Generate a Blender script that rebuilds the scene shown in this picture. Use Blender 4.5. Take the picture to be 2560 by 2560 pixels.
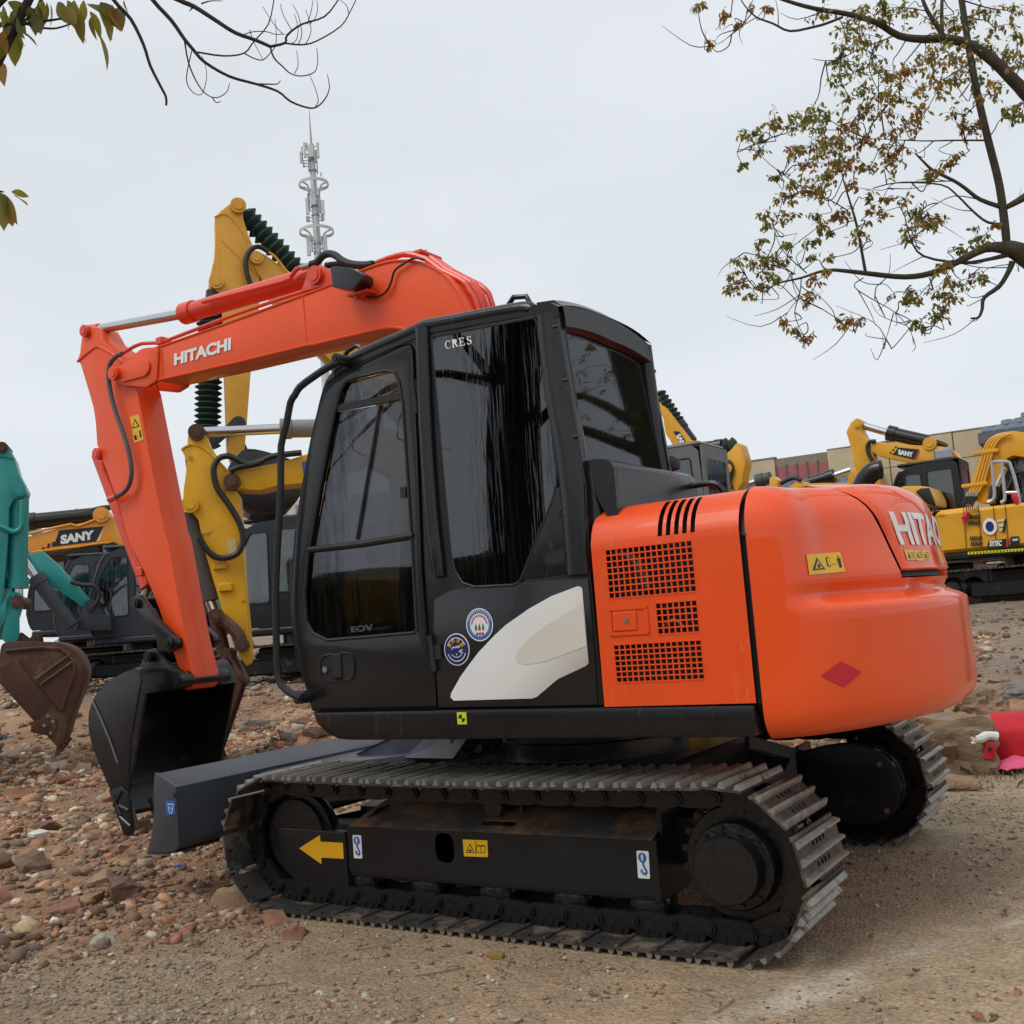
import bpy, bmesh, math, random
import numpy as np
from mathutils import Vector, Matrix, noise as mnoise
from mathutils.geometry import tessellate_polygon
random.seed(7); RNG = np.random.default_rng(11)
SC = bpy.context.scene
COL = SC.collection
for o in list(bpy.data.objects): bpy.data.objects.remove(o)
rad = math.radians

# ------------------------------------------------------------------ camera
CAMP = np.array([2.61444, -4.70407, 1.24206])
HEAD, PITCH, ROLL, FPX = 0.567606, 0.101252, 0.078180, 2669.89      # FPX: focal length in photo pixels (2560 wide)
def _cam_axes(a, b, c):
    f = np.array([-math.sin(a)*math.cos(b), math.cos(a)*math.cos(b), math.sin(b)])
    r = np.array([math.cos(a), math.sin(a), 0.0]); d = -np.cross(r, f)
    return np.array([math.cos(c)*r+math.sin(c)*d, -math.sin(c)*r+math.cos(c)*d, f])
CM = _cam_axes(HEAD, PITCH, ROLL)
cd = bpy.data.cameras.new('camera'); cam = bpy.data.objects.new('camera', cd); COL.objects.link(cam)
cam.matrix_world = Matrix(((CM[0][0], -CM[1][0], -CM[2][0], CAMP[0]), (CM[0][1], -CM[1][1], -CM[2][1], CAMP[1]),
                           (CM[0][2], -CM[1][2], -CM[2][2], CAMP[2]), (0, 0, 0, 1)))
cd.sensor_width = 36; cd.lens = FPX/2560*36; cd.clip_start = 0.05; cd.clip_end = 2000
SC.camera = cam
# ------------------------------------------------------------------ sky, sun, exposure
SUN_EL, SUN_AZ = rad(55), rad(200)
wd = bpy.data.worlds.new('World'); SC.world = wd; wd.use_nodes = True
nt = wd.node_tree; nt.nodes.clear()
wo = nt.nodes.new('ShaderNodeOutputWorld'); bg = nt.nodes.new('ShaderNodeBackground')
sky = nt.nodes.new('ShaderNodeTexSky'); sky.sky_type = 'NISHITA'; sky.sun_disc = False
sky.sun_elevation = SUN_EL; sky.sun_rotation = SUN_AZ; sky.air_density = 1.0; sky.dust_density = 4.0
bg.inputs['Strength'].default_value = 0.10
# an even overcast layer over the clear sky
tc = nt.nodes.new('ShaderNodeTexCoord'); mp = nt.nodes.new('ShaderNodeMapping'); mp.inputs['Scale'].default_value = (1.2, 1.2, 3.5)
nz = nt.nodes.new('ShaderNodeTexNoise'); nz.inputs['Scale'].default_value = 1.6; nz.inputs['Detail'].default_value = 5
cr = nt.nodes.new('ShaderNodeValToRGB')
cr.color_ramp.elements[0].position = 0.38; cr.color_ramp.elements[0].color = (6.9, 7.35, 7.75, 1)
cr.color_ramp.elements[1].position = 0.62; cr.color_ramp.elements[1].color = (7.6, 8.05, 8.45, 1)
mx = nt.nodes.new('ShaderNodeMix'); mx.data_type = 'RGBA'; mx.inputs[0].default_value = 0.94
nt.links.new(tc.outputs['Generated'], mp.inputs['Vector']); nt.links.new(mp.outputs[0], nz.inputs['Vector'])
nt.links.new(nz.outputs['Fac'], cr.inputs['Fac']); nt.links.new(sky.outputs[0], mx.inputs[6]); nt.links.new(cr.outputs[0], mx.inputs[7])
nt.links.new(mx.outputs[2], bg.inputs['Color']); nt.links.new(bg.outputs[0], wo.inputs[0])
sl = bpy.data.lights.new('sun', 'SUN'); sl.energy = 1.5; sl.angle = rad(30); sl.color = (1, .97, .92)
so = bpy.data.objects.new('sun', sl); COL.objects.link(so)
sd = Vector((math.sin(SUN_AZ)*math.cos(SUN_EL), math.cos(SUN_AZ)*math.cos(SUN_EL), math.sin(SUN_EL)))
so.rotation_euler = sd.to_track_quat('Z', 'Y').to_euler(); so.location = sd*60
vs = SC.view_settings; vs.view_transform = 'Standard'; vs.look = 'None'; vs.exposure = 0.12; vs.gamma = 1; vs.use_curve_mapping = False
SC.render.engine = 'CYCLES'

# ------------------------------------------------------------------ photo pixel -> place
def ray(u, v): return CM.T @ np.array([(u-1280)/FPX, (v-1280)/FPX, 1.0])
def at(p, y):                                   # point of the plane y = const
    d = ray(*p); return CAMP + (y-CAMP[1])/d[1]*d
def atx(p, x): d = ray(*p); return CAMP + (x-CAMP[0])/d[0]*d
def atz(p, z): d = ray(*p); return CAMP + (z-CAMP[2])/d[2]*d
def atd(p, dep): return CAMP + ray(*p)*dep      # point at a depth along the view axis
def crop(ax, ay, s): return lambda x, y: (ax+x*s, ay+y*s)
c1 = crop(0, 450, .4658); c2 = crop(700, 650, .5176); c3 = crop(1400, 1000, .6004); c4 = crop(0, 1250, .4658)
F = crop(0, 0, 1.32505); s1 = crop(1060, 1430, .22774); d1 = crop(690, 1050, .42453); b1 = crop(750, 600, .28468)
h1 = crop(1400, 1150, .2588); r1 = crop(2100, 1200, .18634); k1 = crop(1380, 720, .27961)
g2 = crop(1500, 2000, .23292); g4 = crop(560, 1850, .23292); g5 = crop(1000, 1850, .31056)
c7 = crop(1650, 0, .47101); c8 = crop(0, 0, .46584); t1 = crop(700, 250, .23292)
y1 = crop(400, 850, .46584); q1 = crop(2060, 980, .2691); q2 = crop(1620, 960, .2588); l1 = crop(0, 1050, .46566)
def xz(cr_, pts, y): return [tuple(at(cr_(*p), y)[[0, 2]]) for p in pts]

# ------------------------------------------------------------------ terrain height
def _h(ix, iy, seed):
    n = (ix*374761393 + iy*668265263 + seed*1442695041) & 0xffffffff
    n = ((n ^ (n >> 13))*1274126177) & 0xffffffff
    return ((n ^ (n >> 16)) & 0xffff)/65535.0
def vnoise(x, y, seed=0):
    x = np.asarray(x, float); y = np.asarray(y, float)
    ix = np.floor(x).astype(np.int64); iy = np.floor(y).astype(np.int64); fx = x-ix; fy = y-iy
    fx = fx*fx*(3-2*fx); fy = fy*fy*(3-2*fy)
    a = _h(ix, iy, seed); b = _h(ix+1, iy, seed); c = _h(ix, iy+1, seed); d = _h(ix+1, iy+1, seed)
    return (a*(1-fx)+b*fx)*(1-fy)+(c*(1-fx)+d*fx)*fy
def fbm(x, y, o=4, seed=0):
    s = 0; a = .5
    for i in range(o): s = s+a*(vnoise(x*2**i, y*2**i, seed+i)-.5); a *= .5
    return s
def sst(a, b, x):
    t = np.clip((x-a)/(b-a), 0, 1); return t*t*(3-2*t)
def rubble_mask(x, y):                           # 1 where the demolition rubble lies, 0 on the packed yard
    edge = -1.35+1.5*fbm(x*.5, y*.5, 3, 5)+.55*(y+1.5)
    return sst(.5, -.5, x-edge)
def ground_base(x, y):
    x = np.asarray(x, float); y = np.asarray(y, float)
    t = y-.3*np.minimum(x+2.5, 0)-1.7
    t = np.minimum(t, 13+ .12*(t-13))
    r = np.where(t > 4, t, np.log1p(np.exp(np.clip(t, -20, 20)*1.6))/1.6)
    return .079*r
def ground_h(x, y):
    x = np.asarray(x, float); y = np.asarray(y, float)
    m = rubble_mask(x, y)
    under = sst(.2, .7, np.maximum(np.abs(x+0.0)-1.5, np.abs(y)-1.35))      # flat under the crawler tracks
    h = ground_base(x, y)
    h = h+under*(fbm(x*.7, y*.7, 4, 1)*.10*(.35+m) + fbm(x*3.1, y*3.1, 3, 9)*.05*(.12+m)+.01)
    # a little heap pushed up in front of the blade
    h = h+.13*np.exp(-(((x+2.9)/.9)**2+((y+.1)/1.3)**2))*m + .16*np.exp(-(((x+4.4)/1.2)**2+((y-2.6)/1.2)**2))
    return h
GM = Matrix.Identity(4)
def gz(x, y):
    w = GM @ Vector((x, y, 0)); return float(ground_h(np.array([w.x]), np.array([w.y]))[0])
class turned:                                    # trace on vertical planes turned about the camera's foot, then turn the result back
    def __init__(s, deg): s.a = rad(deg)
    def __enter__(s):
        global CM, GM
        s.old = CM; CM = _cam_axes(HEAD-s.a, PITCH, ROLL); c = Matrix.Translation((CAMP[0], CAMP[1], 0)); GM = c @ Matrix.Rotation(s.a, 4, 'Z') @ c.inverted()
    def __exit__(s, *e):
        global CM, GM
        CM = s.old; GM = Matrix.Identity(4)
def ground_px(p, lo=2.0, hi=80.0):                # where the view ray through a pixel meets the ground
    d = ray(*p); t = lo
    while t < hi:
        q = CAMP+d*t
        if q[2] < gz(q[0], q[1]): break
        t += .03
    return CAMP+d*t

# ------------------------------------------------------------------ materials
MATS = {}
def pmat(name, color, rough=.5, metal=0., var=.12, vscale=6., bump=0., bscale=60., coat=0., spec=.5, dirt=None, dirt_amt=.0, dscale=3., attr=None, stretch=None, world=False):
    if name in MATS: return MATS[name]
    m = bpy.data.materials.new(name); m.use_nodes = True; n = m.node_tree; L = n.links.new
    b = n.nodes['Principled BSDF']; b.inputs['Roughness'].default_value = rough; b.inputs['Metallic'].default_value = metal
    b.inputs['Specular IOR Level'].default_value = spec
    if coat: b.inputs['Coat Weight'].default_value = coat; b.inputs['Coat Roughness'].default_value = .05
    t = n.nodes.new('ShaderNodeTexCoord'); src = t.outputs['Object']
    if world: src = n.nodes.new('ShaderNodeNewGeometry').outputs['Position']
    if stretch:
        mpn = n.nodes.new('ShaderNodeMapping'); mpn.inputs['Scale'].default_value = stretch; L(src, mpn.inputs[0]); src = mpn.outputs[0]
    nz = n.nodes.new('ShaderNodeTexNoise'); nz.inputs['Scale'].default_value = vscale; nz.inputs['Detail'].default_value = 6; L(src, nz.inputs['Vector'])
    mul = n.nodes.new('ShaderNodeMapRange'); mul.inputs[1].default_value = .25; mul.inputs[2].default_value = .75
    mul.inputs[3].default_value = 1-var; mul.inputs[4].default_value = 1+var; L(nz.outputs['Fac'], mul.inputs[0])
    hsv = n.nodes.new('ShaderNodeHueSaturation'); L(mul.outputs[0], hsv.inputs['Value'])
    if attr:
        a = n.nodes.new('ShaderNodeAttribute'); a.attribute_name = attr; L(a.outputs['Color'], hsv.inputs['Color'])
    else: hsv.inputs['Color'].default_value = (*color, 1)
    out = hsv.outputs[0]
    if dirt is not None:
        dz = n.nodes.new('ShaderNodeTexNoise'); dz.inputs['Scale'].default_value = dscale; dz.inputs['Detail'].default_value = 9; dz.inputs['Roughness'].default_value = .68; L(src, dz.inputs['Vector'])
        rp = n.nodes.new('ShaderNodeValToRGB'); c0 = .72-.4*dirt_amt
        rp.color_ramp.elements[0].position = c0; rp.color_ramp.elements[1].position = min(1, c0+.12); L(dz.outputs['Fac'], rp.inputs[0])
        mixn = n.nodes.new('ShaderNodeMix'); mixn.data_type = 'RGBA'; L(rp.outputs[0], mixn.inputs[0]); L(out, mixn.inputs[6]); mixn.inputs[7].default_value = (*dirt, 1)
        out = mixn.outputs[2]
        rr = n.nodes.new('ShaderNodeMix'); rr.data_type = 'FLOAT'; L(rp.outputs[0], rr.inputs[0]); rr.inputs[2].default_value = rough; rr.inputs[3].default_value = .85; L(rr.outputs[0], b.inputs['Roughness'])
    L(out, b.inputs['Base Color'])
    if bump:
        bz = n.nodes.new('ShaderNodeTexNoise'); bz.inputs['Scale'].default_value = bscale; bz.inputs['Detail'].default_value = 5; L(src, bz.inputs['Vector'])
        bp = n.nodes.new('ShaderNodeBump'); bp.inputs['Strength'].default_value = bump; bp.inputs['Distance'].default_value = .01; L(bz.outputs['Fac'], bp.inputs['Height']); L(bp.outputs[0], b.inputs['Normal'])
    MATS[name] = m; return m
def glass(name, tint, refl=.10, rough=.02, streak=.5, tintmix=0.0, film=(.25, .26, .28)):
    m = bpy.data.materials.new(name); m.use_nodes = True; n = m.node_tree; L = n.links.new; n.nodes.clear()
    o = n.nodes.new('ShaderNodeOutputMaterial'); tr = n.nodes.new('ShaderNodeBsdfTransparent'); tr.inputs[0].default_value = (*tint, 1)
    gl = n.nodes.new('ShaderNodeBsdfGlossy'); gl.inputs['Roughness'].default_value = rough; gl.inputs['Color'].default_value = (.9, .93, .97, 1)
    fr = n.nodes.new('ShaderNodeFresnel'); fr.inputs['IOR'].default_value = 1.5
    ad = n.nodes.new('ShaderNodeMath'); ad.operation = 'ADD'; ad.use_clamp = True; ad.inputs[1].default_value = refl; L(fr.outputs[0], ad.inputs[0])
    t = n.nodes.new('ShaderNodeTexCoord'); mp = n.nodes.new('ShaderNodeMapping'); mp.inputs['Scale'].default_value = (95, 95, 2.6); L(t.outputs['Object'], mp.inputs[0])
    nz = n.nodes.new('ShaderNodeTexNoise'); nz.inputs['Scale'].default_value = 1.0; nz.inputs['Detail'].default_value = 5; nz.inputs['Distortion'].default_value = 1.1; L(mp.outputs[0], nz.inputs['Vector'])
    rp = n.nodes.new('ShaderNodeValToRGB'); rp.color_ramp.elements[0].position = .54; rp.color_ramp.elements[1].position = .62; L(nz.outputs['Fac'], rp.inputs[0])
    bp = n.nodes.new('ShaderNodeBump'); bp.inputs['Strength'].default_value = .05*streak; bp.inputs['Distance'].default_value = .004; L(rp.outputs[0], bp.inputs['Height']); L(bp.outputs[0], gl.inputs['Normal'])
    # runnels of rain water: a thin whitish film
    df = n.nodes.new('ShaderNodeBsdfDiffuse'); df.inputs[0].default_value = (*film, 1)
    m2 = n.nodes.new('ShaderNodeMixShader'); sm = n.nodes.new('ShaderNodeMath'); sm.operation = 'MULTIPLY'; sm.inputs[1].default_value = min(.5, .30*streak); L(rp.outputs[0], sm.inputs[0])
    L(sm.outputs[0], m2.inputs[0]); L(tr.outputs[0], m2.inputs[1]); L(df.outputs[0], m2.inputs[2])
    mi = n.nodes.new('ShaderNodeMixShader'); L(ad.outputs[0], mi.inputs[0]); L(m2.outputs[0], mi.inputs[1]); L(gl.outputs[0], mi.inputs[2]); L(mi.outputs[0], o.inputs[0])
    MATS[name] = m; return m
ORANGE = pmat('orange_paint', (.80, .080, .010), .40, var=.06, vscale=2.2, spec=.35, coat=.18, bump=.02, bscale=35, dirt=(.74, .15, .065), dirt_amt=.27, dscale=6, stretch=(2.5, 2.5, .5))
RED = pmat('red_orange_paint', (.70, .05, .016), .38, var=.08, vscale=3, coat=.25)
ORANGE_CW = pmat('orange_gloss_paint', (.86, .085, .009), .42, var=.05, vscale=1.6, spec=.3, coat=.55, bump=.015, bscale=9, dirt=(.78, .14, .05), dirt_amt=.16, dscale=6, stretch=(2.5, 2.5, .5))
BLACK = pmat('black_paint', (.007, .0073, .009), .27, var=.25, vscale=5, bump=.10, bscale=45, spec=.5, dirt=(.040, .040, .042), dirt_amt=.30, dscale=7, stretch=(3.2, 3.2, .45))
SATIN = pmat('satin_charcoal_paint', (.009, .0095, .012), .26, var=.2, vscale=4, spec=.5, bump=.04, bscale=60, coat=.15)
SLATE = pmat('slate_blade_paint', (.050, .058, .072), .38, var=.2, vscale=5, dirt=(.15, .15, .155), dirt_amt=.32, dscale=4)
FRAME = pmat('undercarriage_paint', (.011, .012, .014), .28, var=.25, vscale=5, spec=.45, bump=.12, bscale=30, dirt=(.055, .045, .035), dirt_amt=.3, dscale=5)
RUSTY = pmat('muddy_top_plate', (.06, .05, .042), .7, var=.35, vscale=8, bump=.6, bscale=40, dirt=(.24, .115, .05), dirt_amt=.66, dscale=3.2)
SHOE = pmat('worn_shoe_steel', (.040, .036, .031), .55, metal=.2, var=.5, vscale=7, bump=.5, bscale=50, dirt=(.17, .125, .085), dirt_amt=.52, dscale=5, world=True)
CREST = pmat('polished_grouser', (.30, .285, .255), .38, metal=.55, var=.4, vscale=9, bump=.3, bscale=60, dirt=(.11, .085, .06), dirt_amt=.45, dscale=9, world=True)
OIL = pmat('oily_chain_steel', (.011, .011, .012), .24, metal=.0, var=.3, vscale=20, bump=.5, bscale=40)
BUCKM = pmat('scuffed_bucket_paint', (.009, .0095, .012), .33, var=.25, vscale=4, spec=.5, bump=.06, bscale=30, dirt=(.060, .052, .045), dirt_amt=.30, dscale=5)
EDGE = pmat('worn_cutting_edge', (.10, .085, .07), .6, metal=.3, var=.4, vscale=9, bump=.4, bscale=40, dirt=(.17, .11, .07), dirt_amt=.5, dscale=6)
RUBBER = pmat('black_rubber', (.012, .012, .013), .55, var=.15, bump=.1, bscale=80)
HOSE = pmat('grey_hose', (.07, .07, .072), .45, var=.15, vscale=30)
CHROME = pmat('chrome_rod', (.55, .56, .58), .16, metal=1., var=.05)
STEEL = pmat('bare_steel', (.35, .36, .37), .35, metal=.9, var=.2, vscale=20)
DARK = pmat('dark_interior', (.012, .012, .013), .8, var=.2)
SEATM = pmat('grey_seat_fabric', (.05, .052, .058), .9, var=.2, vscale=40)
WHITE = pmat('white_vinyl', (.78, .79, .78), .35, var=.03, coat=.2)
CREAM = pmat('cream_vinyl', (.80, .79, .75), .3, var=.06, vscale=2, coat=.2)
SILVERV = pmat('pale_silver_vinyl', (.66, .63, .56), .3, var=.08, vscale=2, coat=.2)
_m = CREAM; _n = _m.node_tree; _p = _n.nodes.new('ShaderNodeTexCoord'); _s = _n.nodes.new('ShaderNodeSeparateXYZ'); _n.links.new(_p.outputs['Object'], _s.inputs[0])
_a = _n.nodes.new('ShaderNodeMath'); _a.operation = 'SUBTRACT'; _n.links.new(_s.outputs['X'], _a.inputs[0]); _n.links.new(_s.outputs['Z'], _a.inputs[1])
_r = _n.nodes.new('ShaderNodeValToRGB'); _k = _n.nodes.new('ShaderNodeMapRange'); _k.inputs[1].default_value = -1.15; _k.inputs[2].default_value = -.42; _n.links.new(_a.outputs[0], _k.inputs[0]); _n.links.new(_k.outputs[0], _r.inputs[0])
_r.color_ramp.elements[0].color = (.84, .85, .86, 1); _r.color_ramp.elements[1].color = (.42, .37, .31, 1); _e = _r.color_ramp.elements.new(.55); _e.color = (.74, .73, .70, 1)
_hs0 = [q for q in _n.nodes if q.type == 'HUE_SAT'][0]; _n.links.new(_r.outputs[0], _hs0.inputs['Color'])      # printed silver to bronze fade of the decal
YVINYL = pmat('yellow_vinyl', (.80, .46, .015), .4, var=.05)
AVINYL = pmat('amber_vinyl', (.80, .42, .01), .4, var=.04)
LVINYL = pmat('lime_vinyl', (.62, .66, .02), .4, var=.05)
BLUEV = pmat('blue_vinyl', (.02, .13, .45), .35, var=.06)
NAVYV = pmat('navy_vinyl', (.012, .02, .12), .35, var=.06)
REDV = pmat('crimson_vinyl', (.55, .008, .02), .4, var=.05)
GREENV = pmat('green_vinyl', (.02, .20, .05), .4, var=.1)
BLACKV = pmat('black_vinyl', (.008, .008, .009), .4, var=.1)
GLASS_S = glass('tinted_side_glass', (.03, .03, .033), .055, .015, .30, film=(.07, .07, .075))
GLASS_D = glass('door_glass', (.38, .39, .40), .02, .01, .28, film=(.10, .105, .11))
GLASS_R = glass('rear_glass', (.05, .05, .05), .0, .02, .06)
GLASS_B = glass('background_cab_glass', (.30, .36, .34), .08, .02, .5)
YELLOW = pmat('machine_yellow', (.68, .33, .012), .42, var=.1, vscale=3, coat=.15)
AMBER2 = pmat('machine_orange_amber', (.76, .30, .025), .42, var=.1, vscale=3, coat=.15)
AMBER = pmat('machine_amber', (.68, .33, .018), .42, var=.1, vscale=3, coat=.15)
WORN = pmat('worn_yellow', (.72, .38, .010), .5, var=.12, vscale=4, bump=.15, bscale=30, dirt=(.045, .025, .012), dirt_amt=.38, dscale=6)
TEAL = pmat('machine_teal', (.012, .26, .24), .42, var=.12, vscale=4, coat=.15)
NAVY = pmat('machine_navy', (.026, .032, .045), .45, var=.15, vscale=4)
GREY = pmat('cab_grey', (.12, .12, .12), .5, var=.12, vscale=4)
BELLOW = pmat('green_bellows_rubber', (.012, .04, .032), .6, var=.2)
RUST = pmat('rusty_bucket', (.075, .028, .016), .7, var=.35, vscale=5, bump=.35, bscale=35, dirt=(.16, .10, .055), dirt_amt=.42, dscale=3)
MUDDY = pmat('mud_caked_steel', (.16, .105, .06), .9, var=.35, vscale=10, bump=.6, bscale=25)
BSHOE = pmat('background_shoe_steel', (.05, .047, .043), .6, var=.35, vscale=8, dirt=(.15, .12, .085), dirt_amt=.45, dscale=5)

# ------------------------------------------------------------------ building helpers
WORLD = {}
def wmat(o): return WORLD.get(o.name, Matrix.Identity(4))
def put(o, parent=None, M=None):
    COL.objects.link(o) if o.name not in COL.objects else None
    M = GM @ (M or Matrix.Identity(4))
    if parent is not None:
        o.parent = parent; o.matrix_parent_inverse = wmat(parent).inverted()
    o.matrix_basis = M; WORLD[o.name] = M.copy(); return o
def thing(name, loc, label, cat, group=None, rz=0.):
    o = bpy.data.objects.new(name, None); o.empty_display_size = .2
    put(o, None, Matrix.Translation(Vector(loc)) @ Matrix.Rotation(rz, 4, 'Z')); return tag(o, label, cat, group)
def tag(o, label, cat=None, group=None, kind=None):
    if label: o['label'] = label
    if cat: o['category'] = cat
    if group: o['group'] = group
    if kind: o['kind'] = kind
    return o
def finish(me, smooth=None):
    if smooth is not None:
        me.polygons.foreach_set('use_smooth', [True]*len(me.polygons))
        if smooth < 179: me.set_sharp_from_angle(angle=rad(smooth))
    return me
class MB:                                            # collects shapes of ONE part, build() links them as one mesh object
    def __init__(s): s.v = []; s.f = []; s.m = []; s.mi = 0; s.mats = []
    def mat(s, m):
        if m not in s.mats: s.mats.append(m)
        s.mi = s.mats.index(m); return s
    def add(s, v, f):
        o = len(s.v); s.v += [tuple(p) for p in v]; s.f += [tuple(i+o for i in q) for q in f]; s.m += [s.mi]*len(f); return s
    def box(s, lo, hi, bev=0, M=None):
        v, f = box_vf(lo, hi, bev)
        if M is not None: v = [M @ Vector(p) for p in v]
        return s.add(v, f)
    def cyl(s, p0, p1, r0, r1=None, n=16, caps=True):
        v, f = cyl_vf(p0, p1, r0, r1, n, caps); return s.add(v, f)
    def tube(s, pts, r, n=8, sm=3): v, f = tube_vf(pts, r, n, sm); return s.add(v, f)
    def plate(s, pts, y0, y1, holes=()): v, f = plate_vf(pts, y0, y1, holes); return s.add(v, f)
    def lathe(s, prof, M, n=24): v, f = lathe_vf(prof, n); return s.add([M @ Vector(p) for p in v], f)
    def build(s, name, m=None, parent=None, smooth=35, M=None, bevel=0, seg=2, link=True):
        me = bpy.data.meshes.new(name); me.from_pydata(s.v, [], s.f)
        for q in (s.mats or [m]): me.materials.append(q)
        if len(s.mats) > 1: me.polygons.foreach_set('material_index', s.m)
        if bevel:
            bm = bmesh.new(); bm.from_mesh(me)
            bmesh.ops.remove_doubles(bm, verts=bm.verts, dist=1e-5)
            es = [e for e in bm.edges if len(e.link_faces) == 2 and e.calc_face_angle(0) > rad(28)]
            bmesh.ops.bevel(bm, geom=es, offset=bevel, segments=seg, affect='EDGES', clamp_overlap=True, profile=.6)
            bm.to_mesh(me); bm.free()
        finish(me, smooth)
        if not link: return me
        return put(bpy.data.objects.new(name, me), parent, M)
def box_vf(lo, hi, bev=0):
    (a, b, c), (d, e, f) = lo, hi
    if not bev:
        v = [(a, b, c), (d, b, c), (d, e, c), (a, e, c), (a, b, f), (d, b, f), (d, e, f), (a, e, f)]
        return v, [(0, 3, 2, 1), (4, 5, 6, 7), (0, 1, 5, 4), (1, 2, 6, 5), (2, 3, 7, 6), (3, 0, 4, 7)]
    v = []; q = bev
    for z0, z1 in ((c, c+q), (f, f-q)):
        for x0, x1, y0, y1 in ((a, a+q, b, b+q), (d, d-q, b, b+q), (d, d-q, e, e-q), (a, a+q, e, e-q)):
            v += [(x1, y1, z0), (x1, y0, z1), (x0, y1, z1)]
    I = lambda l, k, t: (l*4+k)*3+t                  # t: 0 on z face, 1 on y face, 2 on x face
    F_ = [tuple(I(0, k, 0) for k in (0, 3, 2, 1)), tuple(I(1, k, 0) for k in (0, 1, 2, 3)),
          (I(0, 0, 1), I(0, 1, 1), I(1, 1, 1), I(1, 0, 1)), (I(0, 2, 1), I(0, 3, 1), I(1, 3, 1), I(1, 2, 1)),
          (I(0, 1, 2), I(0, 2, 2), I(1, 2, 2), I(1, 1, 2)), (I(0, 3, 2), I(0, 0, 2), I(1, 0, 2), I(1, 3, 2))]
    for l in (0, 1):
        for k, t in ((0, 1), (1, 2), (2, 1), (3, 2)):
            F_.append((I(l, k, 0), I(l, (k+1) % 4, 0), I(l, (k+1) % 4, t), I(l, k, t)) if l == 0 else (I(l, k, t), I(l, (k+1) % 4, t), I(l, (k+1) % 4, 0), I(l, k, 0)))
    for k in range(4):
        ta, tb = (2, 1) if k in (0, 2) else (1, 2)
        F_.append((I(0, k, ta), I(0, k, tb), I(1, k, tb), I(1, k, ta)))
        F_.append((I(0, k, 0), I(0, k, 1), I(0, k, 2))); F_.append((I(1, k, 0), I(1, k, 1), I(1, k, 2)))
    return v, F_
def cyl_vf(p0, p1, r0, r1=None, n=16, caps=True):
    p0 = Vector(p0); p1 = Vector(p1); r1 = r0 if r1 is None else r1
    d = (p1-p0).normalized(); a = d.orthogonal().normalized(); b = d.cross(a)
    v = [p+(a*math.cos(2*math.pi*i/n)+b*math.sin(2*math.pi*i/n))*r for p, r in ((p0, r0), (p1, r1)) for i in range(n)]
    f = [(i, (i+1) % n, n+(i+1) % n, n+i) for i in range(n)]
    if caps: f += [tuple(range(n-1, -1, -1)), tuple(range(n, 2*n))]
    return v, f
def lathe_vf(prof, n=24):                            # profile (r, h) turned about local Z
    v = [(r*math.cos(2*math.pi*i/n), r*math.sin(2*math.pi*i/n), h) for r, h in prof for i in range(n)]
    f = [(k*n+i, k*n+(i+1) % n, (k+1)*n+(i+1) % n, (k+1)*n+i) for k in range(len(prof)-1) for i in range(n)]
    f.append(tuple(range(n-1, -1, -1))); f.append(tuple((len(prof)-1)*n+i for i in range(n)))
    return v, f
def smooth_path(pts, k=3):
    pts = [Vector(p) for p in pts]
    if k <= 1 or len(pts) < 3: return pts
    out = []
    for i in range(len(pts)-1):
        p0 = pts[max(i-1, 0)]; p1_ = pts[i]; p2_ = pts[i+1]; p3_ = pts[min(i+2, len(pts)-1)]
        for j in range(k):
            t = j/k; out.append(.5*((2*p1_)+(p2_-p0)*t+(2*p0-5*p1_+4*p2_-p3_)*t*t+(3*p1_-p0-3*p2_+p3_)*t**3))
    return out+[pts[-1]]
def tube_vf(pts, r, n=8, sm=3):
    P = smooth_path(pts, sm); N = len(P)
    R = [r]*N if not isinstance(r, (list, tuple)) else [float(np.interp(i/(N-1), np.linspace(0, 1, len(r)), r)) for i in range(N)]
    v = []; a = None
    for i in range(N):
        d = (P[min(i+1, N-1)]-P[max(i-1, 0)]); d = d.normalized() if d.length > 1e-9 else Vector((0, 0, 1))
        a = d.orthogonal().normalized() if a is None else (a-d*a.dot(d)).normalized()
        b = d.cross(a)
        v += [P[i]+(a*math.cos(2*math.pi*k/n)+b*math.sin(2*math.pi*k/n))*R[i] for k in range(n)]
    f = [(i*n+k, i*n+(k+1) % n, (i+1)*n+(k+1) % n, (i+1)*n+k) for i in range(N-1) for k in range(n)]
    f += [tuple(range(n-1, -1, -1)), tuple((N-1)*n+k for k in range(n))]
    return v, f
def area2(p): return sum(p[i][0]*p[(i+1) % len(p)][1]-p[(i+1) % len(p)][0]*p[i][1] for i in range(len(p)))
def plate_vf(pts, y0, y1, holes=()):                 # outline in (x, z), extruded from y0 to y1
    pts = list(pts); pts = pts if area2(pts) > 0 else pts[::-1]
    hs = [list(h) if area2(h) < 0 else list(h)[::-1] for h in holes]
    if y0 > y1: y0, y1 = y1, y0
    loops = [pts]+hs; flat = [p for l in loops for p in l]; n = len(flat)
    v = [(p[0], y0, p[1]) for p in flat]+[(p[0], y1, p[1]) for p in flat]
    if not hs: f = [tuple(range(n)), tuple(range(2*n-1, n-1, -1))]
    else:
        tr = tessellate_polygon([[Vector((p[0], p[1], 0)) for p in l] for l in loops]); f = []
        for t in tr:
            q = [flat[i] for i in t]
            if area2(q) < 0: t = t[::-1]
            f += [tuple(t), tuple(i+n for i in t[::-1])]
    o = 0
    for l in loops:
        k = len(l)
        for i in range(k): f.append((o+(i+1) % k, o+i, n+o+i, n+o+(i+1) % k))
        o += k
    return v, f
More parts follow.
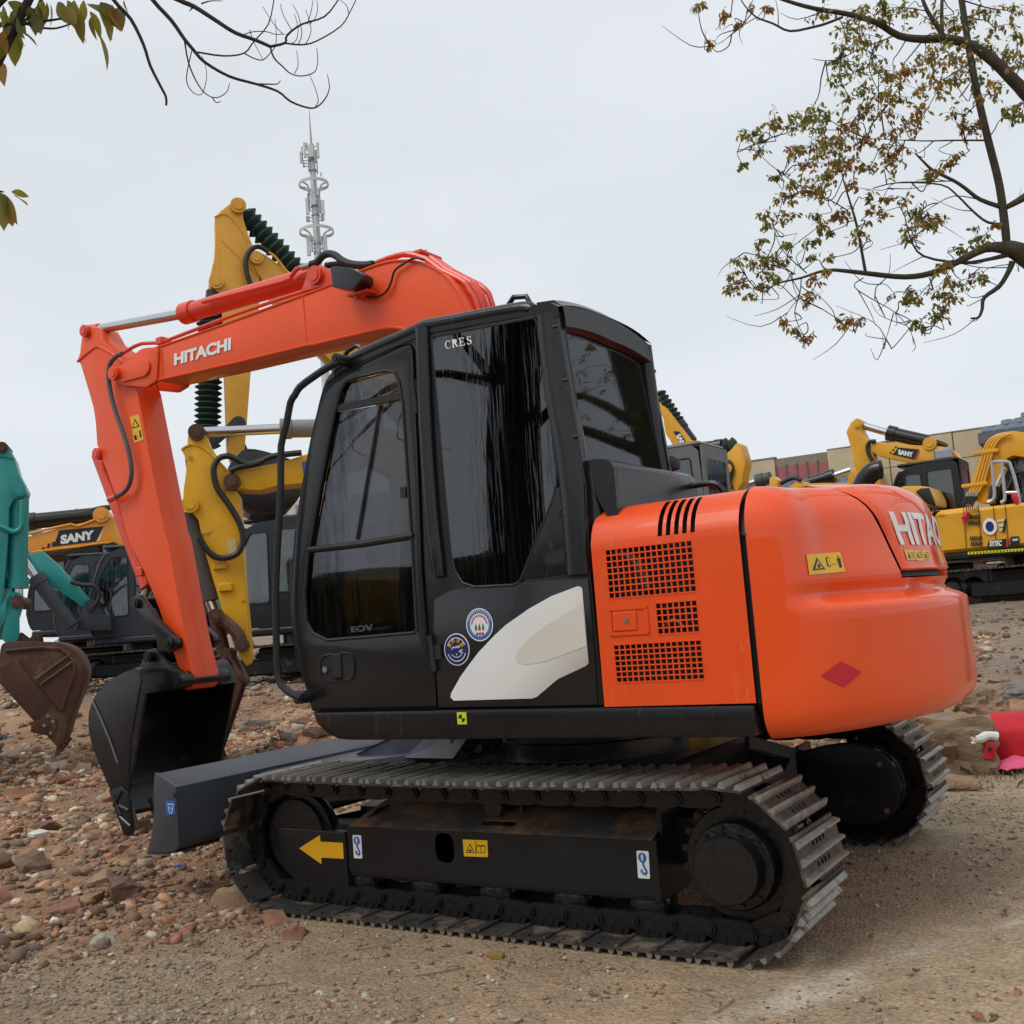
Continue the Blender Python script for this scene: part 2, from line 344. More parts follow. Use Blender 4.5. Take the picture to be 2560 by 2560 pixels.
def rnd(pts, r=.03, k=4):                            # round every corner of an outline
    out = []; n = len(pts)
    for i in range(n):
        p = Vector(pts[i]); a = Vector(pts[i-1])-p; b = Vector(pts[(i+1) % n])-p
        q = min(r, a.length*.45, b.length*.45); pa = p+a.normalized()*q; pb = p+b.normalized()*q
        for j in range(k+1):
            t = j/k; w = pa*(1-t)**2+p*2*t*(1-t)+pb*t*t; out.append((w.x, w.y))
    return out
def plate(name, pts, y0, y1, m, parent, holes=(), bevel=0, smooth=35):
    return MB().plate(pts, y0, y1, holes).build(name, m, parent, smooth, bevel=bevel)
def copy_to(me, name, parent, M): return put(bpy.data.objects.new(name, me), parent, M)
def frame_m(o, x, z):                                # matrix from origin, x axis, z axis
    x = Vector(x).normalized(); z = Vector(z); y = z.cross(x).normalized(); z = x.cross(y)
    return Matrix(((x.x, y.x, z.x, o[0]), (x.y, y.y, z.y, o[1]), (x.z, y.z, z.z, o[2]), (0, 0, 0, 1)))
_TXT = {}
def text_mesh(body, bold=0., depth=.002, shear=0.):
    key = (body, bold, depth, shear)
    if key in _TXT: return _TXT[key]
    cu = bpy.data.curves.new('lettering', 'FONT'); cu.body = body; cu.extrude = depth; cu.offset = bold; cu.shear = shear; cu.align_x = 'LEFT'; cu.resolution_u = 3
    o = bpy.data.objects.new('lettering', cu); COL.objects.link(o)
    dg = bpy.context.evaluated_depsgraph_get(); me = bpy.data.meshes.new_from_object(o.evaluated_get(dg))
    bpy.data.objects.remove(o); bpy.data.curves.remove(cu); _TXT[key] = me; return me
def lettering(body, p00, p10, p01, m, parent, name='lettering', bold=.0, shear=0., lift=.0):
    """text filling the parallelogram p00 (lower left), p10 (lower right), p01 (upper left)"""
    src = text_mesh(body, bold, .002, shear); me = src.copy()
    co = np.empty(len(me.vertices)*3); me.vertices.foreach_get('co', co); co = co.reshape(-1, 3)
    lo = co.min(0); hi = co.max(0); n = (co-lo)/np.maximum(hi-lo, 1e-9)
    p00, p10, p01 = (np.array(p, float) for p in (p00, p10, p01)); ex = p10-p00; ez = p01-p00
    nn = np.cross(ex, ez); nn = nn/np.linalg.norm(nn)
    w = p00+np.outer(n[:, 0], ex)+np.outer(n[:, 1], ez)+np.outer((n[:, 2]-.5)*.003+lift, nn)
    me.vertices.foreach_set('co', w.ravel()); me.materials.clear(); me.materials.append(m); me.update()
    return put(bpy.data.objects.new(name, me), parent)
# ================================================================== THE ORANGE EXCAVATOR
EX = thing('excavator', (0, 0, 0), 'orange and black crawler excavator with raised boom and blade, parked on the packed dirt', 'excavator', rz=0)
def T(x, y, z): return Matrix.Translation((x, y, z))
RX90 = Matrix.Rotation(rad(90), 4, 'X')          # local Z -> world -Y
# ---- crawler tracks
def shoe_mesh(name, L, w, m, holes=True):
    b = MB(); hl = []
    if holes:
        for sx in (-.25, .22):
            for sy in (-.13, -.04, .04, .13):
                hl.append([(sx*L-.009, sy*w-.011), (sx*L+.009, sy*w-.011), (sx*L+.009, sy*w+.011), (sx*L-.009, sy*w+.011)])
        for sy in (-.43, .43):
            hl.append([(-.006, sy*w-.014), (.006, sy*w-.014), (.006, sy*w+.014), (-.006, sy*w+.014)])
    v, f = plate_vf([(-L*.5, -w/2), (L*.5, -w/2), (L*.5, w/2), (-L*.5, w/2)], -.058, -.049, hl)
    b.add([(p[0], p[2], -p[1]) for p in v], f)
    b.mat(m); b.m = [0]*len(b.f)
    b.mat(CREST if m is SHOE else m)
    for gx, gh in ((-.40, .078), (.0, .080), (.40, .078)):   # three grouser bars
        x = gx*L; pr = [(x-.014, .056), (x-.007, gh-.004), (x-.003, gh), (x+.003, gh), (x+.007, gh-.004), (x+.014, .056)]
        n = len(pr); v = [(q[0], y, q[1]) for y in (-w/2+.002, w/2-.002) for q in pr]
        f = [(i, i+1, n+i+1, n+i) for i in range(n-1)]+[tuple(range(n)), tuple(range(2*n-1, n-1, -1))]
        b.add(v, f)
    b.mat(m)
    b.box((-L*.5-.016, -w/2+.001, .040), (-L*.5+.001, w/2-.001, .052), .003)
    return b.build(name, m, smooth=30, link=False)
def link_mesh(name, L, m, yo=.062):
    b = MB()
    for s in (-1, 1):
        y = s*yo
        out = [(-L*.62, -.018), (-L*.5, -.034), (-L*.30, -.040), (L*.25, -.040), (L*.46, -.034), (L*.56, -.012), (L*.54, .02), (L*.40, .034), (L*.30, .048), (-L*.35, .048), (-L*.42, .02), (-L*.58, .015)]
        b.plate(out, y-.011, y+.011)
        b.cyl((L*.46, y-.022, -.004), (L*.46, y+.022, -.004), .027, n=12)
        b.cyl((L*.46, y+s*.018, -.004), (L*.46, y+s*.030, -.004), .017, n=8)
        for x in (-.18, .12): b.cyl((x*L, y+s*.012, .03), (x*L, y+s*.02, .03), .012, n=6)
    b.cyl((L*.46, -yo-.02, -.004), (L*.46, yo+.02, -.004), .02, n=8)
    return b.build(name, m, smooth=35, link=False)
def loop_frame(s, xa, xb, zc, r):                # s along the pin line; returns x, z, tangent, normal (xz)
    Ls = xb-xa; La = math.pi*r; tot = 2*Ls+2*La; s = s % tot
    if s < Ls: return xa+s, zc+r, (1, 0), (0, 1)
    s -= Ls
    if s < La: a = s/r; return xb+r*math.sin(a), zc+r*math.cos(a), (math.cos(a), -math.sin(a)), (math.sin(a), math.cos(a))
    s -= La
    if s < Ls: return xb-s, zc-r, (-1, 0), (0, -1)
    s -= Ls; a = s/r; return xa-r*math.sin(a), zc-r*math.cos(a), (-math.cos(a), math.sin(a)), (-math.sin(a), -math.cos(a))
def crawler(parent, xa, xb, zc, r, yc, n, shoe, link, pins, off=0.0, sag=.012, W0=Matrix.Identity(4), shoe_name='track_shoe', link_name='chain_link', jit=.0):
    Ls = xb-xa; tot = 2*Ls+2*math.pi*r
    b = MB(); fr = []
    pts = [loop_frame(i*tot/60, xa, xb, zc, r-.012) for i in range(60)]
    b.add([(x, yc+sy, z) for x, z, t, q in pts for sy in (-.045, .045)], [(2*i, 2*i+1, (2*i+3) % 120, (2*i+2) % 120) for i in range(60)])
    for i in range(n):
        x, z, t, nn = loop_frame((i+off)*tot/n, xa, xb, zc, r)
        if nn == (0, 1): z -= sag*math.sin(math.pi*(x-xa)/Ls)
        fr.append((x, z, t, nn))
    b.v = [tuple(W0 @ Vector(p)) for p in b.v]
    ct = b.build('crawler_track', pins, parent)
    rr = random.Random(5)
    for x, z, t, nn in fr:
        M = frame_m((x, yc, z), (t[0], 0, t[1]), (nn[0], 0, nn[1]))
        J = Matrix.Rotation(rr.uniform(-jit, jit), 4, 'Y')
        copy_to(shoe, shoe_name, ct, W0 @ M @ J)
        if link is not None: copy_to(link, link_name, ct, W0 @ M)
    return ct
SP = (1.09, .315); ID = (-1.10, .315); RP = .236
HSHOE = shoe_mesh('hero_shoe', .149, .45, SHOE); HLINK = link_mesh('hero_link', .156, OIL)
for yc in (-.935, .935):
    crawler(EX, ID[0], SP[0], SP[1], RP, yc, 38, HSHOE, HLINK, OIL, off=.35, jit=.02)
# ---- track frame, rollers, idler, sprocket (both sides; s=-1 is the cab side)
def P3(cr_, p, y): return Vector(at(cr_(*p), y))
fr_top = at(g5(900, 760), -1.0)[2]; fr_bot = at(g5(900, 1170), -1.0)[2]
BX0 = at(g4(1335, 1200), -1.0)[0]; BX1 = at(g2(600, 800), -1.0)[0]
for s in (-1, 1):
    Y = lambda a: s*a
    # side plate with an oval hole, sloping muddy top plate
    hx, hz = at(g5(358, 870), -1.0)[[0, 2]]
    hole = rnd([(hx-.050, hz-.062), (hx+.050, hz-.062), (hx+.050, hz+.062), (hx-.050, hz+.062)], .045, 5)
    fr = plate('track_frame', rnd([(BX0, fr_bot), (BX1, fr_bot), (BX1, fr_top), (BX0, fr_top)], .02), Y(1.0), Y(.988), FRAME, EX, [hole])
    plate('inner_web', [(BX0, fr_bot+.01), (BX1, fr_bot+.01), (BX1, fr_top), (BX0, fr_top)], Y(.80), Y(.79), FRAME, fr)
    b = MB(); b.box((BX0, -.992, fr_bot-.018), (BX1+.006, -.965, fr_bot+.006), .004); b.box((BX0+.01, -.99, fr_bot-.01), (BX1, -.80, fr_bot+.004))
    if s > 0: b.v = [(x, -y, z) for x, y, z in b.v]
    b.build('bottom_flange', FRAME, fr)
    ox, oz = at(g5(795, 700), -.93)[[0, 2]]
    tp = [(BX0, .988), (BX1-.01, .988), (BX1-.01, .76), (BX0+.08, .76)]
    th = rnd([(ox-.085, .945), (ox+.085, .945), (ox+.085, .905), (ox-.085, .905)], .02, 4)
    v, f = plate_vf(tp, 0, .008, [th])
    v = [(p[0], s*p[2], fr_top-.006+p[1]+(.988-p[2])*.42) for p in v]
    MB().add(v, f).build('top_plate', RUSTY, fr)
    b = MB().box((BX1-.012, -1.002, fr_bot-.022), (BX1+.012, -.70, fr_top+.004), .004)
    b.plate([(BX1-.01, fr_top-.02), (BX1+.008, fr_top-.02), (BX1+.008, fr_top+.11), (BX1-.01, fr_top+.11)], -.93, -.72)
    if s > 0: b.v = [(x, -y, z) for x, y, z in b.v]
    b.build('end_plate', FRAME, fr)
    # idler guard
    gx0 = at(g4(575, 1000), -1.0)[0]
    gt = at(g4(800, 950), -1.0)[2]; gb = at(g4(900, 1560), -1.0)[2]
    pg = [(gx0, gt), (BX0-.012, gt-.006), (BX0-.012, gb), (gx0+.11, gb), (gx0+.01, gb+.09)]
    gd = MB().plate(rnd(pg, .02), -1.0, -.90)
    if s > 0: gd.v = [(x, -y, z) for x, y, z in gd.v]; gd.f = [q[::-1] for q in gd.f]
    gd = gd.build('idler_guard', FRAME, fr, bevel=.006)
    b = MB().plate([(gx0+.06, gt-.002), (BX0-.01, gt-.006), (BX0+.12, gt+.09), (BX0+.05, gt+.02)], -.93, -.75)
    if s > 0: b.v = [(x, -y, z) for x, y, z in b.v]
    b.build('guard_web', FRAME, fr)
    # idler wheel
    iw = MB().lathe([(.05, -.06), (.17, -.055), (.175, -.03), (.203, -.028), (.205, -.012), (.19, -.008), (.19, .008), (.205, .012), (.203, .028), (.175, .03), (.17, .055), (.05, .06)], T(ID[0], s*.925, ID[1]) @ RX90, 40)
    iw.build('idler_wheel', OIL, EX)
    MB().cyl((ID[0], s*.80, ID[1]), (ID[0], s*.985, ID[1]), .045, n=16).build('idler_axle', FRAME, EX)
    # sprocket with teeth
    out = []
    for i in range(21):
        for da, r_ in ((-.36, .196), (-.14, .238), (.14, .238), (.36, .196)):
            a = (i+da)*2*math.pi/21; out.append((SP[0]+r_*math.cos(a), SP[1]+r_*math.sin(a)))
    spk = plate('sprocket', out, s*.925-.02, s*.925+.02, OIL, EX)
    D = T(SP[0], s*.0, SP[1]) @ (RX90 if s < 0 else Matrix.Rotation(rad(-90), 4, 'X'))
    dr = MB().lathe([(.12, .72), (.19, .74), (.205, .93), (.207, .968), (.200, .978), (.160, .98), (.157, 1.0), (.157, 1.03), (.150, 1.042), (.122, 1.045), (.119, 1.06), (.119, 1.10), (.115, 1.110), (.0, 1.110)], D, 48).build('final_drive', OIL, EX)
    for k in range(12):
        a = k*math.pi/6+.2; p = Vector((.138*math.cos(a), .138*math.sin(a), 1.045)); q = Vector((.138*math.cos(a), .138*math.sin(a), 1.054))
        MB().cyl(D @ p, D @ q, .009, n=6).build('bolt', OIL, dr)
    for k in range(9):
        a = k*2*math.pi/9; p = Vector((.183*math.cos(a), .183*math.sin(a), .975)); q = Vector((.183*math.cos(a), .183*math.sin(a), .984))
        MB().cyl(D @ p, D @ q, .010, n=6).build('bolt', OIL, dr)
    for k in range(4):
        a = k*math.pi/2+.5; p = Vector((.09*math.cos(a), .09*math.sin(a), 1.108)); q = Vector((.09*math.cos(a), .09*math.sin(a), 1.114))
        MB().cyl(D @ p, D @ q, .009, n=10).build('plug', OIL, dr)
    # rollers
    for x in (-.72, -.36, 0., .36, .70):
        MB().lathe([(.03, -.075), (.04, -.07), (.072, -.062), (.078, -.045), (.06, -.04), (.06, .04), (.078, .045), (.072, .062), (.04, .07), (.03, .075)], T(x, s*.905, .125) @ RX90, 24).build('track_roller', OIL, EX)
    cx, cz = at(g5(790, 530), -.96)[[0, 2]]
    MB().lathe([(.02, -.10), (.042, -.098), (.045, -.06), (.04, -.055), (.04, .055), (.045, .06), (.042, .10), (.02, .102)], T(cx, s*.90, cz) @ RX90, 20).build('carrier_roller', OIL, EX)
    MB().box((cx-.05, -.86 if s < 0 else .74, cz-.10), (cx+.05, -.74 if s < 0 else .86, cz+.02), .006).build('roller_bracket', FRAME, EX)
    if s > 0:                                    # inside travel motor cover of the far track
        ci = MB().plate(rnd([(SP[0]-.50, SP[1]+.10), (SP[0]-.16, SP[1]+.19), (SP[0], SP[1]+.205), (SP[0]+.14, SP[1]+.15), (SP[0]+.205, SP[1]), (SP[0]+.14, SP[1]-.15), (SP[0], SP[1]-.20), (SP[0]-.20, SP[1]-.17), (SP[0]-.50, SP[1]-.14)], .08), .66, .715).build('motor_cover', FRAME, EX, bevel=.01)
        for bx, bz in ((.10, .10), (.11, -.12), (-.36, .07)):
            MB().cyl((SP[0]+bx, .648, SP[1]+bz), (SP[0]+bx, .662, SP[1]+bz), .013, n=8).build('bolt', STEEL, ci)
# ---- centre frame and swing bearing
b = MB()
b.box((-.62, -.50, .33), (.62, .50, .585), .02)
for s in (-1, 1):
    for x0, x1, xe0, xe1 in ((-.62, -.18, -.85, -.35), (.18, .62, .40, .88)):
        v = [(x0, s*.45, .36), (x1, s*.45, .36), (xe1, s*.80, .25), (xe0, s*.80, .25), (x0, s*.45, .585), (x1, s*.45, .585), (xe1, s*.80, .43), (xe0, s*.80, .43)]
        b.add(v, [(0, 1, 2, 3), (7, 6, 5, 4), (0, 4, 5, 1), (1, 5, 6, 2), (2, 6, 7, 3), (3, 7, 4, 0)])
cf = b.build('centre_frame', FRAME, EX)
plate('rear_web', xz(c6 if 'c6' in globals() else crop(1360, 1750, .6211), [(470, 240), (790, 185), (985, 240), (960, 290), (700, 270), (480, 290)], .45), .42, .48, FRAME, cf)
MB().lathe([(.30, .58), (.46, .585), (.46, .66), (.44, .665), (.44, .70), (.45, .705), (.45, .79), (.30, .795)], T(0, 0, 0), 48).build('swing_bearing', BLACK, EX)
# ---- dozer blade with its arms and lift cylinder
bp = [(-1.845, .630), (-1.705, .565), (-1.70, .30), (-1.735, .262), (-1.93, .236), (-1.885, .34), (-1.862, .45), (-1.858, .56)]
bl = plate('dozer_blade', bp, -1.155, 1.155, SLATE, EX, bevel=.006)
for s in (-1, 1):
    ep = [(-1.85, .634), (-1.70, .567), (-1.695, .285), (-1.73, .258), (-1.94, .232), (-1.89, .34), (-1.868, .45), (-1.864, .56)]
    plate('end_plate', ep, s*1.156, s*1.172, SLATE, bl, bevel=.003)
plate('cutting_edge', [(-1.944, .226), (-1.905, .325), (-1.893, .325), (-1.90, .262), (-1.76, .254), (-1.74, .246)], -1.15, 1.15, EDGE, bl)
v = [(-1.70, -.62, .55), (-1.70, .62, .55), (-.9, .30, .60), (-.9, -.30, .60), (-1.70, -.62, .36), (-1.70, .62, .36), (-.9, .30, .40), (-.9, -.30, .40)]
MB().add(v, [(0, 3, 2, 1), (4, 5, 6, 7), (0, 1, 5, 4), (1, 2, 6, 5), (2, 3, 7, 6), (3, 0, 4, 7)]).build('blade_arm', SLATE, EX, bevel=.008)
rp_ = [(-1.42, .575), (-1.0, .72), (-.66, .775), (-.60, .74), (-.62, .60), (-1.35, .56)]
for y in (-.17, .15): plate('cylinder_guard', rp_, y, y+.02, SLATE, EX, bevel=.003)
MB().add([(-1.42, -.18, .578), (-1.42, .18, .578), (-1.0, .18, .724), (-1.0, -.18, .724), (-.66, .18, .779), (-.66, -.18, .779)], [(0, 3, 2, 1), (3, 5, 4, 2)]).build('guard_top', SLATE, EX)
MB().cyl((-1.55, 0, .50), (-1.0, 0, .60), .028, n=14).build('blade_rod', CHROME, EX)
MB().cyl((-1.05, 0, .59), (-.55, 0, .68), .05, n=16).build('blade_cylinder', SLATE, EX)
cs = crop(560, 1750, .4141)
MB().tube([P3(cs, p, -.33) for p in ((1180, 350), (1280, 315), (1390, 275), (1440, 285), (1500, 330), (1570, 380))], .017).build('blade_hose', RUBBER, EX)
v = [(-.95, -.33, .585), (-.55, -.45, .60), (-.50, -.30, .74), (-.72, -.28, .76)]
MB().add(v+[(x, y+.02, z-.01) for x, y, z in v], [(0, 1, 2, 3), (7, 6, 5, 4), (0, 4, 5, 1), (1, 5, 6, 2), (2, 6, 7, 3), (3, 7, 4, 0)]).build('gusset', SLATE, EX)
# lifting eye on the outside of the blade
MB().cyl(P3(c4, (940, 1585), -1.172)+Vector((0, -.004, 0)), P3(c4, (940, 1585), -1.172)+Vector((0, .0, 0)), .011, n=12).build('lifting_hole', BLACKV, bl)
# ---- upper structure deck and skirt
b = MB(); YS = -1.10
sk = xz(d1, [(212, 1722), (240, 1790), (300, 1850), (365, 1880), (440, 1886)], YS)
skr = at(c3(820, 1268), YS)
sk = sk+[(1.24, .775), (skr[0]-.012, .80), (skr[0]-.012, .886)]
skirt = plate('side_skirt', sk, YS, YS+.16, BLACK, EX, bevel=.012)
plate('far_skirt', [(x, z) for x, z in sk], 1.0, 1.09, BLACK, EX)
MB().box((-.62, -.95, .775), (1.22, 1.0, .86), .02).build('deck_plate', BLACK, EX)
MB().box((-.05, -.99, .865), (1.20, .99, 1.50), .02).build('engine_bay', DARK, EX)
MB().box((-.80, .34, .865), (-.055, 1.07, 1.42), .05).build('fuel_tank', BLACK, EX)
MB().box((-.04, .40, 1.505), (.60, 1.07, 1.60), .03).build('tank_top', BLACK, EX)
for y in (-.20, .17):
    plate('boom_bracket', rnd([(-.62, .86), (.12, .86), (-.02, 1.45), (-.22, 1.52), (-.36, 1.42)], .05), y, y+.03, BLACK, EX)
# ---- orange engine door with grilles and slots
YD = -1.095
ZB, ZT = .892, 1.655
X0 = at(h1(330, 1200), YD)[0]+.0; X1 = at(h1(1800, 1200), YD)[0]-.008
prof = [(YD, ZB)]
def rect_px(cr_, pts, y): q = [at(cr_(*p), y) for p in pts]; xs = [p[0] for p in q]; zs = [p[2] for p in q]; return [(xs[0]+xs[3])/2, (xs[1]+xs[2])/2, (zs[2]+zs[3])/2, (zs[0]+zs[1])/2]
gA = rect_px(h1, [(440, 868), (1282, 772), (1312, 1274), (470, 1338)], YD)
gB = rect_px(h1, [(920, 1382), (1322, 1350), (1352, 1664), (945, 1682)], YD)
gC = rect_px(c3, [(220, 1020), (585, 998), (606, 1163), (238, 1176)], YD)
sl0 = at(h1(935, 740), YD)[2]; slx = [(at(h1(x, 640), YD)[0], at(h1(x+44, 640), YD)[0]) for x in (932, 1012, 1092, 1172, 1252)]
RT = .17
cz_ = ZT-RT
zlist = sorted(set([ZB, gA[2], gA[3], gB[2], gB[3], gC[2], gC[3], sl0, cz_]))
prof = [(YD, z) for z in zlist]+[(YD+RT-RT*math.cos(a), cz_+RT*math.sin(a)) for a in [rad(x) for x in (12, 24, 36, 48, 60, 70, 80, 90)]]+[(-.80, ZT+.006), (-.4, ZT+.012), (0, ZT+.014), (.6, ZT+.01), (1.05, ZT)]
xl = sorted(set([X0, X1, X0+.012, gA[0], gA[1], gB[0], gB[1], gC[0], gC[1]]+[q for p in slx for q in p]))
isl = prof.index([p for p in prof if abs(p[1]-sl0) < 1e-6][0])
v = []; f = []
for k, (y, z) in enumerate(prof):
    for x in xl: v.append((x, y, z))
nx = len(xl)
for k in range(len(prof)-1):
    for i in range(nx-1):
        xm = (xl[i]+xl[i+1])/2; zm = (prof[k][1]+prof[k+1][1])/2
        if k < len(zlist)-1 and any(g[0] < xm < g[1] and g[2] < zm < g[3] for g in (gA, gB, gC)): continue
        if isl <= k < len(zlist)+5 and any(a < xm < c for a, c in slx): continue
        f.append((k*nx+i, k*nx+i+1, (k+1)*nx+i+1, (k+1)*nx+i))
door = MB().add(v, f).build('engine_door', ORANGE, EX, smooth=30)
v = [(X0, y, z) for y, z in prof]+[(X0, y+.05 if y < -1 else y, z-.004 if y > -1 else z) for y, z in prof]; n_ = len(prof)
MB().add(v, [(i, n_+i, n_+i+1, i+1) for i in range(n_-1)]).build('front_edge', ORANGE, door)
for g, nc, nr in ((gA, 15, 8), (gB, 7, 5), (gC, 15, 7)):
    b = MB(); t = .0027
    for i in range(nc+1): x = g[0]+(g[1]-g[0])*i/nc; b.box((x-t, YD-.001, g[2]), (x+t, YD+.004, g[3]))
    for j in range(nr+1): z = g[2]+(g[3]-g[2])*j/nr; b.box((g[0], YD-.002, z-t), (g[1], YD+.003, z+t))
    b.build('grille', ORANGE, door, smooth=None)
# radiator and pipes seen through the grilles
MB().box((X0+.04, -1.05, .95), (X1-.04, -1.0, 1.50), .01).build('radiator', DARK, EX)
MB().tube([(gA[0]+.03, -1.06, gA[3]-.01), (gA[0]+.12, -1.065, gA[3]-.06), (gA[0]+.15, -1.06, gA[2]+.02)], .022).build('coolant_pipe', HOSE, EX)
MB().tube([(gB[0]+.01, -1.06, gB[2]+.03), (gB[0]+.06, -1.07, gB[2]+.05), (gB[0]+.09, -1.06, gB[2]+.02)], .008).build('coolant_pipe', STEEL, EX)
# latch
hx0, hx1, hz0, hz1 = rect_px(h1, [(465, 1420), (850, 1400), (865, 1680), (480, 1700)], YD)
la = MB().plate(rnd([(hx0, hz0), (hx1, hz0), (hx1, hz1), (hx0, hz1)], .008), YD-.005, YD-.001, [[(hx0+.014, hz0+.014), (hx1-.014, hz0+.014), (hx1-.014, hz1-.014), (hx0+.014, hz1-.014)]]).build('latch_frame', ORANGE, door)
MB().box((hx0+.013, YD+.0015, hz0+.013), (hx1-.013, YD+.004, hz1-.013)).build('latch_recess', RED, la)
MB().box((hx0+.018, YD-.008, hz0+.016), (hx0+.018+(hx1-hx0)*.60, YD+.0005, hz1-.020), .003).build('latch_paddle', ORANGE, la)
lx, lz = hx0+(hx1-hx0)*.47, hz0+(hz1-hz0)*.52
MB().cyl((lx, YD-.012, lz), (lx, YD-.007, lz), .0095, n=16).cyl((lx, YD-.014, lz), (lx, YD-.011, lz), .0055, n=12).build('key_lock', STEEL, la)
for bx, bz in ((hx0+.007, hz0+.007), (hx1-.007, hz0+.007), (hx0+.007, hz1-.007), (hx1-.007, hz1-.007)):
    MB().cyl((bx, YD-.008, bz), (bx, YD-.004, bz), .005, n=8).build('rivet', ORANGE, la)
# ---- counterweight: plan curve about the swing centre, swept through a vertical profile
def rph(ph, d, p=14): return ((1/1.768)**p+(abs(math.sin(ph))/1.12)**p)**(-1/p)-d
XS = X1+.016
def cw_inset(z, ph):
    g = float(sst(rad(37), rad(28), abs(ph)))
    step = float(sst(1.195, 1.25, z))
    dip = .028*math.exp(-((z-1.255)/.028)**2)
    d = g*(.062*step+dip)+g*.035*float(sst(1.25, 1.5, z))
    if z < .86: d += .10*(1-math.sqrt(max(0, 1-((.86-z)/.105)**2)))
    if z > 1.50: d += .16*(1-math.sqrt(max(0, 1-((z-1.50)/.162)**2)))
    return d
def cw_pt(ph, z, extra=0.): r_ = rph(ph, cw_inset(z, ph)+extra); return (r_*math.cos(ph), r_*math.sin(ph), z)
def seam_ph(z):                                     # where the surface meets the plane of the joint
    lo, hi = rad(25), rad(50)
    for _ in range(30):
        m_ = (lo+hi)/2
        if cw_pt(m_, z)[0] > XS: lo = m_
        else: hi = m_
    return lo
def hood_ph(z): return rad(float(np.interp(z, [1.29, 1.313, 1.45, 1.572, 1.61, 1.66], [14.8, 15.2, 16.7, 19.1, 20.2, 22.5])))
ZL = [.757, .762, .772, .79, .82, .86, .95, 1.05, 1.15, 1.185, 1.20, 1.215, 1.23, 1.245, 1.26, 1.275, 1.29]
ZU = [1.29, 1.31, 1.34, 1.40, 1.46, 1.50, 1.54, 1.57, 1.60, 1.625, 1.643, 1.655, 1.661]
b = MB()
def strip(rows):
    n = len(rows[0]); v = [p for r_ in rows for p in r_]
    b.add(v, [(k*n+i, k*n+i+1, (k+1)*n+i+1, (k+1)*n+i) for k in range(len(rows)-1) for i in range(n-1)])
NP = 72
def phz(z): s_ = seam_ph(z); return [-s_+2*s_*i/NP for i in range(NP+1)]
def notch(ph, z):                                   # little finger notches under the hood edge
    return .03*float(sst(rad(11.6), rad(10.8), abs(abs(ph)-rad(0)) if False else abs(abs(ph)-rad(9.2))+rad(8.6)))*float(sst(1.255, 1.275, z))
strip([[cw_pt(ph, z, notch(ph, z)) for ph in phz(z)] for z in ZL])
for s in (-1, 1):
    strip([[cw_pt(s*(seam_ph(z)+(hood_ph(z)-seam_ph(z))*i/20), z) for i in range(21)][::(1 if s < 0 else -1)] for z in ZU])
# floor, ledge under the hood, tops
strip([[(0.9, q[1]*.8, .76) for q in [cw_pt(ph, .757) for ph in phz(.757)]], [cw_pt(ph, .757) for ph in phz(.757)]])
hp = hood_ph(1.29); ins = [-hp+2*hp*i/24 for i in range(25)]
strip([[cw_pt(ph, 1.29, notch(ph, 1.29)) for ph in ins], [cw_pt(ph, 1.292, .16) for ph in ins]])
for s in (-1, 1):
    q5 = [cw_pt(s*(seam_ph(1.661)+(hood_ph(1.661)-seam_ph(1.661))*i/20), 1.661) for i in range(21)][::(1 if s < 0 else -1)]
    strip([q5, [(XS, p[1]*(.55 if abs(p[1]) > .6 else .98), 1.667) for p in q5]])
    strip([[cw_pt(s*hood_ph(z), z) for z in ZU], [cw_pt(s*hood_ph(z), z, .10) for z in ZU]])
    q6 = [cw_pt(s*seam_ph(z), z) for z in ZL+ZU[1:]]; strip([q6, [(p[0], p[1]*.90, p[2]-(.05 if p[2] > 1.6 else 0)) for p in q6]])
CW = b.build('counterweight', ORANGE_CW, EX, smooth=50)
# dark filler in the joint between the door and the counterweight, and behind the hood gap
sq_ = [(y+.03, z-.004) for y, z in prof if z < 1.5]+[(y+.018, z-.03) for y, z in prof if z >= 1.5]
v, f = plate_vf(sq_+[(1.0, .80), (-1.0, .80)], X1-.02, XS+.004); MB().add([(p[1], p[0], p[2]) for p in v], f).build('joint_seal', RUBBER, EX)
b = MB()
zz = [1.296, 1.40, 1.50, 1.57, 1.61, 1.64]
hq = [[cw_pt(-(hood_ph(z)+rad(1))+2*(hood_ph(z)+rad(1))*i/30, z, .035) for i in range(31)] for z in zz]
strip(hq); b.build('hood_seal', RUBBER, EX)
# rear hood with lettering
b = MB(); gp = rad(1.1)
ZH = [1.318, 1.325, 1.36, 1.42, 1.48, 1.52, 1.55, 1.58, 1.61, 1.63, 1.65, 1.662, 1.668]
def hpt(t, z, e=0.):
    hpz = hood_ph(z)-gp; crown = .028*float(sst(1.50, 1.66, z))
    p = cw_pt(t*hpz, min(z, 1.661), e-.004+.012*float(sst(.93, 1.0, abs(t)))); return (p[0], p[1], p[2]+crown*(1-t*t))
ts = [-1+2*i/36 for i in range(37)]
strip([[hpt(t, z, .012 if z < 1.32 else 0) for t in ts] for z in ZH])
strip([[hpt(t, 1.668) for t in ts], [(1.35, hpt(t, 1.668)[1], hpt(t, 1.668)[2]+.018) for t in ts], [(X1, hpt(t, 1.668)[1], hpt(t, 1.668)[2]+.012) for t in ts]])
hood = b.build('engine_hood', ORANGE_CW, EX, smooth=50)
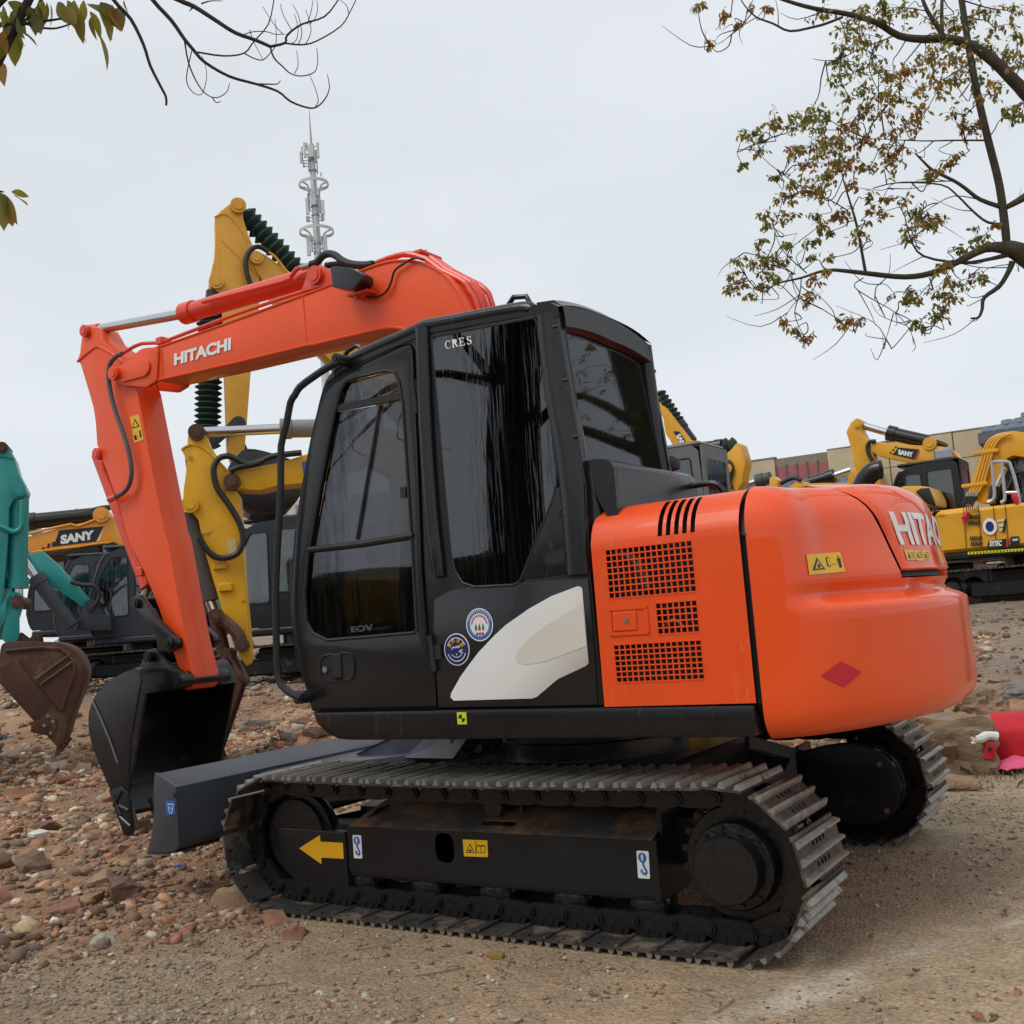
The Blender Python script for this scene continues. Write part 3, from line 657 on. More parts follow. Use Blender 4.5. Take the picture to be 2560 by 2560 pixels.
def hood_letters(body, a0, a1, z0, z1, m, name='lettering', bold=.03):
    me = text_mesh(body, bold, .002).copy(); co = np.empty(len(me.vertices)*3); me.vertices.foreach_get('co', co); co = co.reshape(-1, 3)
    bmx = bmesh.new(); bmx.from_mesh(me)
    bmesh.ops.triangulate(bmx, faces=bmx.faces); bmesh.ops.subdivide_edges(bmx, edges=[e for e in bmx.edges if e.calc_length() > .12], cuts=2); bmx.to_mesh(me); bmx.free()
    co = np.empty(len(me.vertices)*3); me.vertices.foreach_get('co', co); co = co.reshape(-1, 3)
    lo = co.min(0); hi = co.max(0); n = (co-lo)/np.maximum(hi-lo, 1e-9); w = []
    for q in n:
        z = z0+(z1-z0)*q[1]; ph = (a0+(a1-a0)*q[0])*(1+.09*(q[1]))
        w += list(cw_pt(ph, z, -.0075-.0015*q[2]))
    me.vertices.foreach_set('co', w); me.materials.clear(); me.materials.append(m); me.update()
    return put(bpy.data.objects.new(name, me), hood)
hood_letters('HITACHI', rad(-13.4), rad(13.4), 1.417, 1.552, WHITE)
def cw_decal(name, pts, m, parent, lift=.003):       # pts: (phi deg, z) polygon laid on the counterweight surface
    ca_ = sum(p[0] for p in pts)/len(pts); cz_a = sum(p[1] for p in pts)/len(pts); rim = []
    for i in range(len(pts)):
        p, q = pts[i], pts[(i+1) % len(pts)]; rim += [(p[0]+(q[0]-p[0])*k/4, p[1]+(q[1]-p[1])*k/4) for k in range(4)]
    n = len(rim); v = []
    for t_ in (1, .75, .5, .25): v += [cw_pt(rad(ca_+(a-ca_)*t_), cz_a+(z-cz_a)*t_, -lift) for a, z in rim]
    v.append(cw_pt(rad(ca_), cz_a, -lift)); f = [(k*n+i, k*n+(i+1) % n, (k+1)*n+(i+1) % n, (k+1)*n+i) for k in range(3) for i in range(n)]+[(3*n+i, 3*n+(i+1) % n, 4*n) for i in range(n)]
    return MB().add(v, f).build(name, m, parent, smooth=None)
def grid_decal(name, a0, a1, z0, z1, m, parent, lift, nn=8, tilt=0.):
    v = []; 
    for j in range(3):
        for i in range(nn+1): v.append(cw_pt(rad(a0+(a1-a0)*i/nn), z0+(z1-z0)*j/2+tilt*i/nn, -lift))
    n = nn+1; return MB().add(v, [(j*n+i, j*n+i+1, (j+1)*n+i+1, (j+1)*n+i) for j in range(2) for i in range(nn)]).build(name, m, parent, smooth=60)
for i in range(3):
    a = -12.9+2.85*i; st = grid_decal('warning_sticker', a, a+2.7, 1.357-.004*(i % 2), 1.398-.004*(i % 2), YVINYL, hood, .0075)
    cw_decal('pictogram', [(a+.5, 1.364), (a+1.3, 1.364), (a+.9, 1.389)], BLACKV, st, .009)
    for k in range(3): cw_decal('pictogram', [(a+1.6, 1.366+.009*k), (a+2.4, 1.366+.009*k), (a+2.4, 1.369+.009*k), (a+1.6, 1.369+.009*k)], BLACKV, st, .009)
# amber lamp guard on the hood, seen edge on
cw_decal('reflector', [(-1.0, 1.345), (-.4, 1.335), (.3, 1.345), (.6, 1.38), (.2, 1.415), (-.4, 1.42), (-1.0, 1.39)], AVINYL, hood, .02)
ws = grid_decal('warning_sticker', -33.3, -26.6, 1.322, 1.395, YVINYL, CW, .003, tilt=.004)
cw_decal('pictogram', [(-32.65, 1.337), (-30.03, 1.340), (-31.34, 1.383)], BLACKV, ws, .0045)
cw_decal('pictogram', [(-32.19, 1.342), (-30.52, 1.344), (-31.34, 1.372)], YVINYL, ws, .006)
cw_decal('pictogram', [(-31.67, 1.346), (-31.01, 1.346), (-30.93, 1.354), (-31.26, 1.362), (-31.58, 1.354)], BLACKV, ws, .007)
cw_decal('pictogram', [(-29.46, 1.347), (-28.81, 1.349), (-28.81, 1.383), (-29.46, 1.382)], BLACKV, ws, .0045)
cw_decal('pictogram', [(-29.33, 1.351), (-28.94, 1.352), (-28.94, 1.379), (-29.33, 1.378)], YVINYL, ws, .006)
cw_decal('pictogram', [(-28.56, 1.354), (-27.83, 1.356), (-27.83, 1.358), (-28.56, 1.356)], BLACKV, ws, .0045)
cw_decal('pictogram', [(-27.42, 1.342), (-27.01, 1.343), (-26.96, 1.365), (-26.89, 1.377), (-27.55, 1.376), (-27.48, 1.365)], BLACKV, ws, .0045)
cw_decal('pictogram', [(-27.32, 1.379), (-27.09, 1.379), (-27.09, 1.386), (-27.32, 1.386)], BLACKV, ws, .0045)
cw_decal('red_diamond', [(-33.8, .968), (-31.0, .922), (-28.1, .966), (-31.0, 1.011)], REDV, CW)
# ================================================================== cab of the orange excavator
YC = -1.065
CAB = MB()
side = xz(d1, [(212, 1712), (150, 1500), (112, 1380), (88, 1150), (84, 950), (110, 640), (150, 380), (200, 120)], YC) + \
       xz(b1, [(172, 1400), (192, 1330), (225, 1230), (280, 1160), (380, 1070), (560, 970), (760, 880), (920, 812), (1080, 735), (1165, 722), (1500, 660), (1932, 582)], YC) + \
       xz(c2, [(1250, 222), (1320, 222)], YC)
rear_top = at(c2(1342, 280), YC); rear_bot = at(c2(1500, 1520), YC)
side += [(rear_top[0], rear_top[2]), (at(c2(1478, 1080), YC)[0], at(c2(1478, 1080), YC)[2]), (rear_bot[0], rear_bot[2]), (rear_bot[0]+.012, .895)]
doorp = xz(d1, [(222, 1700), (165, 1500), (125, 1340), (104, 1150), (104, 960), (128, 640), (166, 400), (215, 140)], YC)+xz(c2, [(172, 790), (205, 670), (250, 600), (330, 545), (600, 420), (632, 412), (646, 440), (668, 900), (690, 1500), (722, 1900)], YC)+xz(d1, [(930, 1250), (952, 1685)], YC)
qwin = xz(c2, [(742, 382), (1222, 292), (1246, 330), (1326, 1000), (1326, 1080), (1310, 1150), (1155, 1540), (1130, 1556), (945, 1566), (890, 1548), (855, 1490), (838, 1400), (800, 1000)], YC)
def inset_poly(p, d):
    c = (sum(q[0] for q in p)/len(p), sum(q[1] for q in p)/len(p)); o = []
    for i in range(len(p)):
        a = Vector(p[i-1]); b_ = Vector(p[i]); c_ = Vector(p[(i+1) % len(p)])
        n1 = (b_-a); n1 = Vector((-n1.y, n1.x)).normalized() if n1.length else Vector((0, 0)); n2 = (c_-b_); n2 = Vector((-n2.y, n2.x)).normalized() if n2.length else Vector((0, 0))
        n = (n1+n2); n = n.normalized() if n.length else n1
        if area2(p) < 0: n = -n
        o.append(tuple(b_+n*d))
    return o
cab = plate('cab', side, YC, YC+.03, BLACK, EX, [inset_poly(doorp, -.006), qwin], bevel=.004)
# soft B pillar bead between door and quarter glass, rear pillar, front pillar
MB().tube([P3(c2, p, YC-.004) for p in ((690, 330), (708, 800), (735, 1200), (762, 1440), (775, 1530))], [.034, .036, .036, .034, .026], 14).build('centre_pillar', BLACK, cab)
MB().tube([P3(c2, p, YC+.035) for p in ((1300, 270), (1345, 620), (1400, 900), (1432, 1150), (1462, 1520))], [.055, .06, .065, .066, .066], 16).build('rear_pillar', BLACK, cab)
fp = xz(d1, [(212, 1712), (112, 1380), (84, 1050), (110, 640), (150, 380), (200, 120)], YC)+xz(b1, [(172, 1400), (225, 1230), (300, 1140)], YC)
for y in (YC+.035, -.245):
    MB().tube([(x+.028, y, z) for x, z in fp], .035, 12).build('front_pillar', BLACK, cab)
rp2 = at(k1(870, 520), -.22); rp3 = at(k1(1030, 1640), -.20)
MB().tube([(rp2[0]-.02, -.235, rp2[2]), ((rp2[0]+rp3[0])/2-.02, -.235, (rp2[2]+rp3[2])/2), (rp3[0]-.02, -.235, rp3[2]-.1)], .035, 12).build('rear_pillar', BLACK, cab)
# right wall with its large window
rw = [(x, z) for x, z in side]
rwin = [(-.78, 1.35), (.0, 1.33), (.42, 1.45), (.42, 2.30), (-.1, 2.38), (-.55, 2.22), (-.74, 1.8)]
plate('right_wall', rw, -.235, -.215, BLACK, cab, [rwin]); plate('right_pane', inset_poly(rwin, -.01), -.226, -.222, GLASS_D, cab)
# roof: cross sections along x
rl = xz(b1, [(300, 1128), (380, 1062), (560, 962), (760, 872), (920, 805), (1080, 728), (1165, 714), (1500, 650), (1932, 573)], YC)+xz(c2, [(1200, 226), (1310, 208), (1345, 225)], YC)
v = []; sec = 14
for x, z in rl:
    for i in range(sec+1):
        t = i/sec; y = YC-.004+(abs(YC)-.20)*t; e = min(t, 1-t)*2
        v.append((x, y, z+.045*(1-(1-e)**3)))
n_ = sec+1
b = MB().add(v, [(k*n_+i, (k+1)*n_+i, (k+1)*n_+i+1, k*n_+i+1) for k in range(len(rl)-1) for i in range(sec)])
roof = b.build('roof', BLACK, cab, smooth=50)
v2 = [(x, y, z-.05) for x, y, z in v if True]; k_ = len(rl)
MB().add([v[k*15] for k in range(k_)]+[(v[k*15][0], v[k*15][1], v[k*15][2]-.05) for k in range(k_)], [(i, k_+i, k_+i+1, i+1) for i in range(k_-1)]).build('roof_edge', BLACK, roof)
MB().tube([(x, YC+.022, z-.012) for x, z in rl[:-2]], .032, 12, 2).build('roof_rail', BLACK, roof)
MB().tube([(x, -.215, z-.004) for x, z in rl[:-2]], .028, 10, 2).build('roof_rail', BLACK, roof)
# rear header (sun visor like lip above the rear glass)
rt = at(k1(100, 290), -1.0); xr = rt[0]
v = []
for i in range(13):
    t = i/12; y = -1.03+.80*t; cz2 = 2.515+.035*(1-(2*t-1)**2)*1.2-.02*t
    v += [(xr-.10, y, cz2+.008), (xr-.02, y, cz2), (xr+.022, y, cz2-.035), (xr+.030, y, cz2-.12-.02*(1-abs(2*t-1))), (xr+.0, y, cz2-.135-.02*(1-abs(2*t-1))), (xr-.10, y, cz2-.10)]
b = MB().add(v, [(k*6+i, k*6+(i+1) % 6, (k+1)*6+(i+1) % 6, (k+1)*6+i) for k in range(12) for i in range(6)]+[tuple(range(5, -1, -1)), tuple(72+i for i in range(6))])
b.build('rear_header', BLACK, cab, smooth=40)
# rear glass and frame
q0 = at(k1(82, 322), -1.005); q3 = at(k1(272, 1492), -1.0); q1_ = at(k1(818, 610), -.25); q2_ = at(k1(1008, 1640), -.235)
xt = (q0[0]+q1_[0])/2; xb_ = (q3[0]+q2_[0])/2
def rearp(y, z): t = (z-q3[2])/(q0[2]-q3[2]); return (xb_+(xt-xb_)*t, y, z)
RG = [rearp(-1.01, q3[2]-.02), rearp(-.235, q2_[2]-.02), rearp(-.235, q1_[2]), rearp(-1.01, q0[2])]
MB().add(RG+[(x-.006, y, z) for x, y, z in RG], [(0, 1, 2, 3), (7, 6, 5, 4), (0, 4, 5, 1), (1, 5, 6, 2), (2, 6, 7, 3), (3, 7, 4, 0)]).build('rear_pane', GLASS_R, cab, smooth=None)
b = MB()
for p, q in ((0, 3), (1, 2)):
    b.tube([RG[p], RG[q]], .018, 8, 1)
b.tube([Vector(RG[0])-Vector((0, 0, .01)), Vector(RG[1])-Vector((0, 0, .01))], .02, 8, 1); b.build('rear_frame', BLACK, cab)
for p in ((48, 340), (140, 820), (228, 1325)):
    w = Vector(atx(k1(*p), RG[0][0]+.02)); MB().cyl(w-Vector((.02, 0, 0)), w+Vector((.004, 0, 0)), .007, n=8).build('screw', RUBBER, cab)
for p in ((915, 745), (962, 1005)):
    w = Vector(atx(k1(*p), xt)); MB().cyl(w-Vector((.02, 0, 0)), w+Vector((.006, 0, 0)), .008, n=8).build('screw', RUBBER, cab)
w = P3(k1, (1070, 1580), -.16); MB().lathe([(.01, -.03), (.035, -.025), (.042, .0), (.035, .02), (.012, .04)], Matrix.Translation(w), 16).build('lamp', RUBBER, cab)
# rear lower panel under the glass
zt2 = RG[0][2]-.01; zt3 = RG[1][2]-.005; xp = xb_+.02
pr2 = [(-.02, 0), (.06, -.002), (.095, -.008), (.118, -.022), (.128, -.045), (.13, -.075), (.13, -.34)]
v = []
for y, zt in ((-1.035, zt2), (-.6, zt2), (-.25, zt2), (-.232, zt2-.012)):
    for a, h in pr2: v.append((xp+a, y, zt+h))
n_ = len(pr2); b = MB().add(v, [(k*n_+i, (k+1)*n_+i, (k+1)*n_+i+1, k*n_+i+1) for k in range(3) for i in range(n_-1)]+[tuple(range(n_-1, -1, -1))])
rlow = b.build('rear_panel', BLACK, cab, smooth=40)
for p in ((588, 1720), (978, 1775)):
    w = Vector(atx(k1(*p), xp+.125)); MB().cyl(w-Vector((.004, 0, 0)), w+Vector((.003, 0, 0)), .016, n=14).build('bolt_hole', DARK, rlow)
MB().box((xp-.05, -1.04, 1.40), (xp+.05, -.25, zt2-.02), .02).build('rear_sill', BLACK, cab)
# hand rail on the hood behind the cab
MB().tube([P3(h1, p, -.28) for p in ((1060, 290), (1130, 268), (1300, 245), (1460, 225), (1520, 240), (1570, 290), (1580, 330))], .014).build('hand_rail', BLACK, EX)
# ---- quarter glass + lettering
qp = inset_poly(qwin, -.008); qpane = plate('quarter_pane', qp, YC-.006, YC-.001, GLASS_S, cab)
MB().tube([(x, YC-.003, z) for x, z in inset_poly(qwin, -.012)+inset_poly(qwin, -.012)[:1]], .007, 6, 1).build('rubber_seal', RUBBER, cab)
t00 = at(c2(795, 432), YC-.010); t10 = at(c2(935, 404), YC-.010); t01 = at(c2(790, 393), YC-.010)
def serif_letters(body, p00, p10, p01, m, parent):
    L = {'C': [[(.95, .72), (.95, .98), (.88, .93), (.70, 1), (.42, 1), (.12, .78), (.05, .5), (.12, .22), (.42, 0), (.72, 0), (.95, .16), (.90, .22), (.72, .08), (.50, .08), (.32, .25), (.26, .5), (.32, .75), (.50, .92), (.70, .90), (.88, .72)]],
         'R': [[(0, 0), (.42, 0), (.42, .06), (.32, .10), (.32, .46), (.42, .46), (.72, .03), (1.05, 0), (1.05, .05), (.95, .08), (.66, .50), (.86, .62), (.88, .80), (.74, .96), (.5, 1), (0, 1), (0, .94), (.10, .90), (.10, .10), (0, .06)]],
         'E': [[(0, 0), (.86, 0), (.92, .30), (.86, .30), (.74, .09), (.32, .09), (.32, .47), (.56, .47), (.60, .36), (.66, .36), (.66, .66), (.60, .66), (.56, .55), (.32, .55), (.32, .91), (.70, .91), (.80, .74), (.86, .74), (.84, 1), (0, 1), (0, .94), (.10, .90), (.10, .10), (0, .06)]],
         'S': [[(.08, .32), (.08, .02), (.16, .06), (.42, 0), (.72, .06), (.86, .26), (.80, .44), (.56, .57), (.32, .70), (.30, .84), (.46, .92), (.62, .90), (.74, .72), (.80, .72), (.78, .98), (.72, .95), (.50, 1), (.24, .96), (.10, .78), (.14, .60), (.36, .46), (.60, .34), (.64, .18), (.50, .08), (.30, .10), (.16, .32)]]}
    p00, p10, p01 = (np.array(p) for p in (p00, p10, p01)); ex = p10-p00; ez = p01-p00; b = MB(); n = len(body)
    for i, ch in enumerate(body):
        for poly in L[ch]:
            q = [p00+ex*((i+.08+.84*x)/n)+ez*z for x, z in poly]; k = len(q)
            tr = tessellate_polygon([[Vector((a[0], a[2], 0)) for a in q]])
            b.add([tuple(a) for a in q], [tuple(t) for t in tr])
    return b.build('lettering', m, parent, smooth=None)
serif_letters('CRES', t00, t10, t01, WHITE, qpane)
# rear quarter trim triangle, round cap and slot
tri = xz(c2, [(1336, 1100), (1470, 1080), (1490, 1500), (1165, 1545)], YC)
plate('corner_trim', tri, YC-.007, YC-.001, BLACK, cab, bevel=.002)
w = P3(c2, (1380, 1225), YC-.007); MB().lathe([(.032, 0), (.032, .006), (.024, .010), (.020, .006), (.012, .016), (.0, .017)], Matrix.Translation(w) @ RX90, 20).build('round_cap', RUBBER, cab)
sx, sz = at(c2(1330, 1440), YC-.007)[[0, 2]]
plate('slot_frame', rnd([(sx-.056, sz-.032), (sx+.056, sz-.028), (sx+.056, sz+.036), (sx-.056, sz+.032)], .028), YC-.0085, YC-.0072, SATIN, cab)
plate('slot', rnd([(sx-.045, sz-.022), (sx+.045, sz-.018), (sx+.045, sz+.026), (sx-.045, sz+.022)], .02), YC-.0095, YC-.0075, DARK, cab)
# ---- lower side cover with the white swoosh
cov = xz(s1, [(168, 1488), (108, 640), (125, 300), (300, 200), (480, 165), (1000, 120), (1800, 62), (1812, 90), (1860, 620), (1915, 1460)], YC)
plate('side_cover', cov, YC-.006, YC-.001, SATIN, EX, bevel=.003)
YL = YC-.0075
sw = xz(s1, [(330, 1412), (292, 1375), (300, 1330), (400, 1150), (490, 1025), (600, 880), (780, 690), (900, 580), (1150, 405), (1400, 265), (1690, 155), (1725, 165), (1738, 190), (1808, 1000), (1780, 1030), (1470, 1175), (1240, 1370), (1190, 1388)], YL)
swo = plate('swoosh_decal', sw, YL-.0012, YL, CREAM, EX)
el = xz(s1, [(1000, 950), (1030, 870), (1130, 750), (1330, 590), (1740, 340), (1785, 810), (1500, 920), (1300, 990), (1120, 1016), (1030, 1000)], YL-.002)
plate('swoosh_panel', el, YL-.0026, YL-.0016, SILVERV, swo)
def disc_xz(name, cx, cz, rx, rz, y, m, parent, a0=0, a1=2*math.pi, n=28, t=.0012):
    return plate(name, [(cx+rx*math.cos(a0+(a1-a0)*i/n), cz+rz*math.sin(a0+(a1-a0)*i/n)) for i in range(n)], y-t, y, m, parent)
def ring_xz(name, cx, cz, r0, r1, sx_, y, m, parent, a0=0., a1=2*math.pi, n=28):
    o = [(cx+sx_*r1*math.cos(a0+(a1-a0)*i/n), cz+r1*math.sin(a0+(a1-a0)*i/n)) for i in range(n+1)]
    i_ = [(cx+sx_*r0*math.cos(a0+(a1-a0)*i/n), cz+r0*math.sin(a0+(a1-a0)*i/n)) for i in range(n+1)]
    v = [(x, y, z) for x, z in o+i_]; return MB().add(v, [(i, i+1, n+2+i, n+1+i) for i in range(n)]).build(name, m, parent, smooth=None)
def seg_xz(b, cr_, p, q, wd_, y):
    a = Vector((*at(cr_(*p), y)[[0, 2]],)); c = Vector((*at(cr_(*q), y)[[0, 2]],)); d = (c-a).normalized(); n = Vector((-d.y, d.x))*wd_/2
    b.add([(w[0], y, w[1]) for w in (a-n, c-n, c+n, a+n)], [(0, 1, 2, 3)])
# stickers: environment mark and low noise mark
cx, cz = at(s1(612, 578), YL)[[0, 2]]; R_ = abs(at(s1(612, 395), YL)[2]-cz)
k1s = disc_xz('round_sticker', cx, cz, R_*.99, R_, YL, BLUEV, EX)
ring_xz('sticker_rim', cx, cz, R_*.93, R_*1.0, .99, YL-.0018, WHITE, k1s)
disc_xz('sticker_field', cx, cz, R_*.68, R_*.68, YL-.0016, WHITE, k1s)
for i in range(28):
    a = i*2*math.pi/28; disc_xz('sticker_dot', cx+R_*.74*math.cos(a), cz+R_*.74*math.sin(a), R_*.03, R_*.03, YL-.0016, WHITE, k1s, n=6)
for dx in (-.26, 0, .26):
    b = MB(); y = YL-.0034
    for h0, h1_, w_ in ((.0, .16, .13), (.10, .27, .10), (.20, .38, .07)):
        b.add([(cx+R_*(dx-w_), y, cz+R_*(-.30+h0)), (cx+R_*(dx+w_), y, cz+R_*(-.30+h0)), (cx+R_*dx, y, cz+R_*(-.30+h1_))], [(0, 1, 2)])
    b.add([(cx+R_*(dx-.03), y, cz-R_*.38), (cx+R_*(dx+.03), y, cz-R_*.38), (cx+R_*(dx+.03), y, cz-R_*.30), (cx+R_*(dx-.03), y, cz-R_*.30)], [(0, 1, 2, 3)])
    b.build('tree_mark', GREENV, k1s, smooth=None)
for i in range(13):
    a = rad(170-160*i/12); disc_xz('red_character', cx+R_*.55*math.cos(a), cz+R_*.55*math.sin(a), R_*.055, R_*.06, YL-.0032, REDV, k1s, n=5)
for i in range(3): disc_xz('red_character', cx+R_*(-.2+.2*i), cz-R_*.54, R_*.09, R_*.10, YL-.0032, REDV, k1s, n=5)
for i in range(16):
    a = rad(160-140*i/15); disc_xz('white_character', cx+R_*.85*math.cos(a), cz+R_*.85*math.sin(a), R_*.035, R_*.05, YL-.0016, WHITE, k1s, n=5)
cx, cz = at(s1(362, 850), YL)[[0, 2]]; R_ = abs(at(s1(362, 672), YL)[2]-cz)
k2s = disc_xz('round_sticker', cx, cz, R_*.97, R_, YL, WHITE, EX)
disc_xz('sticker_field', cx, cz, R_*.90, R_*.93, YL-.0016, NAVYV, k2s)
ring_xz('sticker_line', cx, cz, R_*.70, R_*.75, .97, YL-.0032, WHITE, k2s, rad(20), rad(160)); ring_xz('sticker_line', cx, cz, R_*.70, R_*.75, .97, YL-.0032, WHITE, k2s, rad(200), rad(340))
ring_xz('sticker_line', cx, cz, R_*.46, R_*.50, .97, YL-.0032, WHITE, k2s, rad(215), rad(325), 12)
ring_xz('sticker_line', cx-R_*.22, cz+R_*.0, R_*.12, R_*.18, .9, YL-.0032, WHITE, k2s, rad(30), rad(180), 10)
b = MB(); [seg_xz(b, s1, p, q, .004, YL-.0034) for p, q in (((385, 870), (425, 850)), ((385, 872), (428, 888)), ((345, 815), (358, 835)), ((358, 835), (368, 808)), ((368, 808), (385, 835)), ((385, 835), (392, 800)), ((355, 895), (362, 912)))]
b.build('sticker_line', WHITE, k2s, smooth=None)
for i, ch in enumerate('低騒音型'):
    a = rad(150-40*i); w = R_*.24; px_, pz = cx+R_*.56*math.cos(a), cz+R_*.56*math.sin(a); rot = a-math.pi/2; ex = np.array([math.cos(rot), 0, math.sin(rot)]); ez = np.array([-math.sin(rot), 0, math.cos(rot)])
    o = np.array([px_, YL-.0045, pz])-ex*w/2-ez*w/2
    try: lettering(ch, o, o+ex*w, o+ez*w, AVINYL, k2s, bold=.01)
    except Exception as e_: print('char', e_)
for i in range(12):
    a = rad(150-120*i/11); disc_xz('white_character', cx+R_*.83*math.cos(a), cz+R_*.84*math.sin(a), R_*.03, R_*.045, YL-.0016, WHITE, k2s, n=5)
    a = rad(210+120*i/11); disc_xz('white_character', cx+R_*.83*math.cos(a), cz+R_*.84*math.sin(a), R_*.03, R_*.045, YL-.0016, WHITE, k2s, n=5)
# centre of gravity mark on the skirt
cx, cz = at(s1(418, 1605), YS-.001)[[0, 2]]; q_ = .0235
cg = plate('yellow_mark', [(cx-q_, cz-q_*1.05), (cx+q_, cz-q_*1.05), (cx+q_, cz+q_*1.05), (cx-q_, cz+q_*1.05)], YS-.003, YS-.001, LVINYL, skirt)
for a0 in (90, 270):
    plate('black_quadrant', [(cx, cz)]+[(cx+.0165*math.cos(rad(a0+90*i/8)), cz+.0165*math.sin(rad(a0+90*i/8))) for i in range(9)], YS-.0042, YS-.0032, BLACKV, cg)
# ---- door
dwin = xz(c2, [(300, 632), (325, 588), (380, 568), (515, 535), (560, 545), (582, 590), (600, 700), (640, 1300), (668, 1785), (655, 1800), (235, 1836), (165, 1800), (132, 1740), (126, 1600), (140, 1440), (175, 1240), (222, 980), (270, 740)], YC)
dr = plate('cab_door', doorp, YC-.010, YC+.02, SATIN, EX, [dwin], bevel=.004)
MB().tube([(x, YC-.009, z) for x, z in dwin+dwin[:1]], .008, 6, 1).build('window_seal', RUBBER, dr)
b = MB(); b.tube([P3(c2, p, YC-.006) for p in ((140, 1400), (400, 1370), (646, 1330))], .015, 8, 1); b.build('window_bar', RUBBER, dr)
b = MB().plate(xz(c2, [(276, 735), (284, 700), (590, 640), (594, 672)], YC), YC-.008, YC+.004).build('window_bar', RUBBER, dr)
MB().tube([P3(c2, p, YC-.002) for p in ((482, 700), (370, 1350))], .006, 6, 1).build('sliding_edge', RUBBER, dr)
MB().box(P3(c2, (582, 1150), YC-.004), P3(c2, (604, 1095), YC-.004)+Vector((0, .006, 0))).build('slide_catch', RUBBER, dr)
for poly in ([(284, 715), (305, 600), (560, 525), (600, 660)], [(160, 1385), (276, 735), (482, 700), (370, 1355)], [(372, 1355), (484, 700), (600, 655), (646, 1335)], [(130, 1430), (150, 1395), (646, 1335), (672, 1795), (230, 1842), (150, 1800), (124, 1720)]):
    plate('door_pane', xz(c2, poly, YC), YC+.006, YC+.010, GLASS_D, dr)
# door handle
hx_, hz_ = at(d1(362, 1458), YC-.01)[[0, 2]]
ring = rnd([(hx_-.105, hz_-.068), (hx_+.105, hz_-.062), (hx_+.105, hz_+.070), (hx_-.105, hz_+.064)], .055, 6)
inn = rnd([(hx_-.097, hz_-.060), (hx_+.097, hz_-.054), (hx_+.097, hz_+.062), (hx_-.097, hz_+.056)], .05, 6)
hb = MB().plate(ring, YC-.015, YC-.009, [inn]).build('handle_bezel', SATIN, dr, bevel=.002)
plate('handle_recess', inn, YC-.0112, YC-.0102, DARK, hb)
MB().box((hx_-.027, YC-.022, hz_-.050), (hx_+.030, YC-.010, hz_+.066), .008).build('handle_lever', RUBBER, hb)
w = P3(d1, (293, 1470), YC-.012); MB().cyl(w, w-Vector((0, .008, 0)), .014, n=16).build('key_lock', STEEL, hb)
for p0, p1__ in (((638, 560), (660, 740)), ):
    a = P3(c2, p0, YC-.012); c = P3(c2, p1__, YC-.012)
    MB().cyl(a, c, .011, n=10).box(a+Vector((0, 0, -.1)), a+Vector((.03, .012, -.02))).build('hinge', RUBBER, dr)
for p0, p1__ in (((905, 1270), (935, 1480)),):
    a = P3(d1, p0, YC-.012); c = P3(d1, p1__, YC-.012); MB().cyl(a, c, .012, n=10).box(c+Vector((-.01, 0, .05)), c+Vector((.04, .012, .11))).build('hinge', RUBBER, dr)
# the faded word left on the lower pane
a = at(d1(445, 1252), YC-.001); c = at(d1(575, 1240), YC-.001); t = at(d1(440, 1215), YC-.001)
lettering('EOV', a, c, t, pmat('faded_vinyl', (.06, .06, .064), .6, var=.5, vscale=60), dr, bold=.03)
# ---- windscreen between the front pillars, grab rail, steps
fs = fp[1:]
v = [(x+.012, y, z) for x, z in fs for y in (YC+.06, -.27)]
MB().add(v, [(2*i, 2*i+1, 2*i+3, 2*i+2) for i in range(len(fs)-1)]).build('windscreen', GLASS_D, cab, smooth=60)
MB().box((fp[0][0], YC+.02, .88), (fp[0][0]+.05, -.24, 1.25), .02).build('front_panel', BLACK, cab)
gr = [P3(b1, p, YC-.06) for p in ((370, 1055), (250, 1115), (120, 1200), (0, 1290))]+[P3(c2, p, YC-.07) for p in ((72, 652), (50, 690), (30, 800), (5, 900))]+[P3(d1, p, YC-.07) for p in ((28, 420), (8, 760), (-2, 1040), (2, 1300), (10, 1480), (30, 1560), (90, 1610), (150, 1635))]
grb = MB().tube(gr, .017, 10, 2).build('grab_rail', RUBBER, EX)
for w in (P3(b1, (350, 1050), YC-.05), P3(d1, (152, 1638), YC-.05)):
    MB().cyl(w-Vector((0, .03, 0)), w+Vector((0, .06, 0)), .025, n=12).cyl(w-Vector((0, .036, 0)), w-Vector((0, .028, 0)), .012, n=8).build('rail_mount', RUBBER, grb)
MB().box(P3(d1, (150, 1660), YC-.04), P3(d1, (215, 1590), YC+.02)+Vector((0, .03, 0)), .006).build('rail_bracket', BLACK, grb)
# lifting handles on the roof
b = MB().tube([P3(c2, p, YC+.10) for p in ((1098, 226), (1128, 180), (1190, 176), (1208, 212))], .012, 8, 1); b.build('roof_handle', BLACK, cab)
b = MB().tube([P3(b1, p, YC+.05) for p in ((395, 1010), (420, 975), (490, 930), (520, 935), (545, 970))], .011, 8, 1); b.build('roof_handle', BLACK, cab)
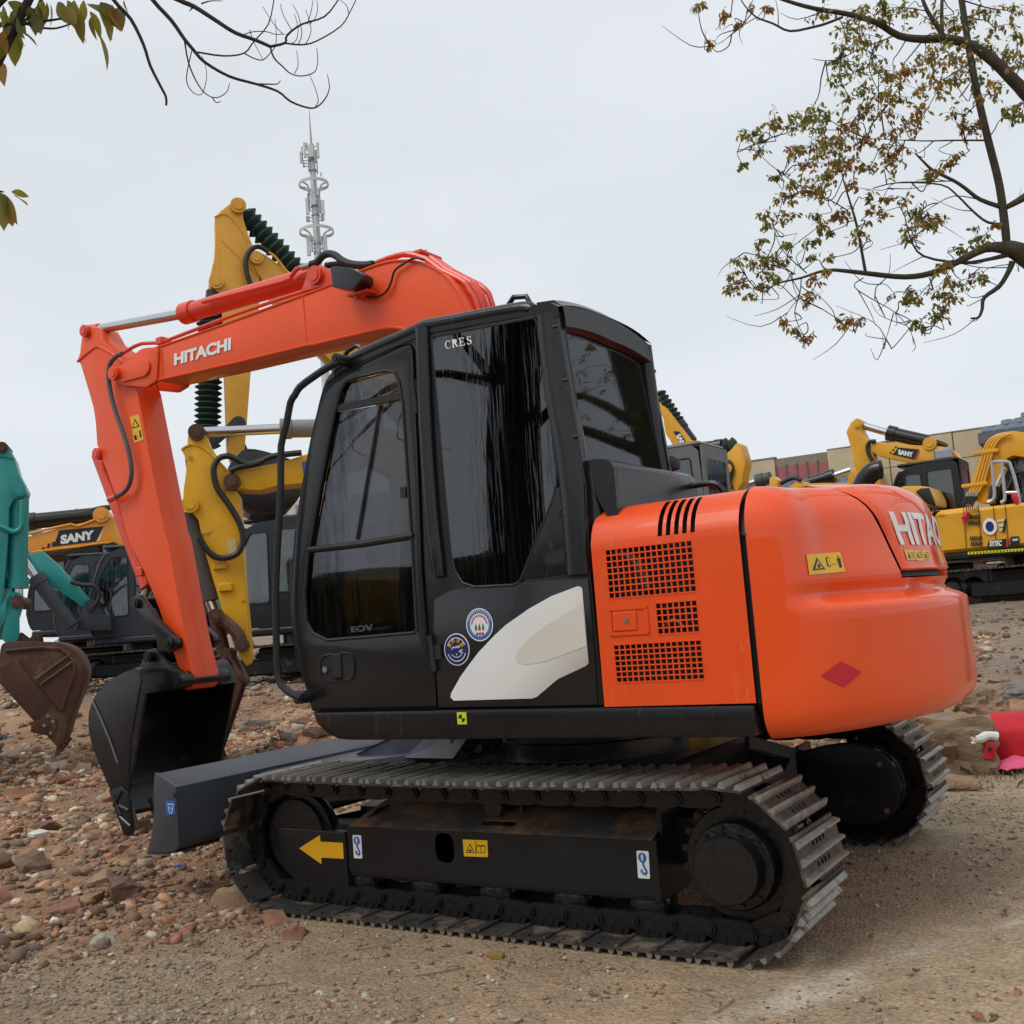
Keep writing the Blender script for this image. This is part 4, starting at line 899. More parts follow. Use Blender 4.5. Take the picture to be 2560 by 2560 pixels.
# seat, console and levers inside the cab
seat = MB().box((-.25, -.92, 1.10), (.22, -.42, 1.26), .05).build('seat', SEATM, EX)
MB().box((.12, -.90, 1.22), (.30, -.44, 1.78), .06).build('backrest', SEATM, seat); MB().box((.16, -.78, 1.78), (.28, -.56, 1.98), .05).build('headrest', SEATM, seat)
MB().box((-.30, -.40, 1.10), (.25, -.27, 1.40), .03).build('console', DARK, EX); MB().box((-.10, -1.0, 1.10), (.25, -.93, 1.36), .02).build('console', DARK, EX)
MB().tube([(-.26, -.34, 1.38), (-.30, -.34, 1.60)], .014).cyl((-.30, -.34, 1.58), (-.305, -.34, 1.68), .026).build('lever', RUBBER, EX)
MB().tube([(-.20, -.96, 1.34), (-.26, -.96, 1.56)], .014).cyl((-.26, -.96, 1.55), (-.265, -.96, 1.65), .026).build('lever', RUBBER, EX)
MB().box((-.80, YC+.03, .88), (.55, -.24, .93)).build('cab_floor', DARK, EX)
MB().box((.34, YC+.035, .93), (.52, -.245, 1.55), .02).build('rear_shelf', DARK, EX)
# ================================================================== boom, arm, bucket
YB0, YB1 = -.125, .125; YA0, YA1 = -.10, .10
bt = xz(c1, [(825, 905), (1000, 845), (1200, 775), (1400, 702), (1610, 625), (1812, 548)], YB0)+xz(b1, [(560, 262), (760, 195), (900, 180), (1000, 185), (1120, 220), (1250, 295), (1340, 390), (1410, 500), (1470, 640)], YB0)
bbm = xz(c1, [(828, 1078), (1240, 985), (1640, 888)], YB0)+xz(b1, [(100, 920), (420, 845), (700, 780), (800, 770), (880, 775), (950, 800), (1010, 860)], YB0)
foot_r = [(-.06, 2.3), (-.02, 1.9), (-.05, 1.5), (-.09, 1.3), (-.20, 1.22), (-.31, 1.30), (-.33, 1.5), (-.36, 1.9)]
boom_pts = bt+foot_r+bbm[::-1]
boom = plate('boom', boom_pts, YB0, YB1, ORANGE, EX, bevel=.006)
# weld flanges along the edges of the side plate
MB().tube([(x, YB0+.0, z) for x, z in bbm], .008, 6, 2).build('weld_seam', ORANGE, boom)
MB().tube([(x, YB0+.0, z) for x, z in bt], .008, 6, 2).build('weld_seam', ORANGE, boom)
for p, q in (((865, 892), (875, 1068)), ((1625, 620), (1645, 888))):
    MB().tube([P3(c1, p, YB0-.0), P3(c1, q, YB0-.0)], .006, 6, 1).build('weld_seam', ORANGE, boom)
# forked tip with pin boss plates
tip = xz(c1, [(650, 1100), (785, 1112), (840, 1078), (850, 900), (800, 898), (760, 905), (640, 1000), (600, 1020), (592, 1050), (610, 1075)], YB0-.012)
for y in (YB0-.014, YB1-.02): plate('boom_fork', rnd(tip, .02), y, y+.034, ORANGE, boom, bevel=.004)
bs = xz(c1, [(625, 1000), (770, 958), (798, 975), (800, 1015), (780, 1050), (650, 1085), (610, 1075), (595, 1040)], YB0-.03)
plate('boss_plate', rnd(bs, .03), YB0-.030, YB0-.014, ORANGE, boom, bevel=.004)
w = P3(c1, (623, 1038), YB0-.03); MB().cyl(w-Vector((0, .03, 0)), w+Vector((0, .30, 0)), .048, n=24).cyl(w-Vector((0, .036, 0)), w-Vector((0, .028, 0)), .030, n=20).build('boom_pin', ORANGE, boom)
a = at(c1(935, 997), YB0-.004); c = at(c1(1240, 912), YB0-.004); t = at(c1(935, 932), YB0-.004)
lettering('HITACHI', a, c, t, WHITE, boom, bold=.045)
# arm
arm_pts = xz(c1, [(442, 800), (470, 776), (505, 790), (545, 862), (655, 945), (735, 1130), (800, 1470), (880, 1880)], YA0)+xz(c4, [(900, 220), (950, 500), (1000, 760), (1040, 925), (1045, 955), (1000, 925), (960, 905), (935, 830), (890, 690), (850, 575), (820, 500), (770, 380), (700, 240), (655, 90)], YA0)+xz(c1, [(640, 1750), (600, 1640), (560, 1530), (520, 1420), (512, 1300), (500, 1220), (480, 1150), (432, 990), (414, 968), (428, 930)], YA0)
arm = plate('arm', arm_pts, YA0, YA1, ORANGE, EX, bevel=.008)
MB().tube([P3(c1, p, YA0) for p in ((416, 975), (500, 905), (545, 900), (640, 960), (690, 1010))], .009, 6, 2).build('weld_seam', ORANGE, arm)
w = P3(c1, (466, 812), YA0); MB().cyl(w-Vector((0, .03, 0)), w+Vector((0, .23, 0)), .042, n=20).cyl(w-Vector((0, .036, 0)), w-Vector((0, .028, 0)), .026, n=16).build('arm_pin', RED, arm)
w = P3(c1, (526, 1470), YA0); MB().cyl(w-Vector((0, .02, 0)), w+Vector((0, .22, 0)), .040, n=20).cyl(w-Vector((0, .026, 0)), w-Vector((0, .018, 0)), .025, n=16).build('cylinder_pin', RED, arm)
# stiffener ridges on the inner face
for zf in ((215, 300), ):
    pass
wt = xz(c4, [(1010, 915), (1045, 955), (1150, 962), (1030, 1005)], YA0)
MB().cyl(P3(c4, (1005, 968), YA0-.0), P3(c4, (1005, 968), YA0)+Vector((0, .20, 0)), .062, n=24).build('arm_tip_boss', ORANGE, arm)
# warning sticker on the arm
yst = YA0-.002
st = plate('warning_sticker', xz(c1, [(697, 1272), (745, 1258), (772, 1392), (722, 1412)], yst), yst-.001, yst, YVINYL, arm)
plate('pictogram', xz(c1, [(710, 1335), (752, 1322), (724, 1280)], yst), yst-.0022, yst-.0014, BLACKV, st); plate('pictogram', xz(c1, [(717, 1328), (743, 1320), (725, 1292)], yst), yst-.0032, yst-.0024, YVINYL, st)
plate('pictogram', xz(c1, [(720, 1372), (732, 1368), (737, 1392), (725, 1396)], yst), yst-.0022, yst-.0014, BLACKV, st); plate('pictogram', xz(c1, [(747, 1345), (755, 1343), (762, 1380), (752, 1382)], yst), yst-.0022, yst-.0014, BLACKV, st)
# arm cylinder on top of the boom
A0 = P3(c1, (470, 812), 0.); A1 = P3(c1, (1000, 715), 0.); A2 = P3(c1, (1690, 515), 0.)
cy = MB().cyl(A1, A2, .062, n=22).cyl(A1-(A2-A1).normalized()*.02, A1+(A2-A1).normalized()*.08, .072, n=22).build('arm_cylinder', RED, EX)
MB().cyl(A0, A1, .034, n=18).build('piston_rod', CHROME, cy)
dd = (A1-A0).normalized(); MB().cyl(A0-dd*.02, A0+dd*.14, .045, .040, n=16).build('rod_eye', RED, cy)
w = P3(c1, (1695, 512), YB0); MB().cyl(w-Vector((0, .02, 0)), w+Vector((0, .27, 0)), .055, n=22).cyl(w-Vector((0, .026, 0)), w-Vector((0, .018, 0)), .038, n=18).build('cylinder_pin', RED, cy)
brk = xz(c1, [(1610, 600), (1660, 470), (1720, 455), (1800, 500), (1815, 548)], YB0)
for y in (YB0, YB1-.03): plate('cylinder_bracket', rnd(brk, .03), y+.005, y+.03, RED, boom, bevel=.003)
pipe = [P3(c1, p, YB0+.03) for p in ((1090, 655), (1150, 640), (1520, 545), (1560, 520), (1590, 480), (1625, 465))]
MB().tube(pipe, .014, 8, 2).build('oil_pipe', RED, cy)
MB().cyl(P3(c1, (1620, 470), YB0+.03), P3(c1, (1665, 458), YB0+.03), .018, n=10).build('hose_fitting', STEEL, cy)
MB().tube([P3(b1, p, YB0+.03) for p in ((95, 215), (150, 195), (200, 140), (255, 120), (310, 135), (370, 180), (450, 210), (560, 220), (640, 212))], .022, 10, 3).build('oil_hose', RUBBER, boom)
MB().tube([P3(b1, p, YB0+.10) for p in ((230, 225), (330, 215), (450, 225), (560, 232), (650, 218))], .020, 10, 3).build('oil_hose', RUBBER, boom)
# pipes running over the boom arch
for k, (oy, pts) in enumerate(((-.02, [(520, 250), (640, 215), (780, 160), (900, 128), (980, 130), (1100, 165), (1230, 260), (1330, 310), (1440, 370), (1490, 450), (1570, 620)]), (.05, [(640, 215), (900, 128), (1020, 130), (1160, 165), (1300, 270), (1480, 360), (1530, 430), (1610, 610)]),
                               (.12, [(900, 128), (1060, 140), (1200, 180), (1360, 290), (1520, 370), (1570, 440), (1645, 600)]), (.17, [(1000, 140), (1180, 170), (1340, 275), (1520, 370), (1620, 430), (1700, 600)]))):
    p3 = [P3(b1, p, oy) for p in pts]; p3.append(p3[-1]+Vector((.05, 0, -.5)))
    MB().tube(p3, .017, 8, 2).build('oil_pipe', RED, boom)
w = P3(b1, (1100, 130), .05); MB().box(w-Vector((.03, .08, .012)), w+Vector((.03, .12, .010)), .004).cyl(w, w+Vector((0, 0, .025)), .012, n=8).build('pipe_clamp', RED, boom)
# twin pipe along the boom top to the arm hose
tp2 = [P3(c1, p, YB0+.02) for p in ((660, 930), (700, 905), (760, 878), (840, 874), (900, 860), (1200, 745), (1500, 640), (1750, 560))]
MB().tube(tp2, .013, 8, 2).build('oil_pipe', RED, boom)
w = P3(c1, (868, 862), YB0+.03); MB().box(w-Vector((.03, .03, .03)), w+Vector((.03, .06, .02)), .006).build('pipe_clamp', RED, boom)
MB().tube([P3(c1, p, YA0-.05) for p in ((655, 932), (620, 950), (590, 990), (582, 1060), (595, 1150), (625, 1260), (665, 1370), (695, 1480), (705, 1560), (695, 1630), (665, 1675), (620, 1702))], .0155, 10, 3).build('arm_hose', HOSE, EX)
MB().cyl(P3(c1, (625, 1700), YA0-.05), P3(c1, (588, 1715), YA0-.03), .022, n=8).build('hose_fitting', RED, EX)
# bucket cylinder in front of the arm
B0 = P3(c1, (530, 1475), 0.); B1 = P3(c4, (795, 470), 0.0); B2 = P3(c4, (748, 555), 0.0)
MB().cyl(B0, B1, .050, n=20).build('bucket_cylinder', RED, EX)
MB().cyl(B1, B2+Vector((0.02, 0, -.02)), .030, n=16).build('piston_rod', CHROME, EX)
MB().tube([P3(c4, p, YA0+.02) for p in ((655, 90), (690, 190), (740, 330), (770, 390), (790, 450))], .013, 8, 2).build('oil_pipe', RED, EX)
w = P3(c4, (762, 385), YA0+.02); MB().box(w-Vector((.03, .03, .03)), w+Vector((.03, .05, .03)), .006).build('pipe_block', RED, EX)
# linkage
LK = P3(c4, (745, 552), YA0-.06); LA = P3(c4, (920, 768), YA0-.06); LB = P3(c4, (822, 838), YA0-.05)
def link_bar(name, p, q, y0, y1, r0, r1, m, parent):
    a = Vector((p[0], p[2])); c = Vector((q[0], q[2])); d = (c-a).normalized(); ang = math.atan2(d.y, d.x); o = []
    for i in range(9): t = ang+math.pi/2+math.pi*i/8; o.append((a.x+r0*math.cos(t), a.y+r0*math.sin(t)))
    o.append(tuple((a+c)/2-Vector((-d.y, d.x))*min(r0, r1)*.72))
    for i in range(9): t = ang-math.pi/2+math.pi*i/8; o.append((c.x+r1*math.cos(t), c.y+r1*math.sin(t)))
    o.append(tuple((a+c)/2+Vector((-d.y, d.x))*min(r0, r1)*.72))
    return plate(name, o, y0, y1, m, parent, bevel=.004)
for y in (YA0-.075, YA1+.035): link_bar('rear_link', LK, LA, y, y+.04, .052, .055, SATIN, EX)
link_bar('front_link', LK, LB, -.06, .06, .05, .058, SATIN, EX)
for w, r_ in ((LK, .036), (LA, .040), (LB, .036)):
    MB().cyl((w[0], YA0-.10, w[2]), (w[0], YA1+.10, w[2]), r_, n=20).cyl((w[0], YA0-.106, w[2]), (w[0], YA0-.09, w[2]), r_*.6, n=16).build('link_pin', SATIN, EX)
# bucket
YK0, YK1 = -.365, .370
bprof = xz(c4, [(780, 1037), (737, 908), (665, 925), (592, 968), (522, 1035), (484, 1110), (473, 1190), (488, 1300), (540, 1440), (592, 1562), (640, 1690)], YK0)
mouth = xz(c4, [(692, 1560)], YK0)[0]
BK = MB().plate(bprof[:-1]+[mouth], YK0, YK0+.018)
bucket = BK.build('bucket', BUCKM, EX, bevel=.004)
plate('side_plate', bprof[:-1]+[mouth], YK1-.018, YK1, BUCKM, bucket, bevel=.004)
sh_ = smooth_path([(x, 0, z) for x, z in bprof], 4); cen = Vector((sum(p.x for p in sh_)/len(sh_)+.15, 0, sum(p.z for p in sh_)/len(sh_)))
inn = []
for i, p in enumerate(sh_):
    t = (sh_[min(i+1, len(sh_)-1)]-sh_[max(i-1, 0)]).normalized(); n = Vector((t.z, 0, -t.x)); n = n if n.dot(cen-p) > 0 else -n; inn.append(p+n*.016)
n_ = len(sh_); v = []
for y in (YK0+.002, YK1-.002): v += [(p.x, y, p.z) for p in sh_]+[(p.x, y, p.z) for p in inn]
f = []
for i in range(n_-1):
    f += [(i, i+1, 2*n_+i+1, 2*n_+i), (n_+i+1, n_+i, 3*n_+i, 3*n_+i+1), (i, n_+i, n_+i+1, i+1), (2*n_+i, 2*n_+i+1, 3*n_+i+1, 3*n_+i)]
f += [(0, 2*n_, 3*n_, n_), (n_-1, 2*n_-1, 4*n_-1, 3*n_-1)]
MB().add(v, f).build('bucket_shell', BUCKM, bucket, smooth=40)
# stiffening rib down the side, side cutter, lip and teeth
MB().tube([P3(c4, p, YK0-.003) for p in ((498, 1078), (540, 1170), (590, 1290), (632, 1412))], .007, 6, 1).build('weld_seam', pmat('pale_weld', (.10, .11, .13), .5, var=.3, vscale=40), bucket)
MB().tube([P3(c4, p, YK0-.001) for p in ((737, 912), (760, 960), (700, 1300), (692, 1555))], .006, 6, 2).build('weld_seam', BUCKM, bucket)
sc = xz(c4, [(588, 1562), (650, 1538), (690, 1575), (702, 1690), (712, 1792), (690, 1812), (664, 1796), (622, 1680)], YK0-.02)
scp = plate('side_cutter', sc, YK0-.022, YK0-.001, BUCKM, bucket, bevel=.004)
for p, q in (((605, 1590), (650, 1690)), ((655, 1560), (610, 1640)), ((640, 1640), (690, 1665)), ((645, 1700), (700, 1750))):
    MB().tube([P3(c4, p, YK0-.024), P3(c4, q, YK0-.024)], .010, 6, 1).build('cutter_rib', BUCKM, scp)
l0 = Vector((bprof[-2][0], 0, bprof[-2][1])); l1_ = Vector((bprof[-1][0], 0, bprof[-1][1])); ld = (l1_-l0).normalized()
lipo = [l0-ld*.01+Vector((.02, 0, .01)), l0-ld*.01+Vector((-.012, 0, -.005)), l1_+Vector((-.012, 0, -.005)), l1_+ld*.02+Vector((.01, 0, 0)), l1_+Vector((.022, 0, .01))]
plate('cutting_lip', [(p.x, p.z) for p in lipo], YK0, YK1, BUCKM, bucket, bevel=.003)
for k in range(4):
    y = YK0+.06+(YK1-YK0-.12)*k/3
    tp_ = [l1_-ld*.06+Vector((.045, 0, .015)), l1_-ld*.06+Vector((-.022, 0, -.01)), l1_+ld*.10+Vector((.008, 0, -.004)), l1_+ld*.12+Vector((.022, 0, .004))]
    plate('tooth', [(p.x, p.z) for p in tp_], y-.032, y+.032, EDGE, bucket, bevel=.005)
# bucket ears and pins
PBk = P3(c4, (978, 968), YA0-.06)
ear = xz(c4, [(742, 905), (770, 850), (800, 800), (835, 798), (860, 840), (930, 905), (985, 925), (1010, 960), (1000, 1005), (950, 1020), (880, 1000), (800, 960)], YA0-.055)
for y in (YA0-.055, YA1+.025): plate('bucket_ear', rnd(ear, .03), y, y+.03, BUCKM, bucket, bevel=.004)
MB().cyl((PBk[0], YA0-.10, PBk[2]), (PBk[0], YA1+.10, PBk[2]), .045, n=24).cyl((PBk[0], YA0-.108, PBk[2]), (PBk[0], YA0-.095, PBk[2]), .030, n=20).build('bucket_pin', BUCKM, bucket)
# work lamp on the boom
lam = xz(b1, [(312, 262), (345, 245), (500, 262), (580, 305), (588, 372), (520, 448), (430, 445), (338, 432), (328, 330)], YB0-.10)
wl = plate('work_lamp', rnd(lam, .012), YB0-.15, YB0-.04, SATIN, EX, bevel=.012)
w = P3(b1, (490, 478), YB0-.08); MB().box(w-Vector((.05, .02, .006)), w+Vector((.10, .07, .006))).cyl(w-Vector((0, 0, .03)), w+Vector((0, 0, .06)), .012, n=8).build('lamp_bracket', RED, wl)
w = P3(b1, (600, 450), YB0-.01); MB().cyl(w, w-Vector((0, .025, 0)), .030, n=10).build('lamp_mount', RED, wl)
MB().tube([P3(b1, p, YB0-.02) for p in ((550, 435), (580, 490), (620, 505), (700, 490), (760, 450), (800, 370), (830, 270), (900, 215), (980, 168), (1040, 160), (1090, 175))], .0065, 8, 3).build('lamp_cable', RUBBER, wl)
# ---- decals on the undercarriage
ya = -1.0015
ar = xz(g4, [(808, 1163), (1030, 1020), (1037, 1090), (1276, 1104), (1286, 1274), (1045, 1262), (1048, 1332)], ya)
plate('arrow_decal', ar, ya-.001, ya, AVINYL, EX)
def hook_sticker(cr_, pts):
    q = xz(cr_, pts, ya); st = plate('hook_sticker', rnd(q, .006), ya-.001, ya, WHITE, EX)
    cx = sum(p[0] for p in q)/4; cz = sum(p[1] for p in q)/4; h = abs(q[0][1]-q[3][1]); w = abs(q[1][0]-q[0][0]); y = ya-.002
    disc_xz('hook_mark', cx-.02*w, cz+.26*h, w*.34, w*.36, y, BLUEV, st, t=.0008)
    plate('hook_mark', [(cx-.16*w, cz+.26*h), (cx+.12*w, cz+.26*h), (cx-.02*w, cz+.26*h+w*.30)], y-.0018, y-.001, WHITE, st)
    plate('hook_mark', [(cx-.09*w, cz+.16*h), (cx+.05*w, cz+.16*h), (cx+.05*w, cz+.28*h), (cx-.09*w, cz+.28*h)], y-.0018, y-.001, WHITE, st)
    MB().tube([(cx, y, cz+.12*h), (cx+.02*w, y, cz+.0*h), (cx+.14*w, y, cz-.12*h), (cx+.24*w, y, cz-.24*h), (cx+.10*w, y, cz-.33*h), (cx-.12*w, y, cz-.28*h), (cx-.18*w, y, cz-.17*h)], .0042, 6, 3).build('hook_mark', BLUEV, st)
hook_sticker(g4, [(1380, 1018), (1472, 1022), (1486, 1272), (1396, 1268)])
hook_sticker(g2, [(392, 543), (522, 549), (538, 846), (410, 838)])
ys_ = xz(g5, [(506, 800), (704, 808), (710, 942), (516, 936)], ya)
st = plate('warning_sticker', ys_, ya-.001, ya, YVINYL, EX)
plate('pictogram', xz(g5, [(532, 905), (604, 908), (566, 832)], ya), ya-.002, ya-.0012, BLACKV, st); plate('pictogram', xz(g5, [(543, 899), (594, 901), (567, 846)], ya), ya-.003, ya-.0022, YVINYL, st); plate('pictogram', xz(g5, [(545, 890), (578, 876), (580, 896)], ya), ya-.004, ya-.0032, BLACKV, st)
b = MB(); [seg_xz(b, g5, p, q, .0022, ya-.0022) for p, q in (((616, 905), (684, 908)), ((616, 905), (616, 850)), ((684, 908), (684, 852)), ((616, 850), (650, 858)), ((650, 858), (684, 852)), ((650, 858), (650, 900)), ((607, 812), (610, 928)), ((622, 845), (650, 852)), ((650, 852), (678, 846)))]
b.build('pictogram', BLACKV, st, smooth=None)
yb = -1.1735
bs_ = xz(c4, [(890, 1612), (938, 1616), (942, 1688), (892, 1690)], yb)
st = plate('blue_sticker', bs_, yb-.001, yb, BLUEV, bl)
b = MB(); [seg_xz(b, c4, p, q, .004, yb-.0022) for p, q in (((898, 1632), (934, 1634)), ((902, 1640), (906, 1668)), ((928, 1640), (925, 1668)), ((906, 1668), (916, 1676)), ((925, 1668), (916, 1676)), ((912, 1648), (920, 1660)), ((908, 1682), (924, 1672)), ((924, 1683), (908, 1672)))]
b.build('sticker_mark', WHITE, st, smooth=None)
sl_x, sl_z = at(g4(765, 1085), ya)[[0, 2]]
plate('guard_slot', rnd([(sl_x-.042, sl_z-.008), (sl_x+.042, sl_z-.012), (sl_x+.042, sl_z+.008), (sl_x-.042, sl_z+.012)], .006), ya-.0005, ya, BLACKV, EX)
# ================================================================== ground, rubble, rocks
def axis(lo, hi, step, far):
    a = list(np.arange(lo, hi, step)); g = step*1.6; x = lo; left = []
    while x > -far: x -= g; g *= 1.22; left.append(x)
    g = step*1.6; x = a[-1]; right = []
    while x < far: x += g; g *= 1.22; right.append(x)
    return np.array(left[::-1]+a+right)
gx = axis(-7.0, 4.4, .032, 420); gy = axis(-4.0, 6.0, .032, 420)
GX, GY = np.meshgrid(gx, gy); GZ = ground_h(GX, GY)
near = (GX > -7.5) & (GX < 4.6) & (GY > -4.2) & (GY < 6.5)
GZ = np.where(np.hypot(GX, GY) < 60, GZ, ground_base(GX, GY))
GZ = GZ+np.where(near, sst(.1, .5, np.maximum(np.abs(GX)-1.5, np.abs(GY)-1.3))*((fbm(GX*9, GY*9, 3, 101)*.030+fbm(GX*4.2, GY*4.2, 2, 111)*.028)*(.16+rubble_mask(GX, GY))), 0)
me = bpy.data.meshes.new('ground'); nv = GX.size; ny, nx_ = GX.shape
me.vertices.add(nv); me.vertices.foreach_set('co', np.stack([GX, GY, GZ], -1).astype(np.float32).ravel())
I_, J_ = np.meshgrid(np.arange(nx_-1), np.arange(ny-1)); q = (J_*nx_+I_).ravel(); quads = np.stack([q, q+1, q+nx_+1, q+nx_], -1).astype(np.int32)
me.loops.add(quads.size); me.loops.foreach_set('vertex_index', quads.ravel()); me.polygons.add(len(quads)); me.polygons.foreach_set('loop_start', np.arange(0, quads.size, 4, dtype=np.int32))
me.update(calc_edges=True); me.polygons.foreach_set('use_smooth', [True]*len(me.polygons))
RM = rubble_mask(GX, GY)
back = sst(4.5, 7.5, GY)
packed = np.array([.43, .33, .215]); soil = np.array([.27, .155, .09]); mud = np.array([.26, .20, .15]); rubc = np.array([.38, .23, .135]); brown = np.array([.31, .215, .135])
n1 = np.clip(fbm(GX*.9, GY*.9, 4, 21)*1.6+.5, 0, 1)[..., None]
bw = (sst(1.9, -.2, GX+.5*GY+1.2*fbm(GX*.8, GY*.8, 3, 71)))[..., None]*.85
colr = (packed*(1-bw)+brown*bw)*(1-RM[..., None])+(soil*(1-n1)+rubc*n1)*RM[..., None]
colr = colr*(1-back[..., None])+(mud*(.8+.5*n1))*back[..., None]
# whitish lime streak across the packed dirt, trodden wheel line
sp = [ground_px(F(*p)) for p in ((1360, 1950), (1470, 1905), (1560, 1868), (1640, 1835), (1740, 1795), (1900, 1748), (1990, 1715))]
def seg_dist(X, Y, pts):
    d = np.full(X.shape, 99.)
    for a, b_ in zip(pts[:-1], pts[1:]):
        ax, ay = a[0], a[1]; bx, by = b_[0]-ax, b_[1]-ay; t = np.clip(((X-ax)*bx+(Y-ay)*by)/(bx*bx+by*by), 0, 1); d = np.minimum(d, np.hypot(X-ax-t*bx, Y-ay-t*by))
    return d
sd_ = seg_dist(GX, GY, sp)
sd_ = np.abs(sd_+.16*fbm(GX*2.2, GY*2.2, 3, 35)); wv = .035+.10*vnoise(GX*1.3, GY*1.3, 36)
lime = np.exp(-(sd_/wv)**2)*np.clip(.15+3.2*fbm(GX*5, GY*5, 3, 33)+.30, 0, 1)
colr = colr*(1-.6*lime[..., None])+np.array([.60, .54, .45])*.6*lime[..., None]
colr = colr*(1+.30*np.clip(fbm(GX*.55, GY*.55, 4, 38)*2.2, -1, 1))[..., None]
ca = me.color_attributes.new('tone', 'FLOAT_COLOR', 'POINT'); ca.data.foreach_set('color', np.concatenate([colr, np.ones(colr.shape[:2]+(1,))], -1).astype(np.float32).ravel())
gm = bpy.data.materials.new('dirt'); gm.use_nodes = True; n = gm.node_tree; L = n.links.new; pb = n.nodes['Principled BSDF']
t = n.nodes.new('ShaderNodeTexCoord'); a = n.nodes.new('ShaderNodeAttribute'); a.attribute_name = 'tone'
def gnoise(scale, detail=8, rough=.65):
    z = n.nodes.new('ShaderNodeTexNoise'); z.inputs['Scale'].default_value = scale; z.inputs['Detail'].default_value = detail; z.inputs['Roughness'].default_value = rough; L(t.outputs['Object'], z.inputs['Vector']); return z.outputs['Fac']
def gmap(src, a0, a1, b0, b1):
    z = n.nodes.new('ShaderNodeMapRange'); z.inputs[1].default_value = a0; z.inputs[2].default_value = a1; z.inputs[3].default_value = b0; z.inputs[4].default_value = b1; L(src, z.inputs[0]); return z.outputs[0]
def gmul(x, y):
    z = n.nodes.new('ShaderNodeMath'); z.operation = 'MULTIPLY'; L(x, z.inputs[0]); L(y, z.inputs[1]); return z.outputs[0]
fine = gnoise(55, 6, .7); mid = gnoise(9, 8); big = gnoise(1.4, 6)
vo = n.nodes.new('ShaderNodeTexVoronoi'); vo.inputs['Scale'].default_value = 70; L(t.outputs['Object'], vo.inputs['Vector'])
val = gmul(gmul(gmap(fine, .35, .65, .66, 1.3), gmap(mid, .3, .7, .78, 1.2)), gmap(big, .3, .7, .82, 1.16))
hs = n.nodes.new('ShaderNodeHueSaturation'); L(val, hs.inputs['Value']); L(a.outputs['Color'], hs.inputs['Color'])
mxn = n.nodes.new('ShaderNodeMix'); mxn.data_type = 'RGBA'; mxn.blend_type = 'MULTIPLY'; mxn.inputs[0].default_value = .35
vc = n.nodes.new('ShaderNodeMix'); vc.data_type = 'RGBA'; vc.inputs[0].default_value = .75; L(vo.outputs['Color'], vc.inputs[6]); vc.inputs[7].default_value = (.8, .78, .75, 1)
L(hs.outputs[0], mxn.inputs[6]); L(vc.outputs[2], mxn.inputs[7]); L(mxn.outputs[2], pb.inputs['Base Color'])
wet = gmap(gnoise(.8, 7), .52, .62, .95, .55); L(wet, pb.inputs['Roughness']); pb.inputs['Specular IOR Level'].default_value = .3
ad = n.nodes.new('ShaderNodeMath'); ad.operation = 'ADD'; L(gmap(fine, 0, 1, 0, .6), ad.inputs[0]); L(gmap(vo.outputs['Distance'], 0, .6, .5, 0), ad.inputs[1])
bu = n.nodes.new('ShaderNodeBump'); bu.inputs['Strength'].default_value = .9; bu.inputs['Distance'].default_value = .012; L(ad.outputs[0], bu.inputs['Height']); L(bu.outputs[0], pb.inputs['Normal'])
me.materials.append(gm)
gr_o = put(bpy.data.objects.new('ground', me)); tag(gr_o, 'bare dirt yard, packed beige near and brown rubble soil beyond', kind='structure')
# ---- loose stones: stuff
ICO_V = np.array([(0, 1, 1.618), (0, -1, 1.618), (0, 1, -1.618), (0, -1, -1.618), (1, 1.618, 0), (-1, 1.618, 0), (1, -1.618, 0), (-1, -1.618, 0), (1.618, 0, 1), (1.618, 0, -1), (-1.618, 0, 1), (-1.618, 0, -1)])/1.9
ICO_F = np.array([(0, 1, 8), (0, 10, 1), (0, 8, 4), (0, 4, 5), (0, 5, 10), (1, 6, 8), (1, 7, 6), (1, 10, 7), (2, 9, 3), (2, 3, 11), (2, 4, 9), (2, 5, 4), (2, 11, 5), (3, 9, 6), (3, 6, 7), (3, 7, 11), (4, 8, 9), (5, 11, 10), (6, 9, 8), (7, 10, 11)])
CUB_V = np.array([(-1, -1, -1), (1, -1, -1), (1, 1, -1), (-1, 1, -1), (-1, -1, 1), (1, -1, 1), (1, 1, 1), (-1, 1, 1)])*.62
CUB_F = np.array([(0, 2, 1), (0, 3, 2), (4, 5, 6), (4, 6, 7), (0, 1, 5), (0, 5, 4), (1, 2, 6), (1, 6, 5), (2, 3, 7), (2, 7, 6), (3, 0, 4), (3, 4, 7)])
STONE = pmat('mixed_stones', (.3, .2, .13), .8, var=.22, vscale=40, bump=.5, bscale=120, attr='tone')
PAL_R = np.array([(.32, .15, .08), (.40, .22, .125), (.27, .12, .07), (.40, .28, .17), (.33, .25, .175), (.20, .13, .085), (.155, .098, .064), (.44, .37, .29), (.25, .21, .17), (.55, .51, .45), (.14, .095, .065)])
PAL_RW = np.array([.10, .11, .07, .12, .11, .14, .15, .06, .06, .02, .06]); PAL_RW = PAL_RW/PAL_RW.sum()
PAL_G = np.array([(.27, .215, .15), (.33, .27, .20), (.22, .17, .12), (.40, .35, .28), (.18, .145, .11), (.30, .18, .11)]); PAL_GW = np.array([.3, .2, .25, .08, .12, .05])
